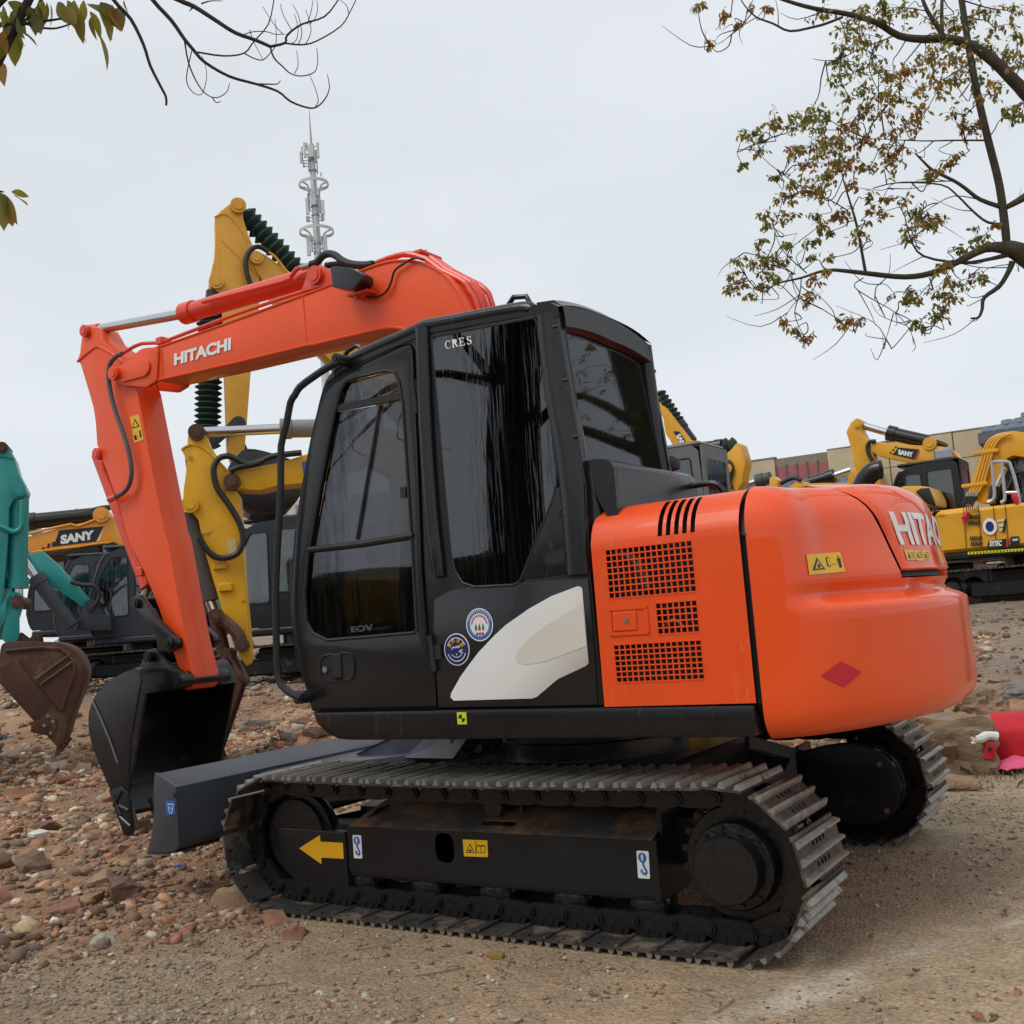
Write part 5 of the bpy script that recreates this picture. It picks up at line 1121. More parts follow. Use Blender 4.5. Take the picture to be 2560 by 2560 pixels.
def stones(name, px, py, sz, cols, label, cube=.35, flat=.62, sink=.25, slim=1.):
    N = len(px); ang = RNG.uniform(0, 2*np.pi, (N, 3)); V = []; Fc = []; C = []; base = 0
    pz = ground_h(px, py)
    for kind in (0, 1):
        sel = np.where((RNG.random(N) < cube) == bool(kind))[0]
        bv, bf = (CUB_V, CUB_F) if kind else (ICO_V, ICO_F); k = len(bv); n_ = len(sel)
        v = np.repeat(bv[None], n_, 0)*(1+RNG.uniform(-.28, .28, (n_, k, 3))); v = v*RNG.uniform(.55, 1.25, (n_, 1, 3))*np.array([1, slim, flat])
        a = ang[sel]; cz, sz_ = np.cos(a[:, 0]), np.sin(a[:, 0]); tx = (a[:, 1]-np.pi)*.12; ty = (a[:, 2]-np.pi)*.12
        x = v[..., 0]*cz[:, None]-v[..., 1]*sz_[:, None]; y = v[..., 0]*sz_[:, None]+v[..., 1]*cz[:, None]; z = v[..., 2]+x*tx[:, None]+y*ty[:, None]
        s = sz[sel][:, None]*.5
        w = np.stack([x*s+px[sel][:, None], y*s+py[sel][:, None], z*s+pz[sel][:, None]+sz[sel][:, None]*.5*flat*(1-2*sink)*.8], -1)
        V.append(w.reshape(-1, 3)); Fc.append((bf[None]+(np.arange(n_)*k)[:, None, None]+base).reshape(-1, 3)); base += n_*k
        C.append(np.repeat(cols[sel], k, 0))
    V = np.concatenate(V); Fc = np.concatenate(Fc); C = np.concatenate(C)
    me = bpy.data.meshes.new(name); me.vertices.add(len(V)); me.vertices.foreach_set('co', V.astype(np.float32).ravel())
    me.loops.add(Fc.size); me.loops.foreach_set('vertex_index', Fc.astype(np.int32).ravel()); me.polygons.add(len(Fc)); me.polygons.foreach_set('loop_start', np.arange(0, Fc.size, 3, dtype=np.int32)); me.update(calc_edges=True)
    ca = me.color_attributes.new('tone', 'FLOAT_COLOR', 'POINT'); ca.data.foreach_set('color', np.concatenate([np.minimum(C*1.27, .75), np.ones((len(C), 1))], 1).astype(np.float32).ravel())
    me.materials.append(STONE); o = put(bpy.data.objects.new(name, me)); return tag(o, label, kind='stuff')
def clear_of(px, py):                                # keep stones out from under the crawler tracks
    return ~((np.abs(px) < 1.48) & (np.abs(np.abs(py)-.935) < .26))
def sample(n, x0, x1, y0, y1): return RNG.uniform(x0, x1, n), RNG.uniform(y0, y1, n)
x, y = sample(120000, -9.5, .6, -3.4, 9.5)
d = np.hypot(x-CAMP[0], y-CAMP[1]); m = rubble_mask(x, y)
cl = np.clip(fbm(x*1.1, y*1.1, 3, 41)*2+.55, .12, 1)
keep = (RNG.random(len(x)) < m*cl*np.clip(1.25-d/16, .25, 1)) & clear_of(x, y); x, y, d = x[keep], y[keep], d[keep]
s = np.clip(np.exp(RNG.normal(-3.5, .5, len(x))), .010, .10)*np.clip(.72+d/14, .8, 1.5)
stones('rubble', x, y, s*np.exp(RNG.normal(0, .25, len(s))), PAL_R[RNG.choice(len(PAL_R), len(x), p=PAL_RW)]*RNG.uniform(.75, 1.2, (len(x), 1)), 'loose broken brick, stone and soil crumbs covering the yard', cube=.55, sink=.34)
x, y = sample(60000, -8.0, .4, -3.0, 6.0); keep = (RNG.random(len(x)) < rubble_mask(x, y)*np.clip(fbm(x*1.4, y*1.4, 3, 161)*3+.5, .05, 1)) & clear_of(x, y); x, y = x[keep], y[keep]
stones('soil_crumbs', x, y, np.clip(np.exp(RNG.normal(-3.7, .5, len(x))), .012, .09), np.array([(.21, .125, .075), (.16, .095, .058), (.25, .155, .095)])[RNG.choice(3, len(x))]*RNG.uniform(.8, 1.1, (len(x), 1)), 'crumbled brown soil lying between the bricks', cube=.15, flat=.6, sink=.45)
x, y = sample(26000, -18, -4, 1.5, 16); keep = (x < -9.3) | (y > 9.3); keep &= RNG.random(len(x)) < np.clip(fbm(x*.6, y*.6, 3, 141)*2.5+.6, .1, 1); x, y = x[keep], y[keep]
stones('far_rubble', x, y, np.clip(np.exp(RNG.normal(-2.6, .5, len(x))), .03, .25), PAL_R[RNG.choice(len(PAL_R), len(x), p=PAL_RW)]*RNG.uniform(.7, 1.15, (len(x), 1)), 'clods and broken brick on the ground under the far machines', cube=.45, sink=.32)
x, y = sample(6500, -1.9, .9, -3.2, -1.75); keep = RNG.random(len(x)) < sst(-1.6, -2.2, y+.25*x-.1)*np.clip(fbm(x*2.2, y*2.2, 3, 151)*3+.6, .1, 1); x, y = x[keep], y[keep]
stones('pale_gravel', x, y, np.clip(np.exp(RNG.normal(-4.15, .4, len(x))), .007, .04), np.array([(.33, .28, .21), (.27, .22, .16), (.42, .38, .31), (.21, .165, .12), (.28, .17, .11)])[RNG.choice(5, len(x), p=[.28, .32, .06, .28, .06])]*RNG.uniform(.8, 1.1, (len(x), 1)), 'pale grey gravel in a patch at the near edge of the dirt', cube=.3, sink=.3)
x, y = sample(110000, -3.0, 5.2, -3.7, 6.5)
m = 1-.8*rubble_mask(x, y); cl = np.clip(fbm(x*1.3, y*1.3, 3, 61)*3+.42, .06, 1)
edge = sst(1.2, -.9, y+.25*x)                        # denser gravel near the foot of the yard
lane = np.exp(-((y+1.75-.1*x)/.5)**2)*sst(.9, 2.2, x)
keep = (RNG.random(len(x)) < m*cl*(.25+.55*sst(-.2, 2.0, y)+.6*sst(1.6, -.8, x))*(1-.7*lane)) & clear_of(x, y); x, y = x[keep], y[keep]
s = np.clip(np.exp(RNG.normal(-4.5, .42, len(x))), .0045, .034)
stones('gravel', x, y, s, PAL_G[RNG.choice(len(PAL_G), len(x), p=PAL_GW/PAL_GW.sum())]*RNG.uniform(.75, 1.15, (len(x), 1)), 'fine grey and beige gravel scattered over the packed dirt', cube=.15)
x, y = sample(60000, -3.4, 4.8, -3.8, 5.5)
keep = (RNG.random(len(x)) < (.15+.85*sst(2.0, -.6, x+.5*y+1.5*fbm(x*.9, y*.9, 3, 71)))*np.clip(fbm(x*1.7, y*1.7, 3, 81)*3+.5, .1, 1)) & clear_of(x, y); x, y = x[keep], y[keep]
stones('wood_chips', x, y, np.clip(np.exp(RNG.normal(-4.0, .5, len(x))), .008, .06), np.array([(.20, .12, .07), (.14, .085, .055), (.27, .18, .10), (.22, .10, .06), (.11, .075, .05), (.34, .27, .19)])[RNG.choice(6, len(x), p=[.28, .25, .17, .1, .15, .05])]*RNG.uniform(.7, 1.15, (len(x), 1)), 'brown bark chips, leaf bits and grit strewn over the dirt', cube=.8, flat=.22, sink=.2, slim=.38)
x, y = sample(16000, -3.5, 5.5, 5.0, 15.0); keep = RNG.random(len(x)) < np.clip(fbm(x*.9, y*.9, 3, 91)*3+.4, .05, 1); x, y = x[keep], y[keep]
stones('mud_clods', x, y, np.clip(np.exp(RNG.normal(-3.5, .6, len(x))), .012, .11), np.array([(.13, .09, .06), (.085, .06, .042), (.19, .14, .10), (.27, .22, .17)])[RNG.choice(4, len(x), p=[.42, .33, .2, .05])], 'dark wet clods churned up on the muddy lot behind', cube=.4, flat=.42, sink=.42)
# ---- bricks and chunks one can pick out
def chunk_mesh(name, dims, m, seed, rough=.12, cuts=2, craggy=False):
    bm = bmesh.new(); bmesh.ops.create_cube(bm, size=1); bmesh.ops.subdivide_edges(bm, edges=bm.edges, cuts=cuts, use_grid_fill=True)
    r_ = random.Random(seed); o = Vector((r_.uniform(-9, 9), r_.uniform(-9, 9), r_.uniform(-9, 9)))
    pl = [(Vector((r_.uniform(-1, 1), r_.uniform(-1, 1), r_.uniform(-.4, 1))).normalized(), r_.uniform(.30, .46)) for _ in range(4)]
    for v in bm.verts:
        L_ = v.co.length; v.co = v.co*(1-.10*max(0, (L_-.62)/.25))
        for n_, d_ in pl:
            e = v.co.dot(n_)-d_
            if e > 0: v.co -= n_*e
        v.co += mnoise.noise_vector(v.co*2.2+o)*rough*.5
        if craggy: v.co += v.co.normalized()*(.16*abs(mnoise.noise(v.co*4.5+o))+.07*mnoise.noise(v.co*11+o)+.035*mnoise.noise(v.co*Vector((6, 6, 30)).length*.2+o)-.07)
        v.co = Vector((v.co.x*dims[0], v.co.y*dims[1], v.co.z*dims[2]))
    me = bpy.data.meshes.new(name); bm.to_mesh(me); bm.free(); me.materials.append(m); finish(me, 28); return me
BR1 = pmat('brick_red', (.27, .125, .075), .9, var=.3, vscale=14, bump=.6, bscale=60, dirt=(.20, .145, .10), dirt_amt=.45, dscale=9)
BR2 = pmat('brick_tan', (.31, .20, .115), .9, var=.3, vscale=14, bump=.6, bscale=60, dirt=(.19, .13, .085), dirt_amt=.45, dscale=9)
BR3 = pmat('pale_mortar', (.40, .36, .29), .9, var=.25, vscale=14, bump=.6, bscale=60, dirt=(.22, .165, .115), dirt_amt=.45, dscale=9)
BR4 = pmat('soil_clod', (.15, .09, .057), .95, var=.35, vscale=18, bump=.9, bscale=50)
BR5 = pmat('grey_stone', (.20, .185, .165), .85, var=.3, vscale=14, bump=.6, bscale=60, dirt=(.17, .12, .08), dirt_amt=.4, dscale=9)
KINDS = [('broken_brick', BR1, (.17, .10, .055), 'broken red brick lying in the rubble'), ('broken_brick', BR2, (.15, .11, .07), 'broken tan brick lying in the rubble'),
         ('mortar_lump', BR3, (.13, .11, .07), 'pale lump of mortar lying in the rubble'), ('soil_clod', BR4, (.15, .12, .08), 'brown clod of soil lying in the rubble'), ('grey_stone', BR5, (.12, .09, .06), 'grey stone lying in the rubble')]
CH = [[chunk_mesh('chunk', k[2], k[1], 31*i+j, .20 if i < 3 else .34, 3) for j in range(6)] for i, k in enumerate(KINDS)]
rr = random.Random(23)
def drop(kind, x, y, size, name=None, rz=None, sink=.3):
    nm, m, dims, lab = KINDS[kind]; me = CH[kind][rr.randrange(6)]
    M = Matrix.Translation((x, y, gz(x, y)+dims[2]*size*(.5-sink))) @ Matrix.Rotation(rr.uniform(0, 6.28) if rz is None else rz, 4, 'Z') @ Matrix.Rotation(rr.uniform(-.3, .3), 4, 'X') @ Matrix.Rotation(rr.uniform(-.3, .3), 4, 'Y') @ Matrix.Diagonal((size, size*rr.uniform(.8, 1.2), size*rr.uniform(.8, 1.2), 1))
    o = copy_to(me, nm, None, M)
    near_ = lambda a, b_, r_: math.hypot(x-a, y-b_) < r_
    zone = 'against the front of the near track' if near_(-1.45, -1.25, .55) else 'beside the near end of the dozer blade' if near_(-1.95, -1.3, .8) else 'under the teeth of the black bucket' if near_(-3.2, -.2, .9) else 'by the worn yellow machine' if y > 4 else 'behind the dozer blade' if y > 1.3 else 'at the edge of the packed dirt' if y < -1.7 else 'out in front of the black bucket' if x < -4 else 'in the open rubble'
    lab = ('small ' if size < .6 else 'large ' if size > 1.0 else '')+lab.split(' lying')[0]+' lying '+zone
    return tag(o, lab, {'broken_brick': 'brick', 'mortar_lump': 'mortar', 'soil_clod': 'soil clod', 'grey_stone': 'stone'}[nm], lab)
cnt = 0
while cnt < 285:
    x_ = rr.uniform(-7, .3); y_ = rr.uniform(-3.2, 7.0)
    if rr.random() > float(rubble_mask(np.array([x_]), np.array([y_]))[0]) or not clear_of(np.array([x_]), np.array([y_]))[0] or (abs(x_) < 1.6 and abs(y_) < 1.2) or (-2.05 < x_ < -1.5 and abs(y_) < 1.25): continue
    d_ = math.hypot(x_-CAMP[0], y_-CAMP[1])
    drop(rr.choices(range(5), (5, 3.2, 1.6, 3.5, 1.5))[0], x_, y_, rr.choice((.4, .5, .65, .85, 1.15, 1.35))*(.8+d_*.045)); cnt += 1
# those that stand out in the photograph
for k, p, s_ in ((1, F(175, 1700), .85), (0, F(130, 1475), 1.2), (3, F(60, 1640), 1.5), (0, F(245, 1600), 1.1), (3, F(230, 1690), 1.25), (1, F(190, 1665), 1.0), (2, F(110, 1450), 1.4), (0, F(115, 1720), 1.0), (1, F(452, 1705), 1.7), (0, F(520, 1740), .9), (0, F(560, 1765), .8), (3, F(330, 1610), 1.1), (2, F(60, 1600), .6)):
    g = ground_px(p); drop(k, g[0], g[1], s_)
# litter
def scrap(name, p, pts, col, label, cat, h=.012, rz=0.):
    g = ground_px(p); M = Matrix.Translation((g[0], g[1], g[2]+.012)) @ Matrix.Rotation(rz, 4, 'Z'); b = MB()
    k = len(pts); top = [(x*1.0, y, h*(.6+.8*rr.random())) for x, y in pts]; bot = [(x*.96, y*.96, -.01) for x, y in pts]; c = (sum(q[0] for q in pts)/k, sum(q[1] for q in pts)/k, h*1.6)
    b.add(top+bot+[c], [(i, (i+1) % k, 2*k) for i in range(k)]+[((i+1) % k, i, k+i, k+(i+1) % k) for i in range(k)])
    o = b.build(name, pmat('litter_'+label.split()[0]+'_'+name, col, .4, var=.15), None, 40, M); return tag(o, label, cat)
sq = lambda a, b_: [(-a, -b_), (a*.7, -b_*1.1), (a, b_*.8), (-a*.8, b_)]
scrap('foil_packet', F(935, 1808), sq(.036, .022), (.30, .18, .06), 'small golden foil packet dropped on the packed dirt', 'packet', .006, .6)
scrap('plastic_scrap', F(445, 1645), sq(.05, .03), (.08, .25, .33), 'pale blue plastic scrap lying near the blade', 'scrap')
scrap('plastic_scrap', F(340, 1642), sq(.03, .02), (.02, .05, .35), 'bright blue plastic scrap beside a brown stone', 'scrap')
scrap('plastic_scrap', F(205, 1505), sq(.06, .04), (.62, .60, .54), 'white plastic flake lying left of the bucket teeth', 'scrap')
scrap('plastic_scrap', F(75, 1580), sq(.05, .06), (.66, .64, .60), 'white rounded plastic piece lying among brown clods', 'scrap', .03)
scrap('plastic_scrap', F(262, 1498), sq(.05, .05), (.05, .22, .26), 'teal plastic scrap under the bucket side cutter', 'scrap', .03)
scrap('cloth_rag', F(85, 1548), sq(.06, .02), (.14, .03, .06), 'dark purple rag trodden into the soil', 'rag')
scrap('cloth_rag', F(565, 1310), sq(.16, .07), (.10, .035, .13), 'faded violet cloth lying behind the orange bucket', 'rag', .03)
scrap('plastic_scrap', F(17, 1392), sq(.05, .04), (.22, .42, .55), 'light blue plastic scrap under the rusty bucket', 'scrap')
# twigs
TW = pmat('dry_twig', (.22, .15, .085), .9, var=.3)
for i in range(16):
    x_, y_ = rr.uniform(-2.2, 2.4), rr.uniform(-2.9, -1.3); a_ = rr.uniform(0, 3.14); l_ = rr.uniform(.06, .22)
    o = MB().tube([(x_+l_*t_*math.cos(a_+.2*t_), y_+l_*t_*math.sin(a_+.2*t_), gz(x_+l_*t_*math.cos(a_), y_+l_*t_*math.sin(a_))+.006) for t_ in (-.5, -.1, .25, .5)], rr.uniform(.0015, .0032), 5, 2).build('twig', TW, None)
    tag(o, 'thin dry twig lying on the packed dirt', 'twig', 'twigs on the dirt')
# dead leaves
DL = pmat('dead_leaf', (.26, .11, .05), .8, var=.4)
for i in range(26):
    x_, y_ = rr.uniform(-2.5, 3.4), rr.uniform(-2.9, 3.5)
    if abs(x_) < 1.5 and abs(y_) < 1.3: continue
    M = Matrix.Translation((x_, y_, gz(x_, y_)+.012)) @ Matrix.Rotation(rr.uniform(0, 6.28), 4, 'Z') @ Matrix.Rotation(rr.uniform(-.4, .4), 4, 'X')
    o = MB().add([(-.03, 0, 0), (-.01, -.013, .006), (.015, -.012, .005), (.034, 0, 0), (.015, .012, .008), (-.01, .013, .007), (0, 0, -.002)], [(0, 1, 6), (1, 2, 6), (2, 3, 6), (3, 4, 6), (4, 5, 6), (5, 0, 6)]).build('dead_leaf', DL, None, None, M)
    tag(o, 'curled brown dead leaf lying on the dirt', 'leaf', 'dead leaves on the dirt')
# ---- boulders and red bag by the far track
ROCK = pmat('layered_rock', (.24, .165, .105), .85, var=.35, vscale=5, bump=.8, bscale=22, dirt=(.33, .14, .06), dirt_amt=.42, dscale=4, stretch=(1, 1, 2.2))
def boulder(p, dims, rz, seed, label, m=ROCK, sink=.18):
    g = ground_px(p); me = chunk_mesh('boulder', dims, m, seed, .16, 9, True)
    o = copy_to(me, 'boulder', None, Matrix.Translation((g[0], g[1], g[2]+dims[2]*(.5-sink))) @ Matrix.Rotation(rz, 4, 'Z')); return tag(o, label, 'rock')
boulder(F(1800, 1455), (.50, .42, .44), .5, 4, 'large brown and orange layered boulder lying behind the far track')
boulder(F(1845, 1360), (.46, .36, .30), .2, 9, 'tan boulder lying behind the orange streaked one')
boulder(F(1730, 1400), (.36, .30, .30), 1.1, 15, 'small brown boulder wedged beside the far track sprocket')
boulder(F(1805, 1490), (.26, .16, .08), .3, 21, 'flat tan slab of stone in front of the large boulder', BR2)
boulder(F(1915, 1312), (.40, .25, .14), .1, 27, 'pale grey stone half buried in the wet mud', BR5)
g = ground_px(F(1925, 1438)); CLOTH = pmat('red_cloth', (.50, .012, .022), .8, var=.15, vscale=10, bump=.4, bscale=30)
bm = bmesh.new(); bmesh.ops.create_icosphere(bm, subdivisions=4, radius=1)
for v in bm.verts:
    c = v.co.copy(); e = .80; c = Vector([math.copysign(abs(q)**e, q) for q in c]); f_ = 1+.16*mnoise.noise(c*1.6+Vector((3, 1, 2)))+.07*abs(mnoise.noise(Vector((c.x*2.2, c.y*5, c.z*4))))+.04*mnoise.noise(c*7)
    v.co = Vector((c.x*.34*f_, c.y*.24*f_, max(c.z, -.75)*.19*f_+.14))
me = bpy.data.meshes.new('cloth_bag'); bm.to_mesh(me); bm.free(); me.materials.append(CLOTH); finish(me, 70)
bag = put(bpy.data.objects.new('cloth_bag', me), None, Matrix.Translation((g[0]+.03, g[1]+.05, g[2]-.01)) @ Matrix.Rotation(HEAD, 4, 'Z')); tag(bag, 'red cloth bag with a white knotted tie lying by the boulder', 'bag')
kp = Vector(atd(F(1850, 1392), float((CM[2]@(np.array(g)-CAMP)))-.25))
hd = Vector((math.cos(HEAD), math.sin(HEAD), 0))
WK = pmat('white_plastic', (.75, .75, .74), .5, var=.08)
b = MB().tube([kp+hd*.10, kp+hd*.05+Vector((0, 0, .012)), kp, kp-hd*.035+Vector((0, 0, -.004))], [.03, .026, .034, .028], 10)
for k in range(4): b.tube([kp-hd*.02+Vector((0, 0, .018-.014*k)), kp-hd*(.055+.006*(k % 2))+Vector((0, 0, .02-.016*k))], [.012, .009], 7, 1)
b.build('white_knot', WK, bag)
q = Vector(atd(F(1868, 1416), float(CM[2]@(np.array(g)-CAMP))-.27)); MB().box((-.035, -.006, -.055), (.035, .006, .045), .004, Matrix.Translation(q) @ Matrix.Rotation(HEAD, 4, 'Z') @ Matrix.Rotation(.25, 4, 'Y')).build('bag_tab', CLOTH, bag)
q = Vector(atd(F(1868, 1414), float(CM[2]@(np.array(g)-CAMP))-.285)); MB().cyl(q, q-Vector((-.3, .5, 0))*.02, .013, n=12).build('eyelet', RUBBER, bag)
g2_ = ground_px(F(1905, 1452)); PINK = pmat('pink_cloth', (.72, .10, .22), .8, var=.12, vscale=12)
bm = bmesh.new(); bmesh.ops.create_grid(bm, x_segments=14, y_segments=10, size=1)
for v in bm.verts:
    x_, y_ = v.co.x, v.co.y; v.co = Vector((x_*.22, y_*.13*(1-.3*x_), .05*(1-x_*x_)*(1-y_*y_)+.03*mnoise.noise(Vector((x_*2, y_*2, 1)))+.03))
me = bpy.data.meshes.new('pink_rag'); bm.to_mesh(me); bm.free(); me.materials.append(PINK); finish(me, 80)
pk = put(bpy.data.objects.new('pink_rag', me), None, Matrix.Translation((g2_[0]+.06, g2_[1]+.05, g2_[2])) @ Matrix.Rotation(HEAD+.2, 4, 'Z')); pk.modifiers.new('thickness', 'SOLIDIFY').thickness = .006
tag(pk, 'pink cloth lying half under the red bag', 'cloth')
MB_ = MB(); w0 = ground_px(F(1738, 1400)); o = MB().tube([(w0[0], w0[1], w0[2]), (w0[0]+.01, w0[1], w0[2]+.10), (w0[0]-.01, w0[1]+.01, w0[2]+.19), (w0[0]-.03, w0[1]+.01, w0[2]+.24)], .008, 6).build('steel_bar', STEEL, None); tag(o, 'thin bent steel bar sticking up beside the boulder', 'bar')
# grass tufts
GRASS = pmat('grass_blades', (.15, .14, .055), .8, var=.4, vscale=30)
b = MB()
for c, n_ in ((F(1870, 1458), 80), (F(1905, 1466), 70), (F(1820, 1490), 30)):
    g = ground_px(c)
    for i in range(n_):
        x_, y_ = g[0]+rr.gauss(0, .16), g[1]+rr.gauss(0, .10); z_ = gz(x_, y_); a_ = rr.uniform(0, 6.28); h_ = rr.uniform(.02, .06); dx, dy = math.cos(a_), math.sin(a_); l_ = rr.uniform(.3, 1.1)*h_
        b.add([(x_-dy*.003, y_+dx*.003, z_-.01), (x_+dy*.003, y_-dx*.003, z_-.01), (x_+dx*l_*.5, y_+dy*l_*.5, z_+h_*.8), (x_+dx*l_, y_+dy*l_, z_+h_)], [(0, 1, 2), (0, 2, 3)])
o = b.build('grass', GRASS, None, None); tag(o, 'thin tufts of grass at the edge of the dirt', kind='stuff')
# ================================================================== other machines in the yard
BSH = shoe_mesh('yard_shoe', .160, .45, BSHOE, False); BSHM = shoe_mesh('yard_shoe_muddy', .160, .45, MUDDY, False)
def yz_plate(b, outline, x0, x1, holes=()):          # outline in (y, z) extruded along x
    v, f = plate_vf(outline, x0, x1, holes); return b.add([(p[1], p[0], p[2]) for p in v], [q[::-1] for q in f])
def tb(b, W0): b.v = [tuple(W0 @ Vector(p)) for p in b.v]; return b
def base(P, o, s, yaw, body, cabm, cwm, skirtm, shoe=BSH, cab=True, cwr=1.70, frame=FRAME, glassm=GLASS_B, hood=1.58, tracks=True):
    """tracks, house and cab of a parked excavator; local front is -x, cab on the -y side"""
    W0 = Matrix.Translation(o) @ Matrix.Rotation(yaw, 4, 'Z') @ Matrix.Scale(s, 4)
    for yc in (-.93, .93):
        if tracks:
            b = MB(); n_ = 48; L_ = 2*2.2+2*math.pi*.2
            pts = [loop_frame(i*L_/n_, -1.1, 1.1, .32, .2) for i in range(n_)]
            v = [(x, yc+sy, z) for x, z, t_, q_ in pts for sy in (-.10, .10)]
            b.add(v, [(2*i, 2*i+1, (2*i+3) % (2*n_), (2*i+2) % (2*n_)) for i in range(n_)])
            ct = tb(b, W0).build('crawler_track', OIL, P)
            tot = 2*2.2+2*math.pi*.236
            for i in range(36):
                x, z, t_, q_ = loop_frame((i+.3)*tot/36, -1.1, 1.1, .32, .236)
                copy_to(shoe, 'track_shoe', ct, W0 @ frame_m((x, yc, z), (t_[0], 0, t_[1]), (q_[0], 0, q_[1])))
        for x, r_ in ((-1.1, .2), (1.1, .2)):
            tb(MB().lathe([(.06, -.08), (.15, -.07), (r_, -.03), (r_, .03), (.15, .07), (.13, .16), (.0, .17)], T(x, yc, .32) @ (RX90 if yc < 0 else Matrix.Rotation(rad(-90), 4, 'X')), 20), W0).build('track_wheel', OIL, P)
        tb(MB().box((-.85, yc-.10, .16), (.85, yc+.10, .42), .03), W0).build('track_frame', frame, P)
    tb(MB().box((-.55, -.85, .35), (.55, .85, .60), .04).lathe([(.45, .58), (.45, .8)], T(0, 0, 0), 24), W0).build('centre_frame', frame, P)
    tb(MB().box((-.85, -1.08, .78), (1.28, 1.08, .90), .03), W0).build('skirt', skirtm, P)
    for sy in (-1, 1):
        a, c = (-1.07, -.90) if sy < 0 else (.90, 1.07)
        x0 = .60 if sy < 0 else -.72
        tb(MB().box((x0, a, .91), (1.24, c, hood), .05), W0).build('side_door', body, P)
    tb(MB().box((.58, -.88, .91), (1.25, .88, hood+.04), .06), W0).build('engine_hood', body, P)
    tb(MB().box((-.70, .30, .91), (.56, .89, hood-.12), .05), W0).build('tank_box', body, P)
    # rounded counterweight
    b = MB(); rows = []
    for z, d in ((.80, .12), (.84, .03), (.95, 0), (1.30, 0), (hood-.06, .03), (hood+.02, .12)):
        rows.append([((cwr-d)*math.cos(a)*1.0, (cwr-d)*math.sin(a), z) for a in [rad(-39+78*i/20) for i in range(21)]])
    n_ = 21; v = [p for r_ in rows for p in r_]; f = [(k*n_+i, k*n_+i+1, (k+1)*n_+i+1, (k+1)*n_+i) for k in range(5) for i in range(20)]
    k0 = len(v); v += [(1.2, -.95, .80), (1.2, .95, .80), (1.2, -.95, hood+.03), (1.2, .95, hood+.03)]
    f += [tuple([k0]+list(range(20, -1, -1))[::-1]+[k0+1])[::-1], tuple([k0+2]+[5*n_+i for i in range(21)]+[k0+3])]
    tb(b.add(v, f), W0).build('counterweight', cwm, P, smooth=40)
    if cab:
        sidep = [(-.84, .91), (-.92, 1.25), (-.86, 1.75), (-.66, 2.35), (-.55, 2.50), (-.30, 2.60), (.42, 2.62), (.52, 2.52), (.58, .91)]
        win = [rnd([(-.80, 1.30), (-.20, 1.30), (-.18, 2.42), (-.48, 2.42), (-.66, 2.10), (-.78, 1.75)], .06), rnd([(-.06, 1.45), (.42, 1.45), (.40, 2.44), (-.06, 2.44)], .06)]
        cb = tb(MB().plate(sidep, -1.05, -1.02, win), W0).build('cab', cabm, P, smooth=30)
        tb(MB().plate(sidep, -.18, -.15, win), W0).build('cab_side', cabm, cb, smooth=30)
        for w_ in win:
            for y in (-1.04, -.165): tb(MB().plate(w_, y, y+.006), W0).build('pane', glassm, cb, smooth=None)
            tb(MB().tube([(x, -1.054, z) for x, z in w_+w_[:1]], .012, 5, 1), W0).build('window_seal', RUBBER, cb)
        rr_ = [(-1.05, .91), (-.15, .91), (-.15, 2.6), (-1.05, 2.6)]
        tb(yz_plate(MB(), rr_, .55, .58, [rnd([(-.95, 1.6), (-.25, 1.6), (-.25, 2.42), (-.95, 2.42)], .06)]), W0).build('rear_wall', cabm, cb, smooth=None)
        tb(yz_plate(MB(), [(-.96, 1.59), (-.24, 1.59), (-.24, 2.43), (-.96, 2.43)], .560, .568), W0).build('pane', glassm, cb, smooth=None)
        fz = [(-.90, 1.25), (-.84, 1.75), (-.64, 2.35), (-.54, 2.48)]
        tb(MB().add([(x, y, z) for x, z in fz for y in (-1.0, -.2)], [(2*i, 2*i+1, 2*i+3, 2*i+2) for i in range(3)]), W0).build('windscreen', glassm, cb)
        for y in (-1.035, -.165): tb(MB().tube([(-.84, y, .95), (-.92, y, 1.25), (-.86, y, 1.75), (-.66, y, 2.35), (-.55, y, 2.5)], .03, 8, 2), W0).build('front_pillar', cabm, cb)
        tb(MB().box((-.62, -1.06, 2.585), (.56, -.14, 2.66), .04), W0).build('roof', cabm, cb)
        st_ = tb(MB().box((-.20, -.85, 1.15), (.28, -.38, 1.30), .04), W0).build('seat', SEATM, cb); tb(MB().box((.18, -.83, 1.28), (.32, -.40, 1.95), .05), W0).build('backrest', SEATM, st_)
        tb(MB().box((-.80, -1.0, .92), (.52, -.2, 1.0)), W0).build('cab_floor', DARK, cb)
    return W0
def arm_plate(P, name, cr_, pts, y0, y1, m, bev=.01): return plate(name, xz(cr_, pts, y0), y0, y1, m, P, bevel=bev)
def strut(P, cr_, a, b_, c_, y, r, m, bellows=False, rodr=.55, name='cylinder'):
    A = P3(cr_, a, y); B = P3(cr_, b_, y); C_ = P3(cr_, c_, y)
    cy_ = MB().cyl(B, C_, r, n=16).cyl(B, B+(C_-B).normalized()*r*1.2, r*1.15, n=16).build(name, m, P)
    if bellows:
        n_ = int((B-A).length/(r*.8)); prof = []
        for i in range(n_): prof += [(r*.78, i*(B-A).length/n_), (r*1.28, (i+.5)*(B-A).length/n_)]
        prof.append((r*.78, (B-A).length)); M = (B-A).to_track_quat('Z', 'Y').to_matrix().to_4x4(); M.translation = A
        MB().lathe(prof, M, 14).build('bellows', BELLOW, cy_, smooth=20)
    else: MB().cyl(A, B, r*rodr, n=12).build('piston_rod', CHROME, cy_)
    return cy_
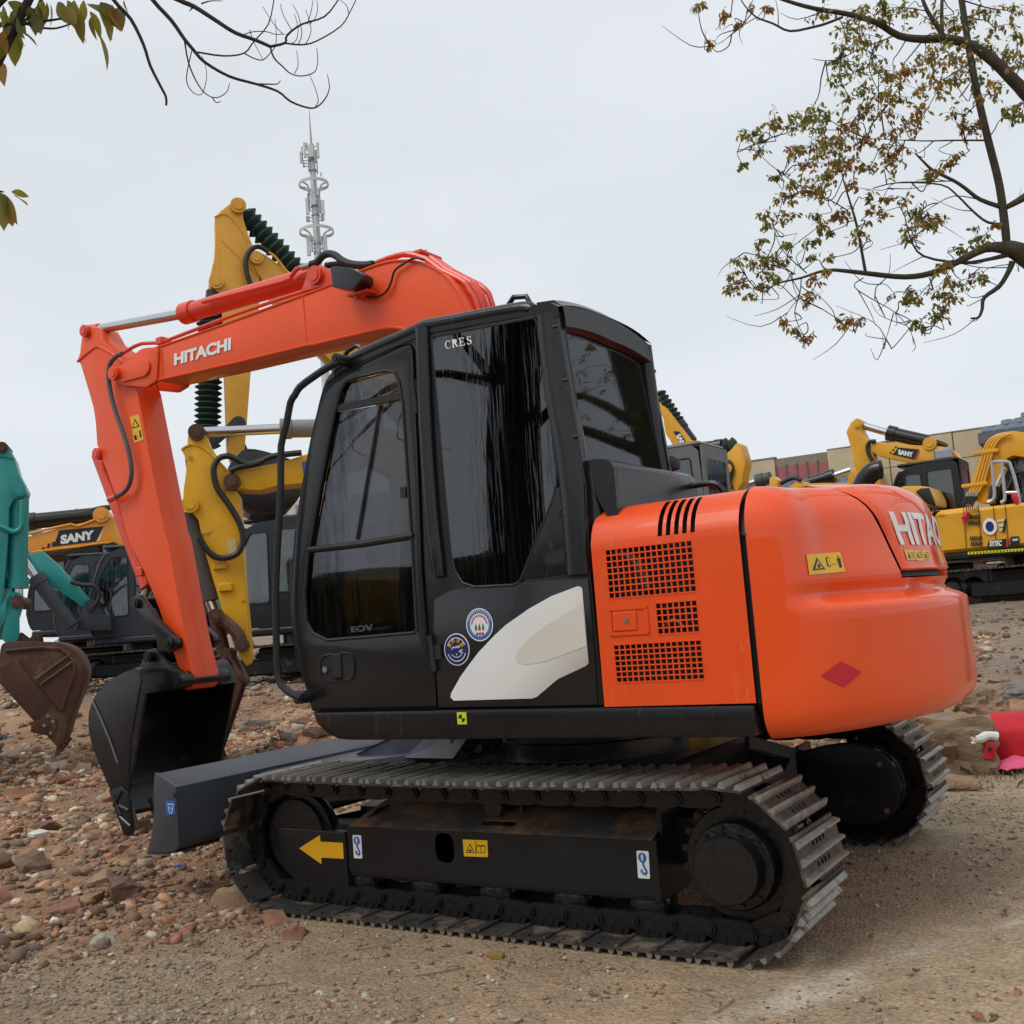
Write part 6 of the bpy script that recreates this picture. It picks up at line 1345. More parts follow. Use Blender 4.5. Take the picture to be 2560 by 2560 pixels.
def boss(P, cr_, p, y0, y1, r, m, name='pin'):
    w = P3(cr_, p, y0); return MB().cyl((w[0], y0-r*.5, w[2]), (w[0], y1+r*.5, w[2]), r, n=16).cyl((w[0], y0-r*.62, w[2]), (w[0], y0-r*.45, w[2]), r*.6, n=12).build(name, m, P)
def bkt(P, out, tipidx, y0, y1, m, teeth=4):
    """bucket from its side outline (x,z); the first and last points are the two ends of the mouth"""
    b_ = plate('bucket', out, y0, y0+.03, m, P, bevel=.006); plate('side_plate', out, y1-.03, y1, m, b_, bevel=.006)
    sh_ = smooth_path([(x, 0, z) for x, z in out], 3); n_ = len(sh_); v = [(p.x, y, p.z) for y in (y0+.004, y1-.004) for p in sh_]
    so_ = MB().add(v, [(i, i+1, n_+i+1, n_+i) for i in range(n_-1)]).build('bucket_shell', m, b_, smooth=40); so_.modifiers.new('thickness', 'SOLIDIFY').thickness = .025
    l1_ = sh_[-1] if tipidx else sh_[0]; l0 = sh_[-3] if tipidx else sh_[2]; d = (l1_-l0).normalized(); nn = Vector((-d.z, 0, d.x))
    sc = (Vector(out[0])-Vector(out[-1])).length*.12
    for k in range(teeth):
        y = y0+.06+(y1-y0-.12)*k/(teeth-1); pp = [l1_-d*sc*.5+nn*sc*.35, l1_-d*sc*.5-nn*sc*.35, l1_+d*sc*1.1]
        plate('tooth', [(q.x, q.z) for q in pp], y-sc*.35, y+sc*.35, m, b_)
    return b_
def sany_plate(P, cr_, quad, stripe, squares, y, txt):
    pl = plate('name_plate', xz(cr_, quad, y), y-.003, y, BLACKV, P)
    if stripe: plate('stripe', xz(cr_, stripe, y), y-.003, y, stripe_m, P)
    for q in squares: plate('small_square', xz(cr_, q, y), y-.003, y, BLACKV, P)
    a, b_, c = txt; lettering('SANY', at(cr_(*a), y-.006), at(cr_(*b_), y-.006), at(cr_(*c), y-.006), WHITE, pl, bold=.06)
stripe_m = WHITE
def sqs(cr_, x, y, s_, dx, dy): return [[(x+i*dx-s_/2, y+i*dy+s_*.35), (x+i*dx+s_/3, y+i*dy+s_*.35), (x+i*dx+s_*.6, y+i*dy-s_*.35), (x+i*dx-s_*.2, y+i*dy-s_*.35)] for i in range(3)]
with turned(42):
    # ---------- worn yellow excavator right behind
    YM = 5.2; hw = .14
    B1_ = at(F(1010, 1150), YM); yw1 = 0.
    M1 = thing('excavator', (B1_[0], B1_[1], gz(B1_[0], B1_[1])), 'scratched yellow excavator with rusty bucket standing behind the orange boom', 'excavator')
    base(M1, (B1_[0], B1_[1], gz(B1_[0], B1_[1])-.03), .95, yw1, WORN, BLACK, WORN, BLACK)
    ap = [(150, 500), (165, 478), (200, 465), (235, 490), (262, 555), (305, 625), (345, 690), (405, 800), (425, 830), (438, 1000), (455, 1300), (486, 1640), (484, 1735), (462, 1752), (395, 1640), (330, 1440), (280, 1270), (240, 1130), (205, 965), (160, 915), (120, 890), (126, 800), (140, 700), (131, 620), (112, 586), (146, 560)]
    m1a = arm_plate(M1, 'arm', y1, ap, YM-hw, YM+hw, WORN, .012)
    MB().tube([P3(y1, p, YM-hw) for p in ((114, 588), (165, 560), (235, 580), (300, 640), (350, 690), (400, 760))], .012, 6, 2).build('weld_seam', WORN, m1a)
    boss(m1a, y1, (198, 497), YM-hw, YM+hw, .075, RUST); boss(m1a, y1, (162, 885), YM-hw, YM+hw, .075, WORN)
    bp_ = [(345, 762), (365, 725), (395, 708), (480, 690), (640, 658), (785, 612), (1000, 540), (1200, 470), (1290, 490), (1340, 600), (1370, 900), (1370, 1250), (1300, 1250), (1280, 950), (1230, 720), (1120, 660), (780, 768), (640, 780), (540, 806), (400, 800), (352, 792)]
    m1b = arm_plate(M1, 'boom', y1, bp_, YM-hw-.02, YM+hw+.02, WORN, .012); boss(m1b, y1, (388, 762), YM-hw-.03, YM+hw+.03, .075, RUST)
    plate('blue_sticker', xz(y1, [(762, 655), (790, 648), (790, 730), (768, 712)], YM-hw-.025), YM-hw-.027, YM-hw-.023, BLUEV, m1b)
    strut(M1, y1, (230, 495), (645, 477), (1150, 468), YM, .085, pmat('primer_grey', (.22, .21, .20), .6, var=.2, dirt=(.12, .06, .03), dirt_amt=.4), name='arm_cylinder')
    strut(M1, y1, (285, 1460), (262, 1400), (163, 925), YM, .105, pmat('dusty_cylinder', (.085, .07, .062), .65, var=.3, dirt=(.10, .05, .03), dirt_amt=.5), name='bucket_cylinder')
    for q in ([(370, 622), (325, 630), (295, 665), (288, 720), (310, 800), (360, 870), (410, 950), (440, 1020), (445, 1085), (415, 1145), (350, 1170), (290, 1160), (240, 1110), (212, 1060)], [(375, 705), (430, 680), (520, 665), (600, 625), (760, 605)], [(360, 618), (410, 640), (470, 668), (540, 650)]):
        MB().tube([P3(y1, p, YM-hw-.06) for p in q], .028, 8, 3).build('oil_hose', RUBBER, M1)
    for p in ((322, 1210), (352, 1328)):
        w = P3(y1, p, YM-hw); MB().box(w-Vector((.06, .03, .035)), w+Vector((.06, .02, .035)), .008).build('pipe_clip', WORN, m1a)
    plate('warning_sticker', xz(y1, [(358, 1070), (410, 1068), (412, 1150), (364, 1165)], YM-hw-.004), YM-hw-.007, YM-hw-.003, pmat('faded_sticker', (.62, .50, .22), .6, var=.2), m1a)
    lk = [P3(y1, p, YM-hw-.08) for p in ((295, 1478), (360, 1520), (420, 1580), (440, 1635))]
    for dy in (0, 2*hw+.10): MB().tube([w+Vector((0, dy, 0)) for w in lk], .055, 10, 3).build('link', RUST, M1)
    MB().tube([P3(y1, p, YM) for p in ((295, 1478), (320, 1580), (345, 1690))], .06, 10, 2).build('link', RUST, M1)
    for p in ((298, 1478), (440, 1638), (345, 1690)): boss(M1, y1, p, YM-hw-.12, YM+hw+.12, .06, RUST)
    bo = xz(y1, [(440, 1850), (400, 1770), (345, 1700), (230, 1760), (190, 1900), (210, 2080), (260, 2180), (300, 2250)], YM-.30)
    bkt(M1, bo, True, YM-.30, YM+.30, RUST)
with turned(50):
    # ---------- tall amber excavator with green bellows
    Y2 = 10.2; hw2 = .17
    B2_ = at(F(930, 1100), Y2+.5)
    M2 = thing('excavator', (B2_[0], B2_[1], gz(B2_[0], B2_[1])), 'tall amber excavator with green bellows on its cylinders, boom rising above the orange one', 'excavator')
    base(M2, (B2_[0], B2_[1], gz(B2_[0], B2_[1])-.03), 1.1, 0, AMBER, BLACK, AMBER, BLACK)
    a2 = [(1152, 198), (1185, 165), (1240, 122), (1275, 110), (1304, 130), (1306, 205), (1335, 300), (1392, 430), (1395, 620), (1370, 900), (1345, 1040), (1326, 1300), (1308, 1500), (1240, 1505), (1218, 1440), (1205, 1060), (1195, 800), (1185, 612), (1135, 575), (1122, 535), (1150, 420), (1156, 300)]
    m2a = arm_plate(M2, 'arm', c1, a2, Y2-hw2, Y2+hw2, AMBER, .015); boss(m2a, c1, (1278, 142), Y2-hw2, Y2+hw2, .11, AMBER); boss(m2a, c1, (1160, 550), Y2-hw2, Y2+hw2, .10, AMBER)
    MB().tube([P3(c1, p, Y2-hw2) for p in ((1152, 200), (1190, 182), (1230, 195), (1290, 260), (1330, 330))], .014, 6, 2).build('weld_seam', AMBER, m2a); MB().tube([P3(c1, p, Y2-hw2) for p in ((1192, 325), (1196, 330), (1390, 520))], .012, 6, 1).build('weld_seam', AMBER, m2a)
    b2 = [(1345, 410), (1365, 388), (1395, 385), (1430, 405), (1560, 495), (1760, 640), (2000, 820), (2300, 1150), (2500, 1700), (2400, 1750), (2200, 1330), (1950, 1090), (1815, 1010), (1600, 790), (1420, 560), (1352, 445)]
    m2b = arm_plate(M2, 'boom', c1, b2, Y2-hw2-.03, Y2+hw2+.03, AMBER, .015); boss(m2b, c1, (1378, 420), Y2-hw2-.05, Y2+hw2+.05, .09, AMBER)
    strut(M2, c1, (1310, 180), (1640, 540), (1900, 800), Y2, .135, BLACK, True, name='arm_cylinder')
    strut(M2, c1, (1105, 1480), (1118, 1090), (1155, 600), Y2-.02, .125, BLACK, False, name='bucket_cylinder')
    A = P3(c1, (1112, 1440), Y2-.02); B = P3(c1, (1128, 700), Y2-.02); prof = []; n_ = 24; Lb = (B-A).length
    for i in range(n_): prof += [(.115, i*Lb/n_), (.185, (i+.5)*Lb/n_)]
    M = (B-A).to_track_quat('Z', 'Y').to_matrix().to_4x4(); M.translation = A; MB().lathe(prof+[(.115, Lb)], M, 14).build('bellows', BELLOW, M2, smooth=20)
    MB().tube([P3(c1, p, Y2-hw2-.08) for p in ((1350, 575), (1325, 500), (1320, 430), (1345, 375), (1390, 358), (1440, 385))], .035, 8, 3).build('oil_hose', RUBBER, M2)
    MB().tube([P3(c1, p, Y2-hw2-.08) for p in ((1440, 385), (1480, 415), (1530, 480), (1560, 510))], .018, 8, 2).build('oil_pipe', AMBER, M2)
    link_bar('link', P3(c1, (1118, 1440), Y2), P3(c1, (1275, 1325), Y2), Y2-hw2-.08, Y2-hw2-.02, .07, .10, BLACK, M2); link_bar('link', P3(c1, (1275, 1325), Y2), P3(c1, (1280, 1450), Y2), Y2-.08, Y2+.08, .08, .12, BLACK, M2)
    bo = xz(c1, [(1225, 1540), (1300, 1450), (1420, 1455), (1620, 1530), (1640, 1640), (1570, 1740), (1440, 1780), (1330, 1750), (1280, 1680)], Y2-.6)
    bkt(M2, bo, True, Y2-.6, Y2+.6, BLACK)
with turned(20):
    # ---------- black-cabbed machine behind the worn arm
    Y3 = 10.5; g3 = at(y1(600, 1800), Y3)
    M3 = thing('excavator', (g3[0]+.2, Y3, gz(g3[0], Y3)), 'yellow excavator with black cab and pale windows standing behind the worn yellow arm', 'excavator')
    zr = at(y1(560, 945), Y3)[2]; zg3 = gz(g3[0], Y3); s3 = (zr-zg3)/2.66
    base(M3, (at(y1(590, 1200), Y3)[0]+.17*s3, Y3+1.0, zg3-.02), s3, 0, YELLOW, BLACK, YELLOW, BLACK)
    arm_plate(M3, 'boom', y1, [(700, 1300), (820, 900), (900, 860), (920, 900), (850, 1000), (760, 1340)], Y3+.5, Y3+.8, YELLOW)
with turned(50):
    # ---------- teal machine at the left edge: arm with rusty bucket
    YL1 = 6.8; h1_ = .13
    XL1 = at(l1(-900, 1200), YL1)[0]
    L1 = thing('excavator', (XL1, YL1, gz(XL1, YL1)), 'teal excavator with a rusty brown bucket resting on the rubble', 'excavator')
    base(L1, (XL1-.3, YL1, gz(XL1, YL1)-.03), 1.1, math.pi, TEAL, NAVY, TEAL, NAVY)
    al = [(-60, 150), (-20, 118), (20, 120), (50, 160), (78, 210), (100, 290), (138, 360), (142, 395), (128, 415), (75, 425), (50, 470), (45, 600), (30, 800), (15, 960), (0, 1120), (-20, 1180), (-70, 1150), (-90, 900), (-110, 600), (-110, 320)]
    l1a = arm_plate(L1, 'arm', l1, al, YL1-h1_, YL1+h1_, TEAL, .012); boss(l1a, l1, (12, 148), YL1-h1_, YL1+h1_, .055, RUST); boss(l1a, l1, (110, 380), YL1-h1_, YL1+h1_, .055, TEAL)
    MB().tube([P3(l1, p, YL1-h1_) for p in ((-40, 200), (20, 195), (75, 208))], .012, 6, 1).build('weld_seam', TEAL, l1a)
    bl_ = [(-100, 300), (-60, 380), (-300, 330), (-700, 420), (-1100, 700), (-1300, 1000), (-1380, 950), (-1180, 600), (-760, 260), (-300, 180)]
    arm_plate(L1, 'boom', l1, bl_, YL1-h1_-.03, YL1+h1_+.03, TEAL, .012)
    cyl = strut(L1, l1, (97, 975), (95, 905), (104, 420), YL1, .09, TEAL, name='bucket_cylinder')
    MB().tube([P3(l1, p, YL1-.14) for p in ((0, 570), (40, 588), (70, 600), (100, 590), (118, 560), (120, 430))], .028, 8, 2).build('oil_pipe', TEAL, L1)
    for p, q in (((97, 975), (-30, 1120)), ((97, 975), (75, 1160))): link_bar('link', P3(l1, p, YL1), P3(l1, q, YL1), YL1-h1_-.10, YL1-h1_-.03, .085, .075, TEAL, L1)
    boss(L1, l1, (95, 975), YL1-h1_-.12, YL1+h1_+.12, .06, RUST)
    bo = xz(l1, [(0, 1415), (0, 1240), (40, 1190), (180, 1190), (310, 1195), (390, 1230), (440, 1300), (455, 1370), (420, 1480), (370, 1610), (345, 1700), (315, 1765)], YL1-.42)
    bo = [bo[0]]+bo[1:]
    l1b = bkt(L1, bo, True, YL1-.42, YL1+.42, RUST)
    for q in ([(30, 1240), (230, 1222), (330, 1230), (395, 1290), (400, 1350), (330, 1560)], [(110, 1290), (190, 1395), (330, 1555)], [(190, 1395), (370, 1265)], [(215, 1425), (390, 1300)]):
        MB().tube([P3(l1, p, YL1-.422) for p in q], .018, 6, 1).build('side_rib', RUST, l1b)
    arp = [(50, 1240), (60, 1150), (90, 1138), (125, 1165), (150, 1180), (180, 1150), (205, 1160), (210, 1200), (120, 1240)]
    for y in (YL1-.2, YL1+.12): plate('bucket_ear', xz(l1, arp, YL1-.2), y, y+.06, RUST, l1b)
    sc_ = xz(l1, [(215, 1610), (250, 1570), (295, 1600), (305, 1640), (280, 1700), (230, 1690), (165, 1675), (170, 1620)], YL1-.45); scp = plate('side_cutter', sc_, YL1-.46, YL1-.425, RUST, l1b, bevel=.006)
    for p in ((258, 1588), (285, 1618), (238, 1640), (272, 1680)): w = P3(l1, p, YL1-.46); MB().cyl(w, w-Vector((0, .012, 0)), .016, n=8).build('bolt', STEEL, scp)
with turned(46):
    # ---------- teal machine with navy cab further back, boom lowered
    YL3 = 15.0; p = at(l1(640, 1200), YL3); zg = gz(p[0], YL3); zr = at(l1(640, 690), YL3)[2]; s_ = (zr-zg)/2.66
    L3 = thing('excavator', (p[0]+.3, YL3, zg), 'teal excavator with navy cab and lowered diagonal boom behind the rusty bucket', 'excavator')
    base(L3, (p[0]+.45, YL3, zg-.02), s_, 0, NAVY, NAVY, TEAL, NAVY, BSHM)
    hw3 = .14; yb_ = YL3-1.3
    arm_plate(L3, 'boom', l1, [(125, 760), (150, 720), (225, 705), (300, 770), (480, 965), (500, 1000), (480, 1020), (440, 1000), (300, 905), (135, 800)], yb_, yb_+2*hw3, TEAL)
    plate('boom_bracket', xz(l1, [(405, 1130), (430, 1060), (450, 990), (485, 965), (515, 1000), (530, 1040), (590, 1045), (600, 1130)], yb_-.05), yb_-.05, yb_+.4, NAVY, L3, bevel=.02); boss(L3, l1, (485, 995), yb_-.06, yb_+.42, .09, NAVY)
    strut(L3, l1, (120, 735), (190, 840), (390, 1105), yb_-.15, .12, NAVY, name='boom_cylinder')
    MB().tube([P3(l1, p, yb_-.12) for p in ((380, 870), (440, 885), (500, 890), (530, 920), (525, 970), (500, 1000))], .035, 8, 3).build('oil_hose', RUBBER, L3)
    arm_plate(L3, 'arm', l1, [(60, 760), (150, 700), (175, 760), (20, 1000), (-90, 1120), (-110, 1080)], yb_, yb_+2*hw3, TEAL)
    # ---------- amber machine, boom with name plate above the teal one
    YL2 = 17.0
    XL2 = at(l1(560, 1150), YL2)[0]
    L2 = thing('excavator', (XL2, YL2, gz(XL2, YL2)), 'amber excavator whose level boom carries a SANY plate, beyond the orange arm', 'excavator')
    base(L2, (XL2, YL2+.4, gz(XL2, YL2)-.02), (at(l1(560, 715), YL2)[2]-gz(XL2, YL2))/2.66, 0, AMBER2, NAVY, AMBER2, NAVY)
    pts = [(40, 650), (130, 632), (320, 578), (560, 527), (640, 514), (720, 540), (800, 620), (880, 780), (940, 980), (870, 1010), (820, 880), (760, 780), (730, 752), (700, 718), (620, 672), (560, 662), (420, 682), (200, 710), (40, 738)]
    l2b = arm_plate(L2, 'boom', l1, pts, YL2-.2, YL2+.2, AMBER2, .015)
    stripe_m = WHITE
    sany_plate(l2b, l1, [(287, 680), (318, 592), (556, 570), (515, 652)], [(516, 652), (528, 640), (555, 582), (535, 645)], sqs(l1, 232, 690, 18, 26, -9)+sqs(l1, 262, 668, 16, 24, -9), YL2-.203, ((325, 668), (505, 640), (325, 618)))
    MB().tube([P3(l1, p, YL2-.25) for p in ((60, 735), (200, 706), (420, 680), (560, 660), (625, 668), (700, 715), (740, 760))], .02, 6, 2).build('weld_seam', AMBER2, l2b)
    strut(L2, l1, (20, 560), (138, 548), (515, 510), YL2, .15, BLACK, name='arm_cylinder'); boss(L2, l1, (545, 510), YL2-.2, YL2+.2, .15, AMBER2)
    strut(L2, l1, (605, 690), (725, 840), (790, 930), YL2-.32, .12, BLACK, name='boom_cylinder'); boss(L2, l1, (606, 690), YL2-.4, YL2+.3, .12, BLACK)
    for q in ([(440, 500), (480, 490), (540, 495), (600, 470), (640, 475)], [(430, 515), (500, 480), (580, 465), (640, 470)]): MB().tube([P3(l1, p, YL2-.1) for p in q], .035, 8, 3).build('oil_hose', RUBBER, L2)
    MB().tube([P3(l1, p, YL2-.22) for p in ((60, 635), (200, 600), (380, 560), (420, 570), (560, 515))], .025, 6, 2).build('oil_pipe', AMBER2, L2)
    arm_plate(L2, 'arm', l1, [(-60, 560), (10, 600), (50, 640), (60, 720), (30, 800), (10, 950), (0, 1180), (-40, 1180), (-60, 900)], YL2-.18, YL2+.18, AMBER2)
    # ---------- navy cabbed machine behind the teal boom
    YL4 = 19.0; p = at(l1(400, 1180), YL4); zg = gz(p[0], YL4); zr = at(l1(400, 680), YL4)[2]
    L4 = thing('excavator', (p[0], YL4, zg), 'navy cabbed excavator with teal covers seen through under the amber boom', 'excavator')
    base(L4, (p[0]+.2, YL4, zg-.02), (zr-zg)/2.66, 0, TEAL, NAVY, TEAL, NAVY, BSHM)
    arm_plate(L4, 'boom', l1, [(330, 900), (200, 560), (140, 540), (90, 600), (130, 590), (170, 620), (270, 920)], YL4, YL4+.35, TEAL)
    arm_plate(L4, 'arm', l1, [(-20, 900), (60, 560), (110, 540), (140, 590), (60, 760), (10, 920)], YL4, YL4+.35, TEAL)
    # small amber bits of a machine beyond: cab roof top and arm tip over the boom
    L5 = thing('excavator', (at(l1(400, 560), 24.)[0], 24., 1.), 'amber excavator arm peak just showing above the SANY boom', 'excavator')
    arm_plate(L5, 'arm', l1, [(330, 570), (385, 490), (410, 473), (430, 490), (435, 560), (420, 700), (360, 700)], 24., 24.4, AMBER)
    strut(L5, l1, (400, 490), (330, 580), (300, 640), 24., .12, BLACK)
    base(L5, (at(l1(420, 1000), 24.)[0]+1, 24.5, gz(at(l1(420, 1000), 24.)[0], 24)-.02), 1.2, 0, AMBER, NAVY, AMBER, NAVY, tracks=False)
# ---------- SY75C machine at the right
YR1 = 14.3; p = at(F(1870, 1146), YR1-.9); zg = gz(p[0], YR1)
R1 = thing('excavator', (p[0], YR1, p[2]), 'yellow excavator marked SY75C with silver hand rail, its rear towards the orange one', 'excavator')
zh = at(q1(1600, 1045), YR1-1.0)[2]; s_ = (zh-p[2])/1.60
xo = at(q1(1760, 1800), YR1)[0]
W1 = base(R1, (xo+.35, YR1, p[2]), s_, math.pi, YELLOW, BLACK, YELLOW, BLACK, cwr=1.74)
yn = YR1-1.085*s_
rb = [(1440, 1030), (1400, 1000), (1345, 905), (1380, 800), (1440, 640), (1475, 540), (1540, 430), (1600, 390), (1680, 372), (1760, 362), (1900, 380), (2200, 480), (2500, 640), (2500, 760), (2150, 640), (1900, 610), (1760, 590), (1700, 615), (1650, 720), (1600, 850), (1560, 1035)]
r1b = arm_plate(R1, 'boom', q1, rb, YR1-.2, YR1+.2, YELLOW, .015)
for k in range(4):
    MB().tube([P3(q1, (x+28*k, y), YR1-.26-.0*k) for x, y in ((1345, 940), (1395, 860), (1420, 780), (1470, 600), (1500, 500), (1560, 425), (1660, 385))], .022, 6, 2).build('oil_pipe', YELLOW, r1b)
    w0 = [P3(q1, (x+28*k, y), YR1-.27) for x, y in ((1345, 935), (1325, 985), (1290, 1040))]; MB().tube(w0, .026, 8, 2).build('oil_hose', RUBBER, R1); MB().cyl(w0[0], w0[0]+(w0[1]-w0[0])*.7, .032, n=8).build('hose_fitting', STEEL, R1)
for y_ in (558, 862): w = P3(q1, (1500 if y_ < 600 else 1400, y_), YR1-.25); MB().box(w-Vector((.20, .04, .03)), w+Vector((.20, .04, .03)), .01).build('pipe_clamp', YELLOW, r1b)
arm_plate(R1, 'arm', q1, [(2450, 500), (2600, 450), (2650, 600), (2560, 1400), (2500, 1400), (2440, 760)], YR1-.16, YR1+.16, YELLOW)
RAIL = pmat('silver_rail', (.45, .46, .47), .35, metal=.6, var=.1)
for q in ([(1520, 1025), (1570, 1000), (1585, 940), (1562, 680), (1580, 650), (1700, 648), (1735, 690), (1800, 920), (1845, 1300)], [(1648, 650), (1680, 960), (1672, 1010), (1640, 1025)], [(1690, 935), (1800, 932)]):
    MB().tube([P3(q1, p, yn+.1) for p in q], .026, 8, 2).build('hand_rail', RAIL, R1)
strut(R1, q1, (1690, 700), (1605, 880), (1570, 1000), YR1-.45, .09, BLACK, name='boom_cylinder')
for (x0, x1_, y0_, y1_, n_, mm) in ((1315, 1440, 1068, 1105, 7, 0), (1345, 1450, 1140, 1180, 7, 1), (1345, 1455, 1195, 1235, 7, 1), (1355, 1470, 1340, 1378, 7, 1), (1360, 1472, 1392, 1430, 7, 1)):
    for i in range(n_):
        x = x0+(x1_-x0)*i/n_; sh = 8; plate('vent_slot', xz(q1, [(x, y1_), (x+9, y1_), (x+9+sh, y0_), (x+sh, y0_)], yn), yn-.012, yn-.004, BLACKV, R1)
for xl_ in (1310, 1450, 1590, 1700): plate('panel_gap', xz(q1, [(xl_+10, 1450), (xl_+16, 1450), (xl_-14, 1048), (xl_-20, 1048)], yn), yn-.008, yn-.002, BLACKV, R1)
b_ = plate('name_plate', xz(q1, [(1515, 1448), (1530, 1385), (1700, 1362), (1680, 1440)], yn), yn-.010, yn-.003, BLACKV, R1)
lettering('SY75C', at(q1(1538, 1438), yn-.014), at(q1(1650, 1430), yn-.014), at(q1(1540, 1385), yn-.014), WHITE, b_, bold=.05)
plate('stripe', xz(q1, [(1690, 1440), (1705, 1440), (1728, 1355), (1712, 1358)], yn), yn-.010, yn-.003, REDV, R1)
b_ = plate('name_plate', xz(q1, [(1732, 1435), (1735, 1345), (1812, 1340), (1818, 1428)], yn), yn-.010, yn-.003, BLACKV, R1); lettering('SANY', at(q1(1752, 1385), yn-.014), at(q1(1806, 1382), yn-.014), at(q1(1752, 1362), yn-.014), WHITE, b_, bold=.05)
ch_ = plate('hazard_strip', xz(q1, [(1338, 1512), (1338, 1486), (1858, 1450), (1862, 1476)], yn-.02), yn-.035, yn-.022, LVINYL, R1)
for i in range(17):
    x = 1352+i*31; y = 1498-2.15*i; plate('chevron', xz(q1, [(x, y+9), (x+8, y+9), (x+17, y-1), (x+8, y-12), (x, y-12), (x+8, y-1)], yn-.036), yn-.040, yn-.037, BLACKV, ch_)
cx_, cz_2 = at(q1(1541, 1250), yn)[[0, 2]]; rs = disc_xz('round_sticker', cx_, cz_2, .10, .13, yn-.004, WHITE, R1, t=.006); disc_xz('sticker_field', cx_, cz_2, .06, .08, yn-.012, NAVYV, rs, t=.003)
plate('warning_sticker', xz(q1, [(1050, 1130), (1120, 1125), (1122, 1140), (1052, 1145)], yn), yn-.010, yn-.003, YVINYL, R1)
for i, q in enumerate(([(1605, 1190), (1680, 1175), (1675, 1200), (1612, 1210)], [(1618, 1225), (1672, 1215), (1668, 1250), (1622, 1258)], [(1625, 1270), (1668, 1260), (1664, 1292), (1630, 1296)])): plate('painted_mark', xz(q1, q, yn), yn-.010, yn-.003, pmat('pale_print', (.60, .52, .35), .5, var=.2), R1)
plate('painted_mark', xz(q1, [(1680, 1180), (1694, 1175), (1680, 1300), (1655, 1298)], yn), yn-.011, yn-.004, BLACKV, R1)
RIB = pmat('red_ribbon', (.60, .02, .04), .7, var=.15)
o = MB().tube([P3(q1, p, yn-.05) for p in ((1345, 1120), (1325, 1140), (1305, 1165), (1312, 1190), (1298, 1225))], [.05, .035, .05, .03, .02], 6, 2).build('red_ribbon', RIB, None); tag(o, 'red ribbon tied to the side vents of the yellow SY75C excavator', 'ribbon')
o = MB().tube([P3(q1, p, yn+.05) for p in ((1745, 955), (1765, 965), (1785, 1000), (1795, 1050))], [.03, .05, .045, .02], 6, 2).build('red_ribbon', RIB, None); tag(o, 'red ribbon tied to the silver hand rail', 'ribbon')
# ---------- SANY machine behind it, boom to the left
YR2 = 19.5; p = at(q1(1000, 1500), YR2); s_ = (at(q1(1100, 655), YR2)[2]-gz(p[0], YR2))/2.66
R2 = thing('excavator', (p[0]+.6, YR2, gz(p[0], YR2)), 'yellow excavator with black cab, slender exhaust elbow and SANY boom pointing at the tiled wall', 'excavator')
base(R2, (at(q1(1090, 900), YR2)[0], YR2+.1, gz(p[0], YR2)-.02), s_, 0, YELLOW, BLACK, YELLOW, BLACK)
r2a = arm_plate(R2, 'arm', q1, [(205, 372), (250, 278), (290, 258), (322, 262), (338, 285), (350, 360), (390, 430), (432, 480), (495, 720), (540, 900), (480, 900), (400, 900), (340, 800), (300, 720), (280, 690), (272, 600), (215, 400)], YR2-.2, YR2+.2, YELLOW, .015); boss(r2a, q1, (315, 290), YR2-.2, YR2+.2, .10, YELLOW)
r2b = arm_plate(R2, 'boom', q1, [(430, 510), (450, 470), (500, 462), (640, 478), (860, 495), (1080, 505), (1150, 515), (1220, 560), (1280, 640), (1330, 800), (1250, 820), (1180, 700), (1050, 672), (820, 662), (500, 592), (440, 550)], YR2-.23, YR2+.23, YELLOW, .015)
stripe_m = REDV
sany_plate(r2b, q1, [(640, 582), (690, 515), (880, 532), (838, 628)], [(845, 628), (860, 628), (892, 545), (880, 540)], sqs(q1, 618, 565, 22, 24, -26)+sqs(q1, 645, 575, 20, 20, -20)[:1], YR2-.235, ((688, 580), (826, 608), (690, 532)))
strut(R2, q1, (335, 305), (592, 378), (960, 462), YR2, .15, BLACK, name='arm_cylinder'); boss(R2, q1, (985, 480), YR2-.2, YR2+.2, .14, YELLOW)
MB().tube([P3(q1, p, YR2-.25) for p in ((490, 700), (450, 640), (410, 560), (405, 500), (430, 462), (480, 458))], .045, 8, 3).build('oil_hose', RUBBER, R2)
MB().tube([P3(q1, p, YR2-.1) for p in ((930, 440), (1000, 455), (1080, 480), (1140, 510))], .06, 8, 3).build('oil_hose', RUBBER, R2)
w = P3(q1, (1110, 580), YR2-.35); MB().box(w-Vector((.18, .10, .12)), w+Vector((.18, .10, .12)), .04).build('work_lamp', STEEL, R2)
MB().tube([P3(q1, p, YR2-2.0) for p in ((345, 900), (380, 820), (430, 760), (480, 730), (530, 722))], .20, 14, 3).build('exhaust_pipe', BLACK, R2)
pl_ = [(690, 885), (760, 872), (900, 872), (990, 885), (1040, 980), (1055, 1060), (900, 1060), (700, 1000)]
arm_plate(R2, 'engine_cover', q1, pl_, YR2-2.2, YR2-1.2, AMBER, .06); arm_plate(R2, 'cover_vent', q1, [(850, 925), (900, 895), (975, 890), (1010, 980), (1040, 1060), (960, 1040)], YR2-2.24, YR2-2.19, BLACK, .01)
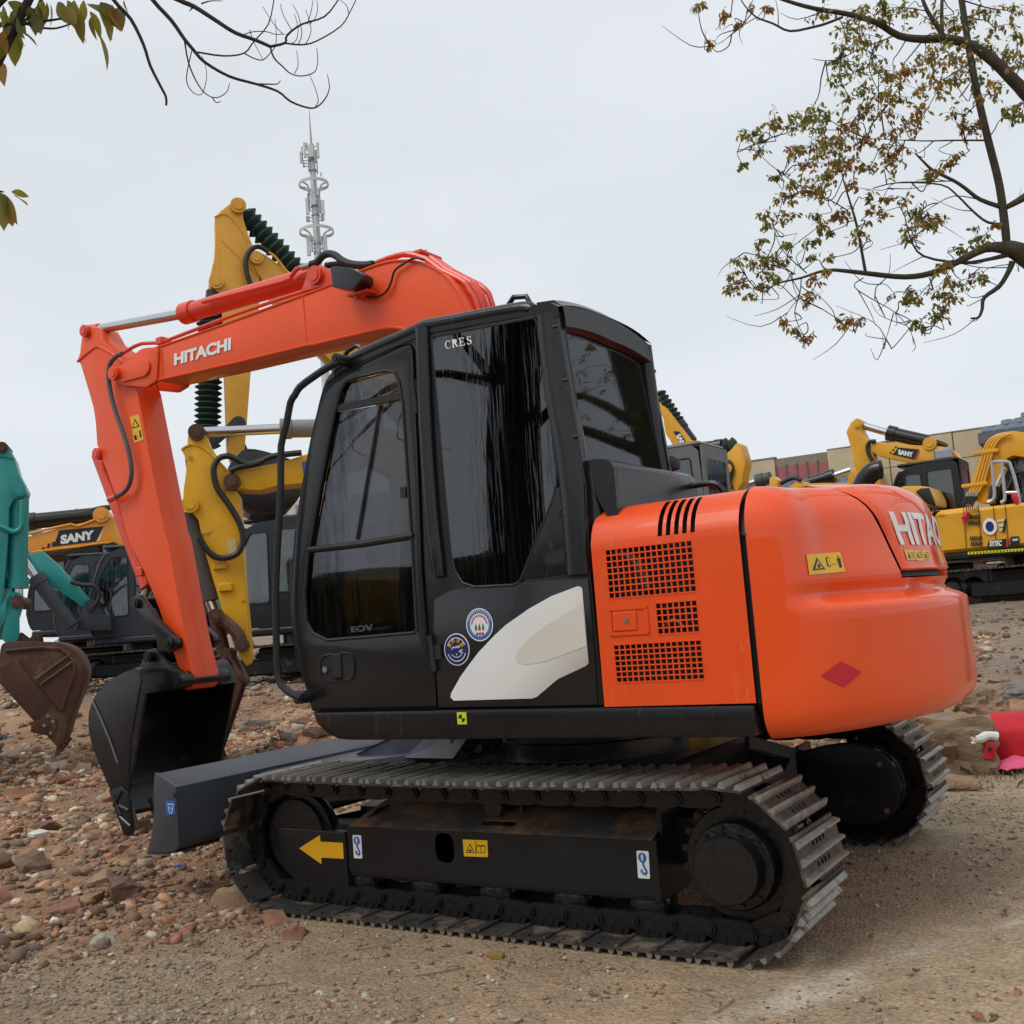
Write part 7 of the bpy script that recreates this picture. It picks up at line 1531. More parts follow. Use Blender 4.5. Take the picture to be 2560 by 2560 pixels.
# ---------- grey cab machine just behind the orange engine hood
YR3 = 10.5; p = at(q2(480, 560), YR3); zg = gz(p[0], YR3); s_ = (p[2]-zg)/2.66
R3 = thing('excavator', (p[0], YR3, zg), 'grey cabbed excavator with steep SANY boom standing right behind the orange engine hood', 'excavator')
base(R3, (p[0]-.48, YR3+.9, zg-.02), s_, 0, YELLOW, GREY, YELLOW, BLACK)
r3b = arm_plate(R3, 'boom', q2, [(60, 60), (125, 205), (150, 212), (180, 240), (410, 545), (640, 900), (420, 940), (215, 552), (168, 480), (145, 330), (20, 100)], YR3+3.0, YR3+3.4, YELLOW, .015)
stripe_m = WHITE
pl_ = plate('name_plate', xz(q2, [(245, 455), (305, 460), (365, 550), (300, 550)], YR3+3.0), YR3+2.99, YR3+2.997, BLACKV, r3b); lettering('SANY', at(q2(272, 500), YR3+2.985), at(q2(345, 640), YR3+2.985), at(q2(310, 475), YR3+2.985), WHITE, pl_, bold=.05)
strut(R3, q2, (95, 90), (290, 380), (420, 560), YR3+3.2, .12, BLACK, True)
# ---------- yellow arm beyond
YR4 = 17.0
R4 = thing('excavator', (at(q2(500, 900), YR4)[0], YR4, gz(-6, YR4)), 'yellow excavator whose stubby arm peak shows right of the grey cab', 'excavator')
base(R4, (at(q2(120, 900), YR4)[0], YR4, gz(-6, YR4)-.02), 1.2, math.pi, YELLOW, BLACK, YELLOW, BLACK, tracks=False)
arm_plate(R4, 'arm', q2, [(740, 690), (800, 635), (845, 580), (868, 568), (895, 590), (940, 745), (935, 800), (915, 870), (912, 950), (870, 1010), (860, 1300), (800, 1300), (770, 1000), (750, 800)], YR4-.2, YR4+.2, YELLOW, .015)
strut(R4, q2, (850, 590), (720, 600), (520, 620), YR4, .14, BLACK, True)
MB().tube([P3(q2, p, YR4-.25) for p in ((745, 745), (790, 760), (810, 820), (800, 880), (780, 950), (810, 1010))], .05, 8, 3).build('oil_hose', RUBBER, R4); boss(R4, q2, (775, 815), YR4-.25, YR4+.2, .10, YELLOW)
# ---------- low cylinders and arm tips in front of the tiled roof
YR5 = 22.
R5 = thing('excavator', (at(q2(1500, 1000), YR5)[0], YR5, gz(-5, YR5)), 'yellow excavator almost hidden by the orange hood, only cylinders showing before the blue grey roof', 'excavator')
strut(R5, q2, (900, 990), (1050, 940), (1185, 905), YR5, .16, pmat('olive_cylinder', (.05, .06, .05), .6)); arm_plate(R5, 'arm', q2, [(1170, 1000), (1175, 905), (1205, 890), (1255, 930), (1255, 1040), (1180, 1060)], YR5-.2, YR5+.2, YELLOW)
strut(R5, q2, (1960, 830), (1800, 885), (1575, 950), YR5, .16, BLACK); arm_plate(R5, 'boom', q2, [(1380, 975), (1470, 935), (1570, 960), (1700, 955), (1960, 955), (1960, 1040), (1380, 1040)], YR5-.2, YR5+.2, YELLOW)
MB().tube([P3(q2, p, YR5-.2) for p in ((1280, 960), (1360, 920), (1420, 905), (1480, 930))], .06, 8, 3).build('oil_hose', RUBBER, R5)
arm_plate(R5, 'arm_far', q1, [(215, 820), (245, 720), (300, 690), (330, 850), (330, 900), (200, 880)], YR5+.5, YR5+.9, YELLOW)
base(R5, (at(q2(1500, 1100), YR5)[0], YR5+2.5, gz(-5, YR5)-1.3), 1.0, 0, YELLOW, BLACK, YELLOW, BLACK, tracks=False, cab=False)
# ================================================================== tower, buildings, trees
TD = 118.; tp0 = atd(t1(393, 1415), TD); tw = (tp0[0], tp0[1])
TOW = thing('telecom_tower', (tw[0], tw[1], 1.0), 'slim white telecom mast with ring platforms and panel antennas, far behind the excavators', 'tower')
TWM = pmat('mast_white', (.50, .52, .53), .5, var=.08); TWG = pmat('mast_grey', (.30, .32, .33), .5, var=.1)
def tz(p): d = ray(*p); t_ = np.hypot(tw[0]-CAMP[0], tw[1]-CAMP[1])/np.hypot(d[0], d[1]); return CAMP[2]+t_*d[2]
z_top = tz(t1(318, 85)); z_a = tz(t1(345, 475)); z_r1 = tz(t1(367, 905)); z_r2 = tz(t1(393, 1415))
mpx = TD/FPX*.23292
MB().cyl((tw[0], tw[1], 1.0), (tw[0], tw[1], z_r2), 55*mpx, 39*mpx, n=16).cyl((tw[0], tw[1], z_r2), (tw[0], tw[1], z_a), 39*mpx, 30*mpx, n=16).build('mast', TWM, TOW)
MB().cyl((tw[0], tw[1], z_a), (tw[0], tw[1], z_top), 12*mpx, 2*mpx, n=8).build('spire', TWG, TOW)
for zr_, r_ in ((z_r1, 160*mpx), (z_r2, 184*mpx)):
    b = MB(); N = 40; prof = [(r_-.10, -.16), (r_, -.16), (r_, .16), (r_-.10, .16)]
    v = [(tw[0]+q[0]*math.cos(2*math.pi*i/N), tw[1]+q[0]*math.sin(2*math.pi*i/N), zr_+q[1]) for i in range(N) for q in prof]
    b.add(v, [(i*4+k, i*4+(k+1) % 4, ((i+1) % N)*4+(k+1) % 4, ((i+1) % N)*4+k) for i in range(N) for k in range(4)])
    rg = b.build('ring_platform', TWM, TOW)
    for k in range(6):
        a = k*math.pi/3+.3; c_, s_ = math.cos(a), math.sin(a)
        MB().tube([(tw[0]+.6*c_, tw[1]+.6*s_, zr_-1.2), (tw[0]+r_*.5*c_, tw[1]+r_*.5*s_, zr_-.3), (tw[0]+r_*c_, tw[1]+r_*s_, zr_)], .10, 6, 3).build('ring_brace', TWM, rg)
HR = Vector((math.cos(HEAD), math.sin(HEAD), 0)); HF = Vector((-math.sin(HEAD), math.cos(HEAD), 0))
for (x, y0_, y1_, wd_, m) in ((278, 470, 640, 26, TWM), (420, 480, 655, 26, TWM), (232, 565, 695, 16, TWM), (265, 680, 740, 18, TWG), (395, 560, 700, 30, TWG), (345, 520, 640, 60, TWM), (300, 1060, 1250, 34, TWM), (465, 1100, 1260, 36, TWM), (432, 1070, 1240, 26, TWG), (365, 1020, 1150, 60, TWM), (305, 1262, 1325, 36, TWG), (462, 1262, 1320, 36, TWG), (310, 1475, 1690, 40, TWM), (490, 1478, 1650, 36, TWM), (345, 1495, 1640, 14, TWG)):
    zc_ = tz(t1(x, (y0_+y1_)/2)); h_ = (y1_-y0_)*mpx; axis_x = np.interp((y0_+y1_)/2, [85, 1700], [318, 402]); off = (x-axis_x)*mpx
    c_ = Vector((tw[0], tw[1], zc_))+HR*off-HF*.55; M = Matrix.Translation(c_) @ Matrix.Rotation(HEAD, 4, 'Z')
    an = MB().box((-wd_*mpx/2, -.12, -h_/2), (wd_*mpx/2, .12, h_/2), .03, M).build('antenna_panel', m, TOW)
    MB().tube([c_+Vector((0, 0, -h_*.25)), Vector((tw[0], tw[1], zc_-h_*.25))], .05, 6, 1).build('bracket', TWG, an); MB().tube([c_+Vector((0, 0, h_*.3)), Vector((tw[0], tw[1], zc_+h_*.3))], .05, 6, 1).build('bracket', TWG, an)
for (x, y0_, y1_) in ((250, 515, 700), (300, 480, 560), (316, 600, 790), (410, 700, 820), (450, 805, 845), (320, 985, 1200), (430, 985, 1080), (310, 1020, 1240), (450, 1180, 1330), (460, 1490, 1640)):
    axis_x = np.interp((y0_+y1_)/2, [85, 1700], [318, 402]); off = (x-axis_x)*mpx; p0 = Vector((tw[0], tw[1], tz(t1(x, y0_))))+HR*off-HF*.5; p1_ = Vector((tw[0], tw[1], tz(t1(x, y1_))))+HR*off-HF*.5
    MB().cyl(p0, p1_, .07, n=6).build('whip_antenna', TWG, TOW)
for y_ in (650, 760, 1040, 1150, 1240, 1550, 1650): MB().cyl((tw[0], tw[1], tz(t1(380, y_))-.07), (tw[0], tw[1], tz(t1(380, y_))+.07), 46*mpx, n=16).build('collar', TWG, TOW)
# ---- tiled wall on the right
TILE = pmat('beige_wall_tile', (.47, .38, .24), .6, var=.12, vscale=1.2, bump=.1, bscale=8); GROUT = pmat('tile_joint', (.22, .19, .14), .9); PINKM = pmat('maroon_panel', (.33, .085, .09), .55, var=.2, vscale=3, stretch=(6, 6, 1)); PINKW = pmat('pink_render', (.50, .24, .22), .8, var=.1)
SLT = pmat('slate_roof_tiles', (.10, .125, .165), .6, var=.3, vscale=6); EAVE = pmat('dark_eave', (.10, .105, .115), .7, var=.15)
pA = Vector(atd(F(1398, 873), 46)); pB = Vector(atd(F(1890, 803), 41)); du = Vector((pB.x-pA.x, pB.y-pA.y, 0)); Lw = du.length; du.normalize(); dn = Vector((du.y, -du.x, 0))
if dn.dot(Vector((CAMP[0]-pA.x, CAMP[1]-pA.y, 0))) < 0: dn = -dn
def wall_u(p):                                      # position along the wall and height of a photo point
    d = ray(*p); o = CAMP; k = ((pA.x-o[0])*dn.x+(pA.y-o[1])*dn.y)/(d[0]*dn.x+d[1]*dn.y); q = o+d*k; return (q[0]-pA.x)*du.x+(q[1]-pA.y)*du.y, q[2]
WM = Matrix(((du.x, dn.x, 0, pA.x), (du.y, dn.y, 0, pA.y), (0, 0, 1, 0), (0, 0, 0, 1)))
zt_ = (pA.z+pB.z)/2; u0 = wall_u(F(1462, 862))[0]; u1 = wall_u(F(1560, 850))[0]; zp = wall_u(F(1500, 862))[1]
BW = thing('tiled_building', tuple(pA.xy)+(1.0,), 'beige tiled building wall with a maroon panelled section, behind the yellow excavators', 'building')
def slab(name, a, b_, z0, z1, d0, d1, m, parent, bev=.0): return MB().box((a, d0, z0), (b_, d1, z1), bev, WM).build(name, m, parent, smooth=None)
slab('wall', -9, Lw+4, .5, zt_-.04, -3.0, -.06, GROUT, BW)
slab('parapet_cap', -9, u0, zt_, zt_+.05, -.35, .03, GROUT, BW)
slab('parapet_cap', u1, Lw+3, zt_, zt_+.05, -.35, .03, GROUT, BW)
ph_ = 1.05; i = 0; uu = u0-1.22*7
k = 0
while uu < Lw+1:
    a, b_ = uu, uu+1.20
    if not (b_ > u0+.05 and a < u1-.05):
        z1_ = zt_-.01
        for r_ in range(5):
            slab('wall_tile', a, b_-.03, z1_-ph_+.03, z1_, -.06, .0+.012*((k*7+r_*3) % 3), TILE, BW); z1_ -= ph_; k += 1
        uu += 1.22
    else: uu = u1 if uu < u1 else uu+1.22
    if abs(uu-u1) < 1e-6: uu += .001
nP = 5
for i in range(nP):
    a = u0+(u1-u0)*i/nP; b_ = u0+(u1-u0)*(i+1)/nP
    for r_ in range(3): slab('maroon_panel', a+.03, b_-.03, zt_-.42-(r_+1)*1.05+.03, zt_-.42-r_*1.05, -.05, -.01, PINKM, BW)
    slab('panel_post', a-.025, a+.025, zt_-4, zt_-.34, -.05, .03, EAVE, BW)
# blue-grey tiled lean-to roof in front of the wall
RF = thing('tiled_roof', tuple((Vector(wall_u(F(1500, 915))+(0,)) and pA.xy))+(1.0,), 'low blue grey tiled roof in front of the beige wall', 'roof')
ur0 = wall_u(F(1395, 905))[0]-2; ur1 = wall_u(F(1672, 880))[0]; zr0 = wall_u(F(1580, 893))[1]-.2
nr, ncx = 8, int((ur1-ur0)/.36); b = MB()
slab('roof_wall', ur0, ur1, .5, zr0-1.5, .3, 3.0, GROUT, RF)
for r_ in range(nr):
    for c_ in range(ncx):
        u_ = ur0+c_*.36+(.18 if r_ % 2 else 0); dd = .2+r_*.34; zz_ = zr0-r_*.20
        pr = [(0, .0), (.06, .06), (.18, .09), (.30, .06), (.34, .0)]
        v = [tuple(WM @ Vector((u_+q[0], dd, zz_+q[1]+.05))) for q in pr]+[tuple(WM @ Vector((u_+q[0], dd+.38, zz_+q[1]-.19))) for q in pr]
        b.add(v, [(i, i+1, 6+i, 5+i) for i in range(4)]+[(5, 6, 7, 8, 9)])
tag(b.build('roof_tiles', SLT, RF, smooth=50), None, kind='stuff')
# pink building with a grey hipped roof at the far right
PBD = thing('pink_building', tuple(Vector(atd(F(1900, 900), 40)).xy)+(1.0,), 'pink rendered building with grey tiled roof at the end of the beige wall', 'building')
ue = wall_u(F(1838, 812))[0]+.9; ze = wall_u(F(1880, 812))[1]-.35
slab('wall', ue+.6, ue+12, .5, ze-.3, -6, 1.2, PINKW, PBD)
slab('eave', ue-.6, ue+13, ze-.35, ze+.05, -7, 2.2, EAVE, PBD)
b = MB(); v = [(ue-.5, 2.1, ze+.06), (ue+13, 2.1, ze+.06), (ue+13, -7, ze+.06), (ue-.5, -7, ze+.06), (ue+5.5, -2, ze+2.2), (ue+10, -2, ze+2.2)]
b.add([tuple(WM @ Vector(p)) for p in v], [(0, 1, 5, 4), (1, 2, 5), (2, 3, 4, 5), (3, 0, 4)]); rf_ = b.build('roof', SLT, PBD, smooth=None)
for j in range(9):
    for i in range(30):
        t0 = j/9.; a0 = ue-.5+6.0*t0; a1 = ue+13-3*t0; u_ = a0+(a1-a0)*i/30; yy = 2.1-4.1*t0; zz_ = ze+.06+2.14*t0
        pr = [(0, .01), (.10, .04), (.3, .04), (.40, .01)]
        v = [tuple(WM @ Vector((u_+q[0], yy+.02, zz_+q[1]))) for q in pr]+[tuple(WM @ Vector((u_+q[0], yy-.44, zz_+q[1]+.22))) for q in pr]
        if i % 1 == 0: (b if False else None)
        if (i+j) == 0: tb_ = MB()
        tb_.add(v, [(0, 1, 5, 4), (1, 2, 6, 5), (2, 3, 7, 6), (3, 2, 1, 0)])
tag(tb_.build('roof_tiles', SLT, rf_, smooth=40), None, kind='stuff')
# far apartment block between the machines
AP = Vector(atd(y1(700, 940), 95)); APT = thing('apartment_block', (AP.x, AP.y, 1.0), 'pale far off apartment block showing under the black bucket', 'building')
APW = pmat('pale_render', (.52, .48, .44), .8, var=.08); zt2_ = Vector(atd(y1(690, 880), 95)).z; M = Matrix.Translation((AP.x, AP.y, 0)) @ Matrix.Rotation(HEAD, 4, 'Z')
MB().box((-5, -3, 0), (9, 3, zt2_), 0, M).build('wall', APW, APT, smooth=None)
for j in range(3):
    for i in range(7):
        w_ = MB().box((-4.6+i*1.9, -3.05, zt2_-1.6-j*2.2), (-3.5+i*1.9, -2.98, zt2_-.5-j*2.2), 0, M).build('window', pmat('far_window', (.20, .20, .21), .3), APT, smooth=None)
# ---- trees
BARK = pmat('bark', (.030, .024, .020), .9, var=.35, vscale=14, bump=.7, bscale=25); BARK2 = pmat('mossy_bark', (.055, .048, .030), .9, var=.35, vscale=14, bump=.7, bscale=25)
LEAFA = pmat('leaf', (.10, .12, .03), .55, var=.25, vscale=9, attr='tone')
_n = LEAFA.node_tree; _b = _n.nodes['Principled BSDF']; _t = _n.nodes.new('ShaderNodeBsdfTranslucent'); _m = _n.nodes.new('ShaderNodeMixShader'); _m.inputs[0].default_value = .55
_src = _b.inputs['Base Color'].links[0].from_socket; _g = _n.nodes.new('ShaderNodeHueSaturation'); _g.inputs['Value'].default_value = 2.0; _n.links.new(_src, _g.inputs['Color']); _n.links.new(_g.outputs[0], _t.inputs['Color'])
_n.links.new(_b.outputs[0], _m.inputs[1]); _n.links.new(_t.outputs[0], _m.inputs[2]); _n.links.new(_m.outputs[0], _n.nodes['Material Output'].inputs[0])
def leaf_shape(L_, w, curl=.25):
    v = []; st = ((.0, .0), (.10, .42), (.26, .84), (.44, 1.), (.62, .88), (.78, .58), (.90, .26), (1., .0))
    for t_, q in st:
        z = -curl*L_*.5*t_*t_; v += [(L_*t_, -w*.5*q, z+.10*w*q), (L_*t_, 0, z-.04*w*q), (L_*t_, w*.5*q, z+.10*w*q)]
    f = []
    for k in range(len(st)-1):
        for a in (0, 1): f.append((3*k+a, 3*k+3+a, 3*k+4+a, 3*k+1+a))
    return v, f
PG = [(.13, .135, .022), (.17, .16, .025), (.09, .105, .02), (.20, .17, .03)]; PO = [(.28, .16, .028), (.24, .12, .025), (.22, .15, .025)]; PRD = [(.24, .11, .03), (.20, .085, .028), (.27, .14, .03)]
def leaf_mesh(col, L_=.075, w=.034, curl=.35):
    v, f = leaf_shape(L_, w, curl); me = bpy.data.meshes.new('leaf'); me.from_pydata(v, [], f)
    ca = me.color_attributes.new('tone', 'FLOAT_COLOR', 'POINT'); ca.data.foreach_set('color', list((*col, 1))*len(v)); me.materials.append(LEAFA); finish(me, 180); return me
LM = {('g', i): leaf_mesh(c) for i, c in enumerate(PG)}; LM.update({('o', i): leaf_mesh(c) for i, c in enumerate(PO)}); LM.update({('r', i): leaf_mesh(c) for i, c in enumerate(PRD)})
LCOL = {'g': PG, 'o': PO, 'r': PRD}
tr = random.Random(77)
def leaf_matrix(p, d, s):
    x = Vector(d).normalized(); z = Vector((tr.uniform(-.7, .7), tr.uniform(-.7, .7), 1)).normalized()
    if abs(x.dot(z)) > .95: z = Vector((1, 0, 0))
    return frame_m(p, x, z) @ Matrix.Rotation(tr.uniform(-.9, .9), 4, 'X') @ Matrix.Scale(s, 4)
def rand_leaf_dir(): return Vector((tr.gauss(0, .6), tr.gauss(0, .6), -.55+tr.gauss(0, .35)))
class Tree:
    def __init__(s, name, loc, label, bark): s.T = thing(name, loc, label, 'tree'); s.b = MB(); s.bark = bark; s.leaves = []; s.limbs = []
    def limb(s, pts, r, n=8, sm=3): s.limbs.append([Vector(p) for p in smooth_path(pts, 3)]); s.b.tube(pts, r, n, sm)
    def spray(s, c, rad_, n, kinds, size=1., droop=True):   # one leaf spray: twigs out of a centre with leaves along their ends
        for k in range(max(1, n//5)):
            tip = c+Vector((tr.gauss(0, rad_*.55), tr.gauss(0, rad_*.55), tr.gauss(0, rad_*.45)))
            s.b.tube([c, (c+tip)/2+Vector((0, 0, rad_*.12)), tip], [.0035*size, .0016*size], 4, 2)
            for i in range(5):
                t_ = .45+.55*tr.random(); p = c.lerp(tip, t_)+Vector((tr.gauss(0, .018), tr.gauss(0, .018), tr.gauss(0, .015)))*size
                s.leaves.append((p, rand_leaf_dir(), size*tr.uniform(.7, 1.2), tr.choice(kinds)))
    def join(s, c, k=.5):                                   # twig from the nearest limb to a spray centre
        best = None
        for L_ in s.limbs:
            for p in L_[1:]:
                d = (p-c).length+.25*max(0, p.z-c.z)
                if best is None or d < best[0]: best = (d, p)
        p = best[1]; m = p.lerp(c, .5)+Vector((tr.gauss(0, .05), tr.gauss(0, .05), -.06*(p-c).length+tr.gauss(0, .05)))
        r0 = .004+.004*min(1, (p-c).length); s.b.tube([p, p.lerp(m, .5)+Vector((tr.gauss(0, .02), tr.gauss(0, .02), tr.gauss(0, .03))), m, c], [r0, r0*.5], 5, 3)
    def finish(s, key, cap=300):
        tk = s.b.build('trunk', s.bark, s.T, smooth=60)
        L_ = sorted(s.leaves, key=lambda q: -q[2]/max(.5, np.linalg.norm(np.array(q[0])-CAMP)) if key(q) else 1)
        for p, d, sz, k in L_[:cap]: copy_to(LM[(k, tr.randrange(len(LCOL[k])))], 'leaf', s.T, leaf_matrix(p, d, sz))
        rest = L_[cap:]
        if rest:
            V = []; Fc = []; C = []; bv, bf = leaf_shape(.075, .034, .35)
            for p, d, sz, k in rest:
                M = leaf_matrix(p, d, sz); o = len(V); V += [tuple(M @ Vector(q)) for q in bv]; Fc += [tuple(i+o for i in q) for q in bf]; C += list((*tr.choice(LCOL[k]), 1))*len(bv)
            me = bpy.data.meshes.new('crown'); me.from_pydata(V, [], Fc); ca = me.color_attributes.new('tone', 'FLOAT_COLOR', 'POINT'); ca.data.foreach_set('color', C); me.materials.append(LEAFA); finish(me, 180)
            tag(put(bpy.data.objects.new('crown', me), s.T), None, kind='stuff')
def inview(q):
    v = CM @ (np.array(q[0])-CAMP); return v[2] > .5 and abs(v[0]/v[2]) < .5 and abs(v[1]/v[2]) < .5
# right hand tree
DR = 8.4
def R7(p, dd=0.): return Vector(atd(c7(*p), DR+dd))
tbx, tby = 2.62, 4.55; tb0 = Vector((tbx-.02, tby, 3.45))
RT_ = Tree('camphor_tree', (tbx, tby, gz(tbx, tby)), 'leafy tree with green and reddish leaves reaching in over the counterweight', BARK2)
RT_.limb([(tbx+.12, tby+.1, gz(tbx, tby)-.1), (tbx+.06, tby+.02, 1.5), (tbx, tby, 2.8), tb0, tb0.lerp(R7((2080, 1430)), .5)+Vector((0, 0, .10)), R7((2080, 1430), .0), R7((1900, 1335)), R7((1820, 1312))], [.26, .22, .19, .17, .13, .10, .075, .05], 12)
RT_.limb([tb0, tb0.lerp(R7((2060, 540)), .35)+Vector((0, 0, .35)), tb0.lerp(R7((2060, 540)), .7)+Vector((0, 0, .2)), R7((2060, 540)), R7((1960, 500)), R7((1880, 430)), R7((1780, 330)), R7((1650, 240)), R7((1520, 205)), R7((1400, 208)), R7((1270, 190)), R7((1150, 120)), R7((1000, 75)), R7((820, 45)), R7((660, 0)), R7((500, -60))], [.15, .13, .11, .08, .05, .045, .04, .034, .03, .026, .022, .018, .014, .008], 9)
RT_.limb([R7((1840, 1300)), R7((1830, 1200)), R7((1800, 980)), R7((1740, 740)), R7((1680, 480)), R7((1640, 260)), R7((1600, 0)), R7((1570, -200))], [.030, .033, .031, .030, .028, .026, .024, .02], 9)
RT_.limb([R7((1900, 1335)), R7((1820, 1315)), R7((1720, 1320)), R7((1580, 1390)), R7((1440, 1450)), R7((1300, 1470)), R7((1130, 1455)), R7((1000, 1440)), R7((880, 1435)), R7((750, 1475)), R7((620, 1505)), R7((545, 1550)), R7((480, 1500)), R7((440, 1440))], [.06, .05, .034, .026, .024, .022, .021, .017, .012, .009, .007, .005, .004, .003], 8)
RT_.limb([R7((1090, 1440)), R7((1070, 1330)), R7((1045, 1200)), R7((1020, 1110)), R7((980, 980)), R7((960, 900))], [.013, .011, .010, .007, .004], 7)
RT_.limb([R7((1950, 1320)), R7((1850, 1350)), R7((1750, 1375)), R7((1600, 1395)), R7((1400, 1360)), R7((1330, 1270)), R7((1300, 1150))], [.035, .022, .015, .012, .009, .006, .004], 7)
RT_.limb([R7((1870, 1390)), R7((1850, 1440)), R7((1800, 1520)), R7((1720, 1580)), R7((1710, 1640)), R7((1690, 1685)), R7((1650, 1690))], [.026, .020, .018, .014, .011, .008], 7)
RT_.limb([R7((1830, 1105)), R7((1700, 1060)), R7((1620, 1000)), R7((1560, 960)), R7((1450, 905)), R7((1400, 860)), R7((1355, 815))], [.02, .016, .014, .013, .010, .006], 7)
RT_.limb([R7((1830, 1190)), R7((1740, 1180)), R7((1660, 1120)), R7((1580, 1040)), R7((1490, 980)), R7((1260, 970)), R7((1130, 1000))], [.012, .010, .008, .006, .004], 6)
RT_.limb([R7((1720, 745)), R7((1560, 745)), R7((1400, 748)), R7((1250, 742)), R7((1100, 735))], [.008, .006, .004, .002], 6)
RT_.limb([R7((1840, 1100)), R7((1930, 1050)), R7((2000, 1000))], [.02, .03, .04], 7)
RT_.limb([R7((1500, 205)), R7((1480, 150)), R7((1420, 60)), R7((1380, -40))], [.022, .02, .016, .012], 7)
RT_.limb([R7((1500, 200)), R7((1495, 80)), R7((1500, -60))], [.016, .014, .012], 7)
RT_.limb([R7((970, 90)), R7((890, 122)), R7((820, 142)), R7((690, 165)), R7((600, 125)), R7((510, 90)), R7((450, 30)), R7((420, -20))], [.010, .011, .010, .009, .006, .004], 6)
RT_.limb([R7((510, 92)), R7((430, 142)), R7((380, 180)), R7((330, 222)), R7((270, 245))], [.004, .003, .002], 5)
RT_.limb([R7((1240, 190)), R7((1180, 215)), R7((1060, 260)), R7((960, 310)), R7((880, 322)), R7((810, 312))], [.006, .005, .004, .002], 5)
for pts in ([(750, 1475), (745, 1540), (735, 1580), (690, 1640), (660, 1690)], [(735, 1580), (860, 1640), (960, 1700), (1050, 1690)], [(735, 1580), (715, 1660), (740, 1740), (770, 1790)], [(1080, 1475), (1030, 1520), (1130, 1590), (1250, 1660), (1330, 1760), (1345, 1830)], [(1000, 1120), (900, 1060), (780, 1010), (660, 930), (550, 840), (520, 760)], [(780, 1450), (700, 1380), (640, 1310), (600, 1200)], [(720, 1455), (640, 1420), (570, 1400)], [(545, 1550), (470, 1490), (420, 1360)], [(1240, 1660), (1200, 1800)], [(1250, 1660), (1330, 1700), (1410, 1780)], [(1850, 1420), (1700, 1420), (1560, 1400), (1430, 1475)], [(1140, 1590), (1150, 1520), (1200, 1510), (1250, 1570)], [(1700, 1060), (1560, 1040), (1440, 1100), (1380, 1140)], [(1560, 960), (1400, 965), (1250, 970), (1180, 1010), (1010, 990)]):
    RT_.limb([R7(p) for p in pts], [.005, .0035, .002], 5)
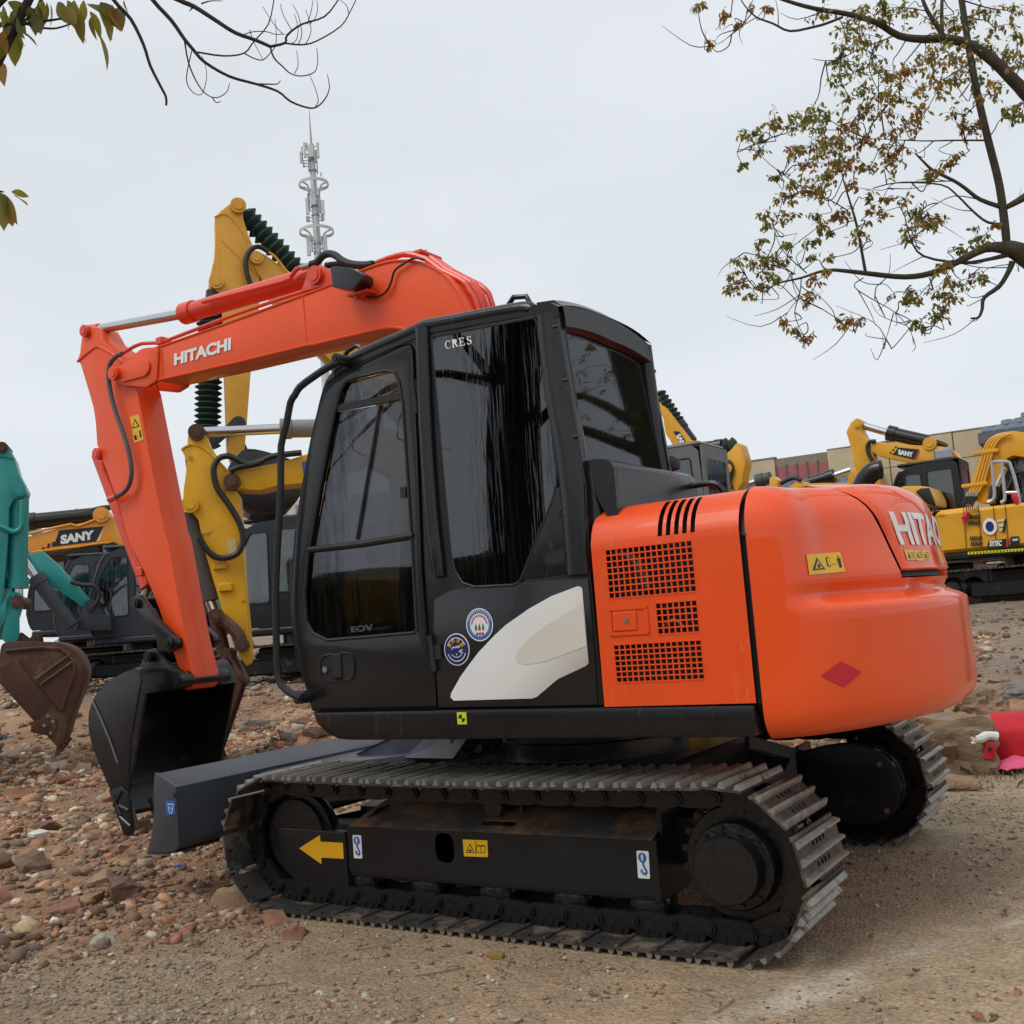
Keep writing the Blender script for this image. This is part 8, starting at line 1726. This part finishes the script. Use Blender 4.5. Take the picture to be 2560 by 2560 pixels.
# free bare twigs among the foliage
for i in range(90):
    a = tr.choice(RT_.limbs); p = Vector(a[tr.randrange(1, len(a))])
    if not inview((p,)): continue
    q = p+CMv if False else p+Vector((tr.gauss(-.06, .15), tr.gauss(-.03, .15), tr.gauss(.0, .14))); m = (p+q)/2+Vector((tr.gauss(0, .04), tr.gauss(0, .04), tr.gauss(-.03, .04)))
    RT_.b.tube([p, m, q], [.005, .0015], 4, 3)
CL = [(200, 30, 30, 'rrro'), (330, 80, 40, 'rrog'), (265, 235, 22, 'rr'), (410, 125, 18, 'r'), (560, 45, 20, 'ro'), (475, 35, 10, 'r'), (860, 85, 40, 'gog'), (990, 150, 70, 'ggo'), (1060, 60, 60, 'gog'), (960, 250, 60, 'ggg'), (1080, 180, 70, 'ggo'), (1180, 100, 60, 'gog'), (1300, 60, 70, 'ggo'), (930, 320, 45, 'ggg'), (960, 400, 55, 'gg'), (1050, 350, 70, 'ggg'), (1130, 290, 70, 'ggo'), (1160, 390, 60, 'ggo'), (1250, 420, 50, 'gor'), (1200, 20, 50, 'gg'), (1450, 90, 60, 'gog'), (1560, 120, 60, 'goo'), (1650, 110, 60, 'goo'), (1780, 150, 60, 'ggo'), (1700, 60, 50, 'gg'), (1880, 60, 50, 'go'), (1890, 190, 60, 'go'), (1500, 270, 70, 'ooo'), (1560, 330, 70, 'oor'), (1420, 320, 70, 'oog'), (1330, 370, 60, 'ror'), (1650, 330, 60, 'oog'), (1740, 260, 60, 'oog'), (1830, 300, 60, 'gog'), (1380, 480, 60, 'oor'), (1270, 520, 60, 'oog'), (1480, 470, 60, 'oor'), (1560, 430, 60, 'ooo'), (1660, 420, 60, 'oog'), (1740, 500, 50, 'rog'), (1800, 440, 40, 'ro'), (1000, 520, 40, 'ggo'), (1090, 490, 50, 'ggo'), (1170, 510, 50, 'goo'), (1100, 590, 55, 'rro'), (1190, 600, 60, 'ror'), (1380, 580, 50, 'oro'), (1600, 610, 40, 'ro'), (1620, 680, 50, 'rr'), (1690, 660, 40, 'rr'), (1320, 660, 50, 'ror'), (1230, 700, 50, 'rro'), (1040, 620, 45, 'or'), (970, 660, 55, 'gro'), (880, 620, 60, 'ggg'), (820, 610, 55, 'ggg'), (760, 650, 55, 'ggo'), (830, 690, 60, 'ggg'), (700, 640, 40, 'ggo'), (610, 640, 40, 'goo'), (590, 660, 35, 'gor'), (440, 720, 35, 'oo'), (500, 710, 30, 'go'), (540, 730, 30, 'og'), (520, 800, 35, 'go'), (440, 880, 20, 'go'), (900, 740, 60, 'gro'), (980, 740, 60, 'rro'), (1070, 740, 50, 'oor'), (800, 780, 50, 'ogo'), (730, 800, 40, 'gor'), (690, 800, 25, 'og'), (870, 800, 55, 'gor'), (960, 830, 55, 'ror'), (930, 880, 60, 'ror'), (1000, 870, 40, 'rr'), (770, 880, 45, 'oor'), (880, 940, 55, 'oog'), (820, 990, 55, 'goo'), (860, 1030, 40, 'go'), (760, 1020, 20, 'og'), (690, 980, 22, 'og'), (610, 940, 25, 'g'), (650, 1060, 30, 'og'), (700, 1040, 35, 'go'), (670, 1140, 45, 'gor'), (1020, 980, 25, 'or'), (1110, 900, 22, 'og'), (1080, 870, 25, 'og'), (1210, 830, 45, 'ror'), (1260, 800, 40, 'rr'), (1190, 790, 30, 'ro'), (1230, 870, 40, 'gor'), (1460, 900, 40, 'ror'), (1430, 930, 30, 'or'), (1540, 870, 35, 'ro'), (1570, 830, 30, 'ro'), (1110, 1040, 30, 'go'), (1180, 1060, 45, 'gro'), (1170, 1130, 30, 'or'), (1110, 1130, 20, 'o'), (1300, 1060, 30, 'og'), (1340, 1140, 50, 'ggo'), (1390, 1180, 60, 'ggg'), (1330, 1210, 40, 'ggo'), (1440, 1180, 40, 'gog'), (1480, 1150, 30, 'go'), (1310, 1270, 30, 'go'), (840, 1140, 35, 'og'), (940, 1130, 55, 'gor'), (970, 1150, 30, 'ro'), (860, 1190, 35, 'go'), (900, 1230, 25, 'og'), (1040, 1230, 45, 'ggo'), (550, 1150, 40, 'ggo'), (565, 1190, 25, 'go'), (820, 1280, 35, 'go'), (680, 1290, 30, 'go'), (555, 1265, 12, 'g'), (510, 1300, 12, 'or'), (590, 1370, 45, 'ggo'), (560, 1400, 40, 'gg'), (630, 1390, 30, 'gr'), (490, 1400, 35, 'gor'), (410, 1390, 20, 'og'), (390, 1450, 30, 'or'), (440, 1520, 40, 'rro'), (470, 1560, 25, 'og'), (360, 1530, 20, 'og'), (570, 1490, 35, 'ggo'), (540, 1520, 25, 'go'), (620, 1480, 20, 'g'), (830, 1475, 35, 'rro'), (880, 1440, 25, 'go'), (810, 1365, 25, 'g'), (900, 1370, 25, 'go'), (800, 1560, 30, 'rr'), (770, 1610, 15, 'r'), (650, 1710, 30, 'rgo'), (710, 1750, 25, 'ggo'), (775, 1800, 18, 'r'), (800, 1780, 12, 'or'), (960, 1710, 35, 'org'), (1010, 1700, 25, 'rr'), (1060, 1700, 25, 'ror'), (1310, 1550, 50, 'ggg'), (1300, 1600, 30, 'gg'), (1360, 1590, 25, 'go'), (1470, 1550, 45, 'ggo'), (1540, 1580, 40, 'ggo'), (1510, 1640, 55, 'gog'), (1480, 1680, 35, 'gg'), (1560, 1520, 35, 'go'), (1650, 1500, 40, 'gor'), (1700, 1480, 25, 'g'), (1350, 1710, 25, 'g'), (1390, 1740, 30, 'go'), (1680, 1270, 50, 'ggg'), (1500, 1430, 40, 'ggo'), (1520, 1470, 25, 'ro'), (1780, 1190, 15, 'o'), (1900, 560, 50, 'go'), (1880, 620, 40, 'gg'), (1840, 590, 30, 'g'), (1900, 330, 60, 'go'), (1580, 1320, 20, 'g')]
for x, y, r_, ks in CL:
    c = R7((x, y), tr.uniform(-.5, .5)); rw_ = r_*.47101*DR/FPX
    RT_.join(c); RT_.spray(c, rw_*1.5, int(8+r_*.85), ''.join(('o' if q == 'r' and tr.random() < .45 else 'g' if q == 'o' and tr.random() < .35 else q) for q in ks), .63)
# the rest of the crown, up and to the right, out of the picture
for i in range(210):
    a = tr.uniform(0, 6.28); rr_ = tr.uniform(.6, 3.2); c = Vector((tbx+.6+rr_*math.cos(a), tby+.8+rr_*math.sin(a), tr.uniform(3.2, 7.8)))
    if inview((c,)): continue
    RT_.spray(c, .32, 11, 'ggog', 1.0)
for i in range(14):
    a = i*.45+.2; p = Vector((tbx, tby, 3.0+i*.22)); q = p+Vector((2.4*math.cos(a), 2.2*math.sin(a), 1.1+.1*i))
    if inview((q,)) or inview(((p+q)/2,)): continue
    RT_.limb([p, (p+q)/2+Vector((0, 0, .25)), q], [.07, .04, .012], 7)
RT_.limb([(tbx, tby, 2.8), (tbx+.25, tby+.3, 4.4), (tbx+.4, tby+.5, 6.5), (tbx+.5, tby+.6, 8.0)], [.19, .15, .10, .04], 10)
RT_.finish(inview)
# twiggy lower crown round the trunk, mirrored in the rear glass
for i in range(130):
    a = tr.uniform(0, 6.28); rr_ = tr.uniform(.25, 1.7); c = Vector((tbx+.3+rr_*math.cos(a), tby+.2+rr_*math.sin(a), tr.uniform(2.3, 5.2)))
    if inview((c,)) or inview((c+Vector((-.4, -.3, 0)),)): continue
    if i % 3 == 0: RT_.b.tube([Vector((tbx, tby, c.z-.5)), (c+Vector((tbx, tby, c.z-.2)))/2+Vector((0, 0, .2)), c], [.03, .008], 5, 3)
    RT_.spray(c, .30, 16, 'ggo', 1.0)
for i in range(260):
    c = Vector((tr.uniform(2.3, 4.8), tr.uniform(4.6, 9.0), tr.uniform(2.9, 7.0)))
    if inview((c,)) or inview((c+Vector((-.3, -.2, 0)),)): continue
    RT_.spray(c, .36, 14, 'ggo', 1.35)
# left hand tree: trunk beside the camera, branches hanging in at the top left
LTX, LTY = -2.95, -6.15; DL_ = 4.1
def L8(p, dd=0.): return Vector(atd(c8(*p), DL_+dd))
LT = Tree('yard_tree', (LTX, LTY, gz(LTX, LTY)), 'tree with drooping bare twigs and a few large green leaves hanging in over the boom', BARK)
z0 = gz(LTX, LTY)
LT.limb([(LTX, LTY, z0-.1), (LTX+.06, LTY+.05, 1.4), (LTX+.16, LTY+.12, 2.9), (LTX+.5, LTY+.4, 4.4), (LTX+.7, LTY+.7, 6.2), (LTX+.9, LTY+.9, 8.0)], [.36, .30, .27, .22, .15, .06], 16)
hub = Vector((LTX+.5, LTY+.4, 4.2))
j1 = L8((700, -420), -.1); j2 = L8((300, -300), .0)
LT.limb([hub, hub.lerp(j1, .4)+Vector((0, 0, .7)), hub.lerp(j1, .8)+Vector((0, 0, .45)), j1], [.10, .07, .045, .03], 9)
LT.limb([hub, hub.lerp(j2, .5)+Vector((0, 0, .5)), j2], [.08, .05, .02], 8)
px2m = .46584*DL_/FPX
def br8(pts, w0, w1, start=None):
    P_ = ([start] if start is not None else [])+[L8(p) for p in pts]; LT.limb(P_, [w0*px2m/2, w1*px2m/2], 7)
br8([(560, -120), (610, 0), (700, 100), (770, 240), (805, 350), (860, 460), (890, 520), (892, 565)], 24, 12, j1)
br8([(760, -120), (820, 0), (920, 110), (990, 210), (1040, 270), (1100, 335), (1230, 410), (1370, 450), (1490, 490), (1560, 545), (1650, 578), (1700, 574), (1745, 530), (1768, 470), (1757, 400)], 26, 4, j1)
br8([(850, -80), (960, 0), (1040, 35), (1150, 105), (1260, 175), (1370, 215), (1450, 250)], 30, 18, j1)
for pts, a, b_ in (([(1450, 250), (1530, 230), (1540, 190), (1620, 130), (1740, 90), (1815, 0), (1850, -60)], 16, 6), ([(1530, 232), (1620, 240), (1700, 220), (1830, 140), (1880, 60), (1910, 0)], 10, 5), ([(990, 215), (1010, 330), (1050, 430), (1100, 500), (1160, 525), (1215, 495), (1232, 448)], 9, 4), ([(1030, 270), (1000, 420), (1030, 490), (1080, 508), (1105, 440), (1108, 380), (1085, 300)], 6, 3), ([(1060, 280), (1200, 300), (1310, 285), (1360, 225), (1440, 130), (1470, 0)], 10, 6), ([(1310, 285), (1360, 312), (1410, 322), (1450, 285), (1480, 240), (1482, 170), (1475, 100)], 7, 3), ([(1450, 250), (1470, 310), (1520, 360), (1560, 395), (1620, 408), (1690, 385), (1705, 320), (1700, 260)], 10, 4), ([(1370, 450), (1450, 452), (1490, 450), (1505, 432)], 9, 4), ([(1310, 185), (1360, 170), (1430, 170), (1480, 185), (1530, 182)], 6, 4), ([(1660, 130), (1690, 100), (1705, 50), (1700, 0)], 5, 3), ([(1340, 160), (1360, 220), (1410, 320)], 5, 3), ([(1140, 525), (1160, 550), (1185, 545)], 7, 4), ([(1580, 395), (1600, 350), (1592, 270)], 5, 3), ([(1690, 575), (1708, 540), (1690, 470), (1658, 395)], 5, 3), ([(1040, 35), (1015, 60)], 14, 4), ([(1080, 20), (1130, 5), (1195, 5)], 10, 3), ([(1560, 235), (1590, 215), (1600, 150), (1580, 75)], 5, 3), ([(1600, 238), (1620, 180), (1600, 80), (1570, 25)], 5, 3), ([(1640, 238), (1670, 160), (1640, 50)], 5, 3), ([(1520, 185), (1470, 130), (1410, 35)], 5, 3), ([(1565, 160), (1520, 80), (1505, 20)], 5, 3), ([(1650, 130), (1670, 60), (1680, 0)], 5, 3), ([(1870, 70), (1860, 30), (1825, 0)], 5, 3)):
    LT.limb([L8(p) for p in pts], [a*px2m/2, b_*px2m/2], 6)
LT.limb([j2, L8((-120, 140)), L8((0, 132)), L8((120, 128)), L8((200, 118)), L8((330, 100))], [.02, .012, .008, .006, .004], 7)
LT.limb([L8((150, 130)), L8((220, 148)), L8((300, 152)), L8((390, 125))], [.005, .004, .003], 6)
LT.limb([L8((120, 128)), L8((180, 60)), L8((220, 0)), j2], [.005, .006, .01], 6)
LT.limb([j2, L8((-160, 700)), L8((-80, 980)), L8((20, 1030))], [.02, .012, .006, .003], 6)
for x, y, dx, dz, s_, k in ((20, 30, .1, -1, 1.1, 'g'), (60, 60, .3, -.8, 1.3, 'g'), (90, 90, .2, -1, 1.2, 'g'), (30, 160, -.1, -1, 1.3, 'o'), (60, 170, .05, -1, 1.5, 'g'), (90, 150, .25, -.8, 1.3, 'g'), (110, 160, .6, -.5, 1.0, 'g'), (5, 200, 0, -1, 1.2, 'g'), (10, 300, .1, -1, 1.4, 'o'), (20, 340, 0, -1, 1.1, 'r'), (130, 10, .3, -.7, 1.2, 'g'), (150, 30, .5, -.7, 1.2, 'g'), (270, 20, 0, -1, 1.0, 'o'), (310, 10, .4, -1, 1.3, 'g'), (340, 30, .5, -.8, 1.2, 'o'), (380, 20, .2, -1, 1.3, 'g'), (430, 60, -.1, -1, 1.3, 'g'), (430, 90, 0, -1, 1.2, 'g'), (490, 90, 0, -1, 1.1, 'g'), (470, 20, .7, -.5, 1.4, 'g'), (520, 30, .5, -1, 1.6, 'g'), (540, 10, .6, -.9, 1.6, 'g'), (560, 60, .2, -1, 1.3, 'g'), (590, 40, .5, -1, 1.2, 'o'), (600, 20, .3, -1, 1.2, 'g'), (630, 40, .2, -1, 1.2, 'g'), (525, 170, .3, -1, 1.6, 'g'), (665, 0, .1, -1, .6, 'o'), (160, 100, .5, -1, 1.0, 'g'), (0, 60, .4, -.6, 1.2, 'g'), (40, 10, .6, -.3, 1.1, 'g'), (340, 60, .3, -.8, .9, 'o'), (100, 20, -.4, -.6, 1.2, 'g'), (230, 0, -.3, -.8, 1., 'g'),
                           (0, 1030, .3, -.9, 1.2, 'g'), (20, 1040, .2, -1, 1.3, 'o'), (40, 1060, .2, -1, 1.2, 'o'), (10, 1080, .1, -1, 1.3, 'g'), (75, 1050, .8, -.5, 1.0, 'g'), (60, 1030, .9, -.2, .8, 'g'), (30, 1090, .2, -1, 1.1, 'o'), (200, 20, .2, -.9, 1.1, 'g'), (250, 10, -.2, -1, 1.2, 'g'), (110, 60, .1, -1, 1.2, 'g'), (170, 60, .3, -.9, 1.1, 'g'), (400, 0, .1, -1, 1.3, 'g'), (450, 0, -.2, -1, 1.2, 'g'), (360, 0, .2, -.7, 1.2, 'g'), (480, 60, .4, -.9, 1.3, 'g'), (20, 110, .3, -.9, 1.3, 'g'), (70, 110, .2, -1, 1.2, 'g')):
    p = L8((x, y), tr.uniform(-.08, .08)); d = HR*dx+Vector((0, 0, dz))+HF*tr.uniform(-.35, .35); LT.leaves.append((p, d, s_*1.2, k))
# crown of that tree (above and beside the camera)
for i in range(150):
    a = tr.uniform(0, 6.28); rr_ = tr.uniform(.5, 3.0); c = Vector((LTX+.6+rr_*math.cos(a), LTY+.5+rr_*math.sin(a), tr.uniform(4.2, 8.2)))
    if inview((c,)): continue
    LT.spray(c, .35, 9, 'ggo', 1.1)
for i in range(22):
    a = i*1.1; p = Vector((LTX+.3, LTY+.25, 2.9+i*.18)); q = p+Vector((tr.uniform(1.2, 2.6)*math.cos(a), tr.uniform(1.2, 2.6)*math.sin(a), tr.uniform(.0, 1.2)))
    if inview((q,)) or inview(((p+q)/2,)): continue
    LT.limb([p, (p+q)/2+Vector((0, 0, .35)), q], [.06, .035, .010], 7)
    for j in range(5):
        e = q+Vector((tr.gauss(0, .5), tr.gauss(0, .5), tr.gauss(-.3, .4)))
        if not inview((e,)): LT.b.tube([(p+q)/2+Vector((0, 0, .3)), (q+e)/2, e], [.014, .003], 5, 3)
LT.finish(inview, 120)

# clipped hedge added unseen behind the camera to darken the cab glass reflections
HG = MB()
for i in range(120):
    for j in range(9):
        x = -26+i*.4; z = j*.34; y = -15.2+.5*math.sin(x*.21)
        HG.v.append((x+.2*mnoise.noise(Vector((x, z, 1))), y+.45*mnoise.noise(Vector((x*.9, z*1.1, 2)))+.25*mnoise.noise(Vector((x*3, z*3, 4)))-(.5 if j > 7 else 0), gz(x, y)-.1+z+.25*mnoise.noise(Vector((x*.7, z, 3)))))
HG.f = [(i*9+j, (i+1)*9+j, (i+1)*9+j+1, i*9+j+1) for i in range(119) for j in range(8)]; HG.m = [0]*len(HG.f)
hg = HG.build('reflection_hedge', pmat('reflection_hedge_leaves', (.035, .045, .016), .9, var=.6, vscale=5, bump=1., bscale=9), None, 180); tag(hg, 'dark clipped hedge added unseen behind the camera to darken the cab glass reflections', 'reflection_hedge')
print('objects', len(bpy.data.objects))
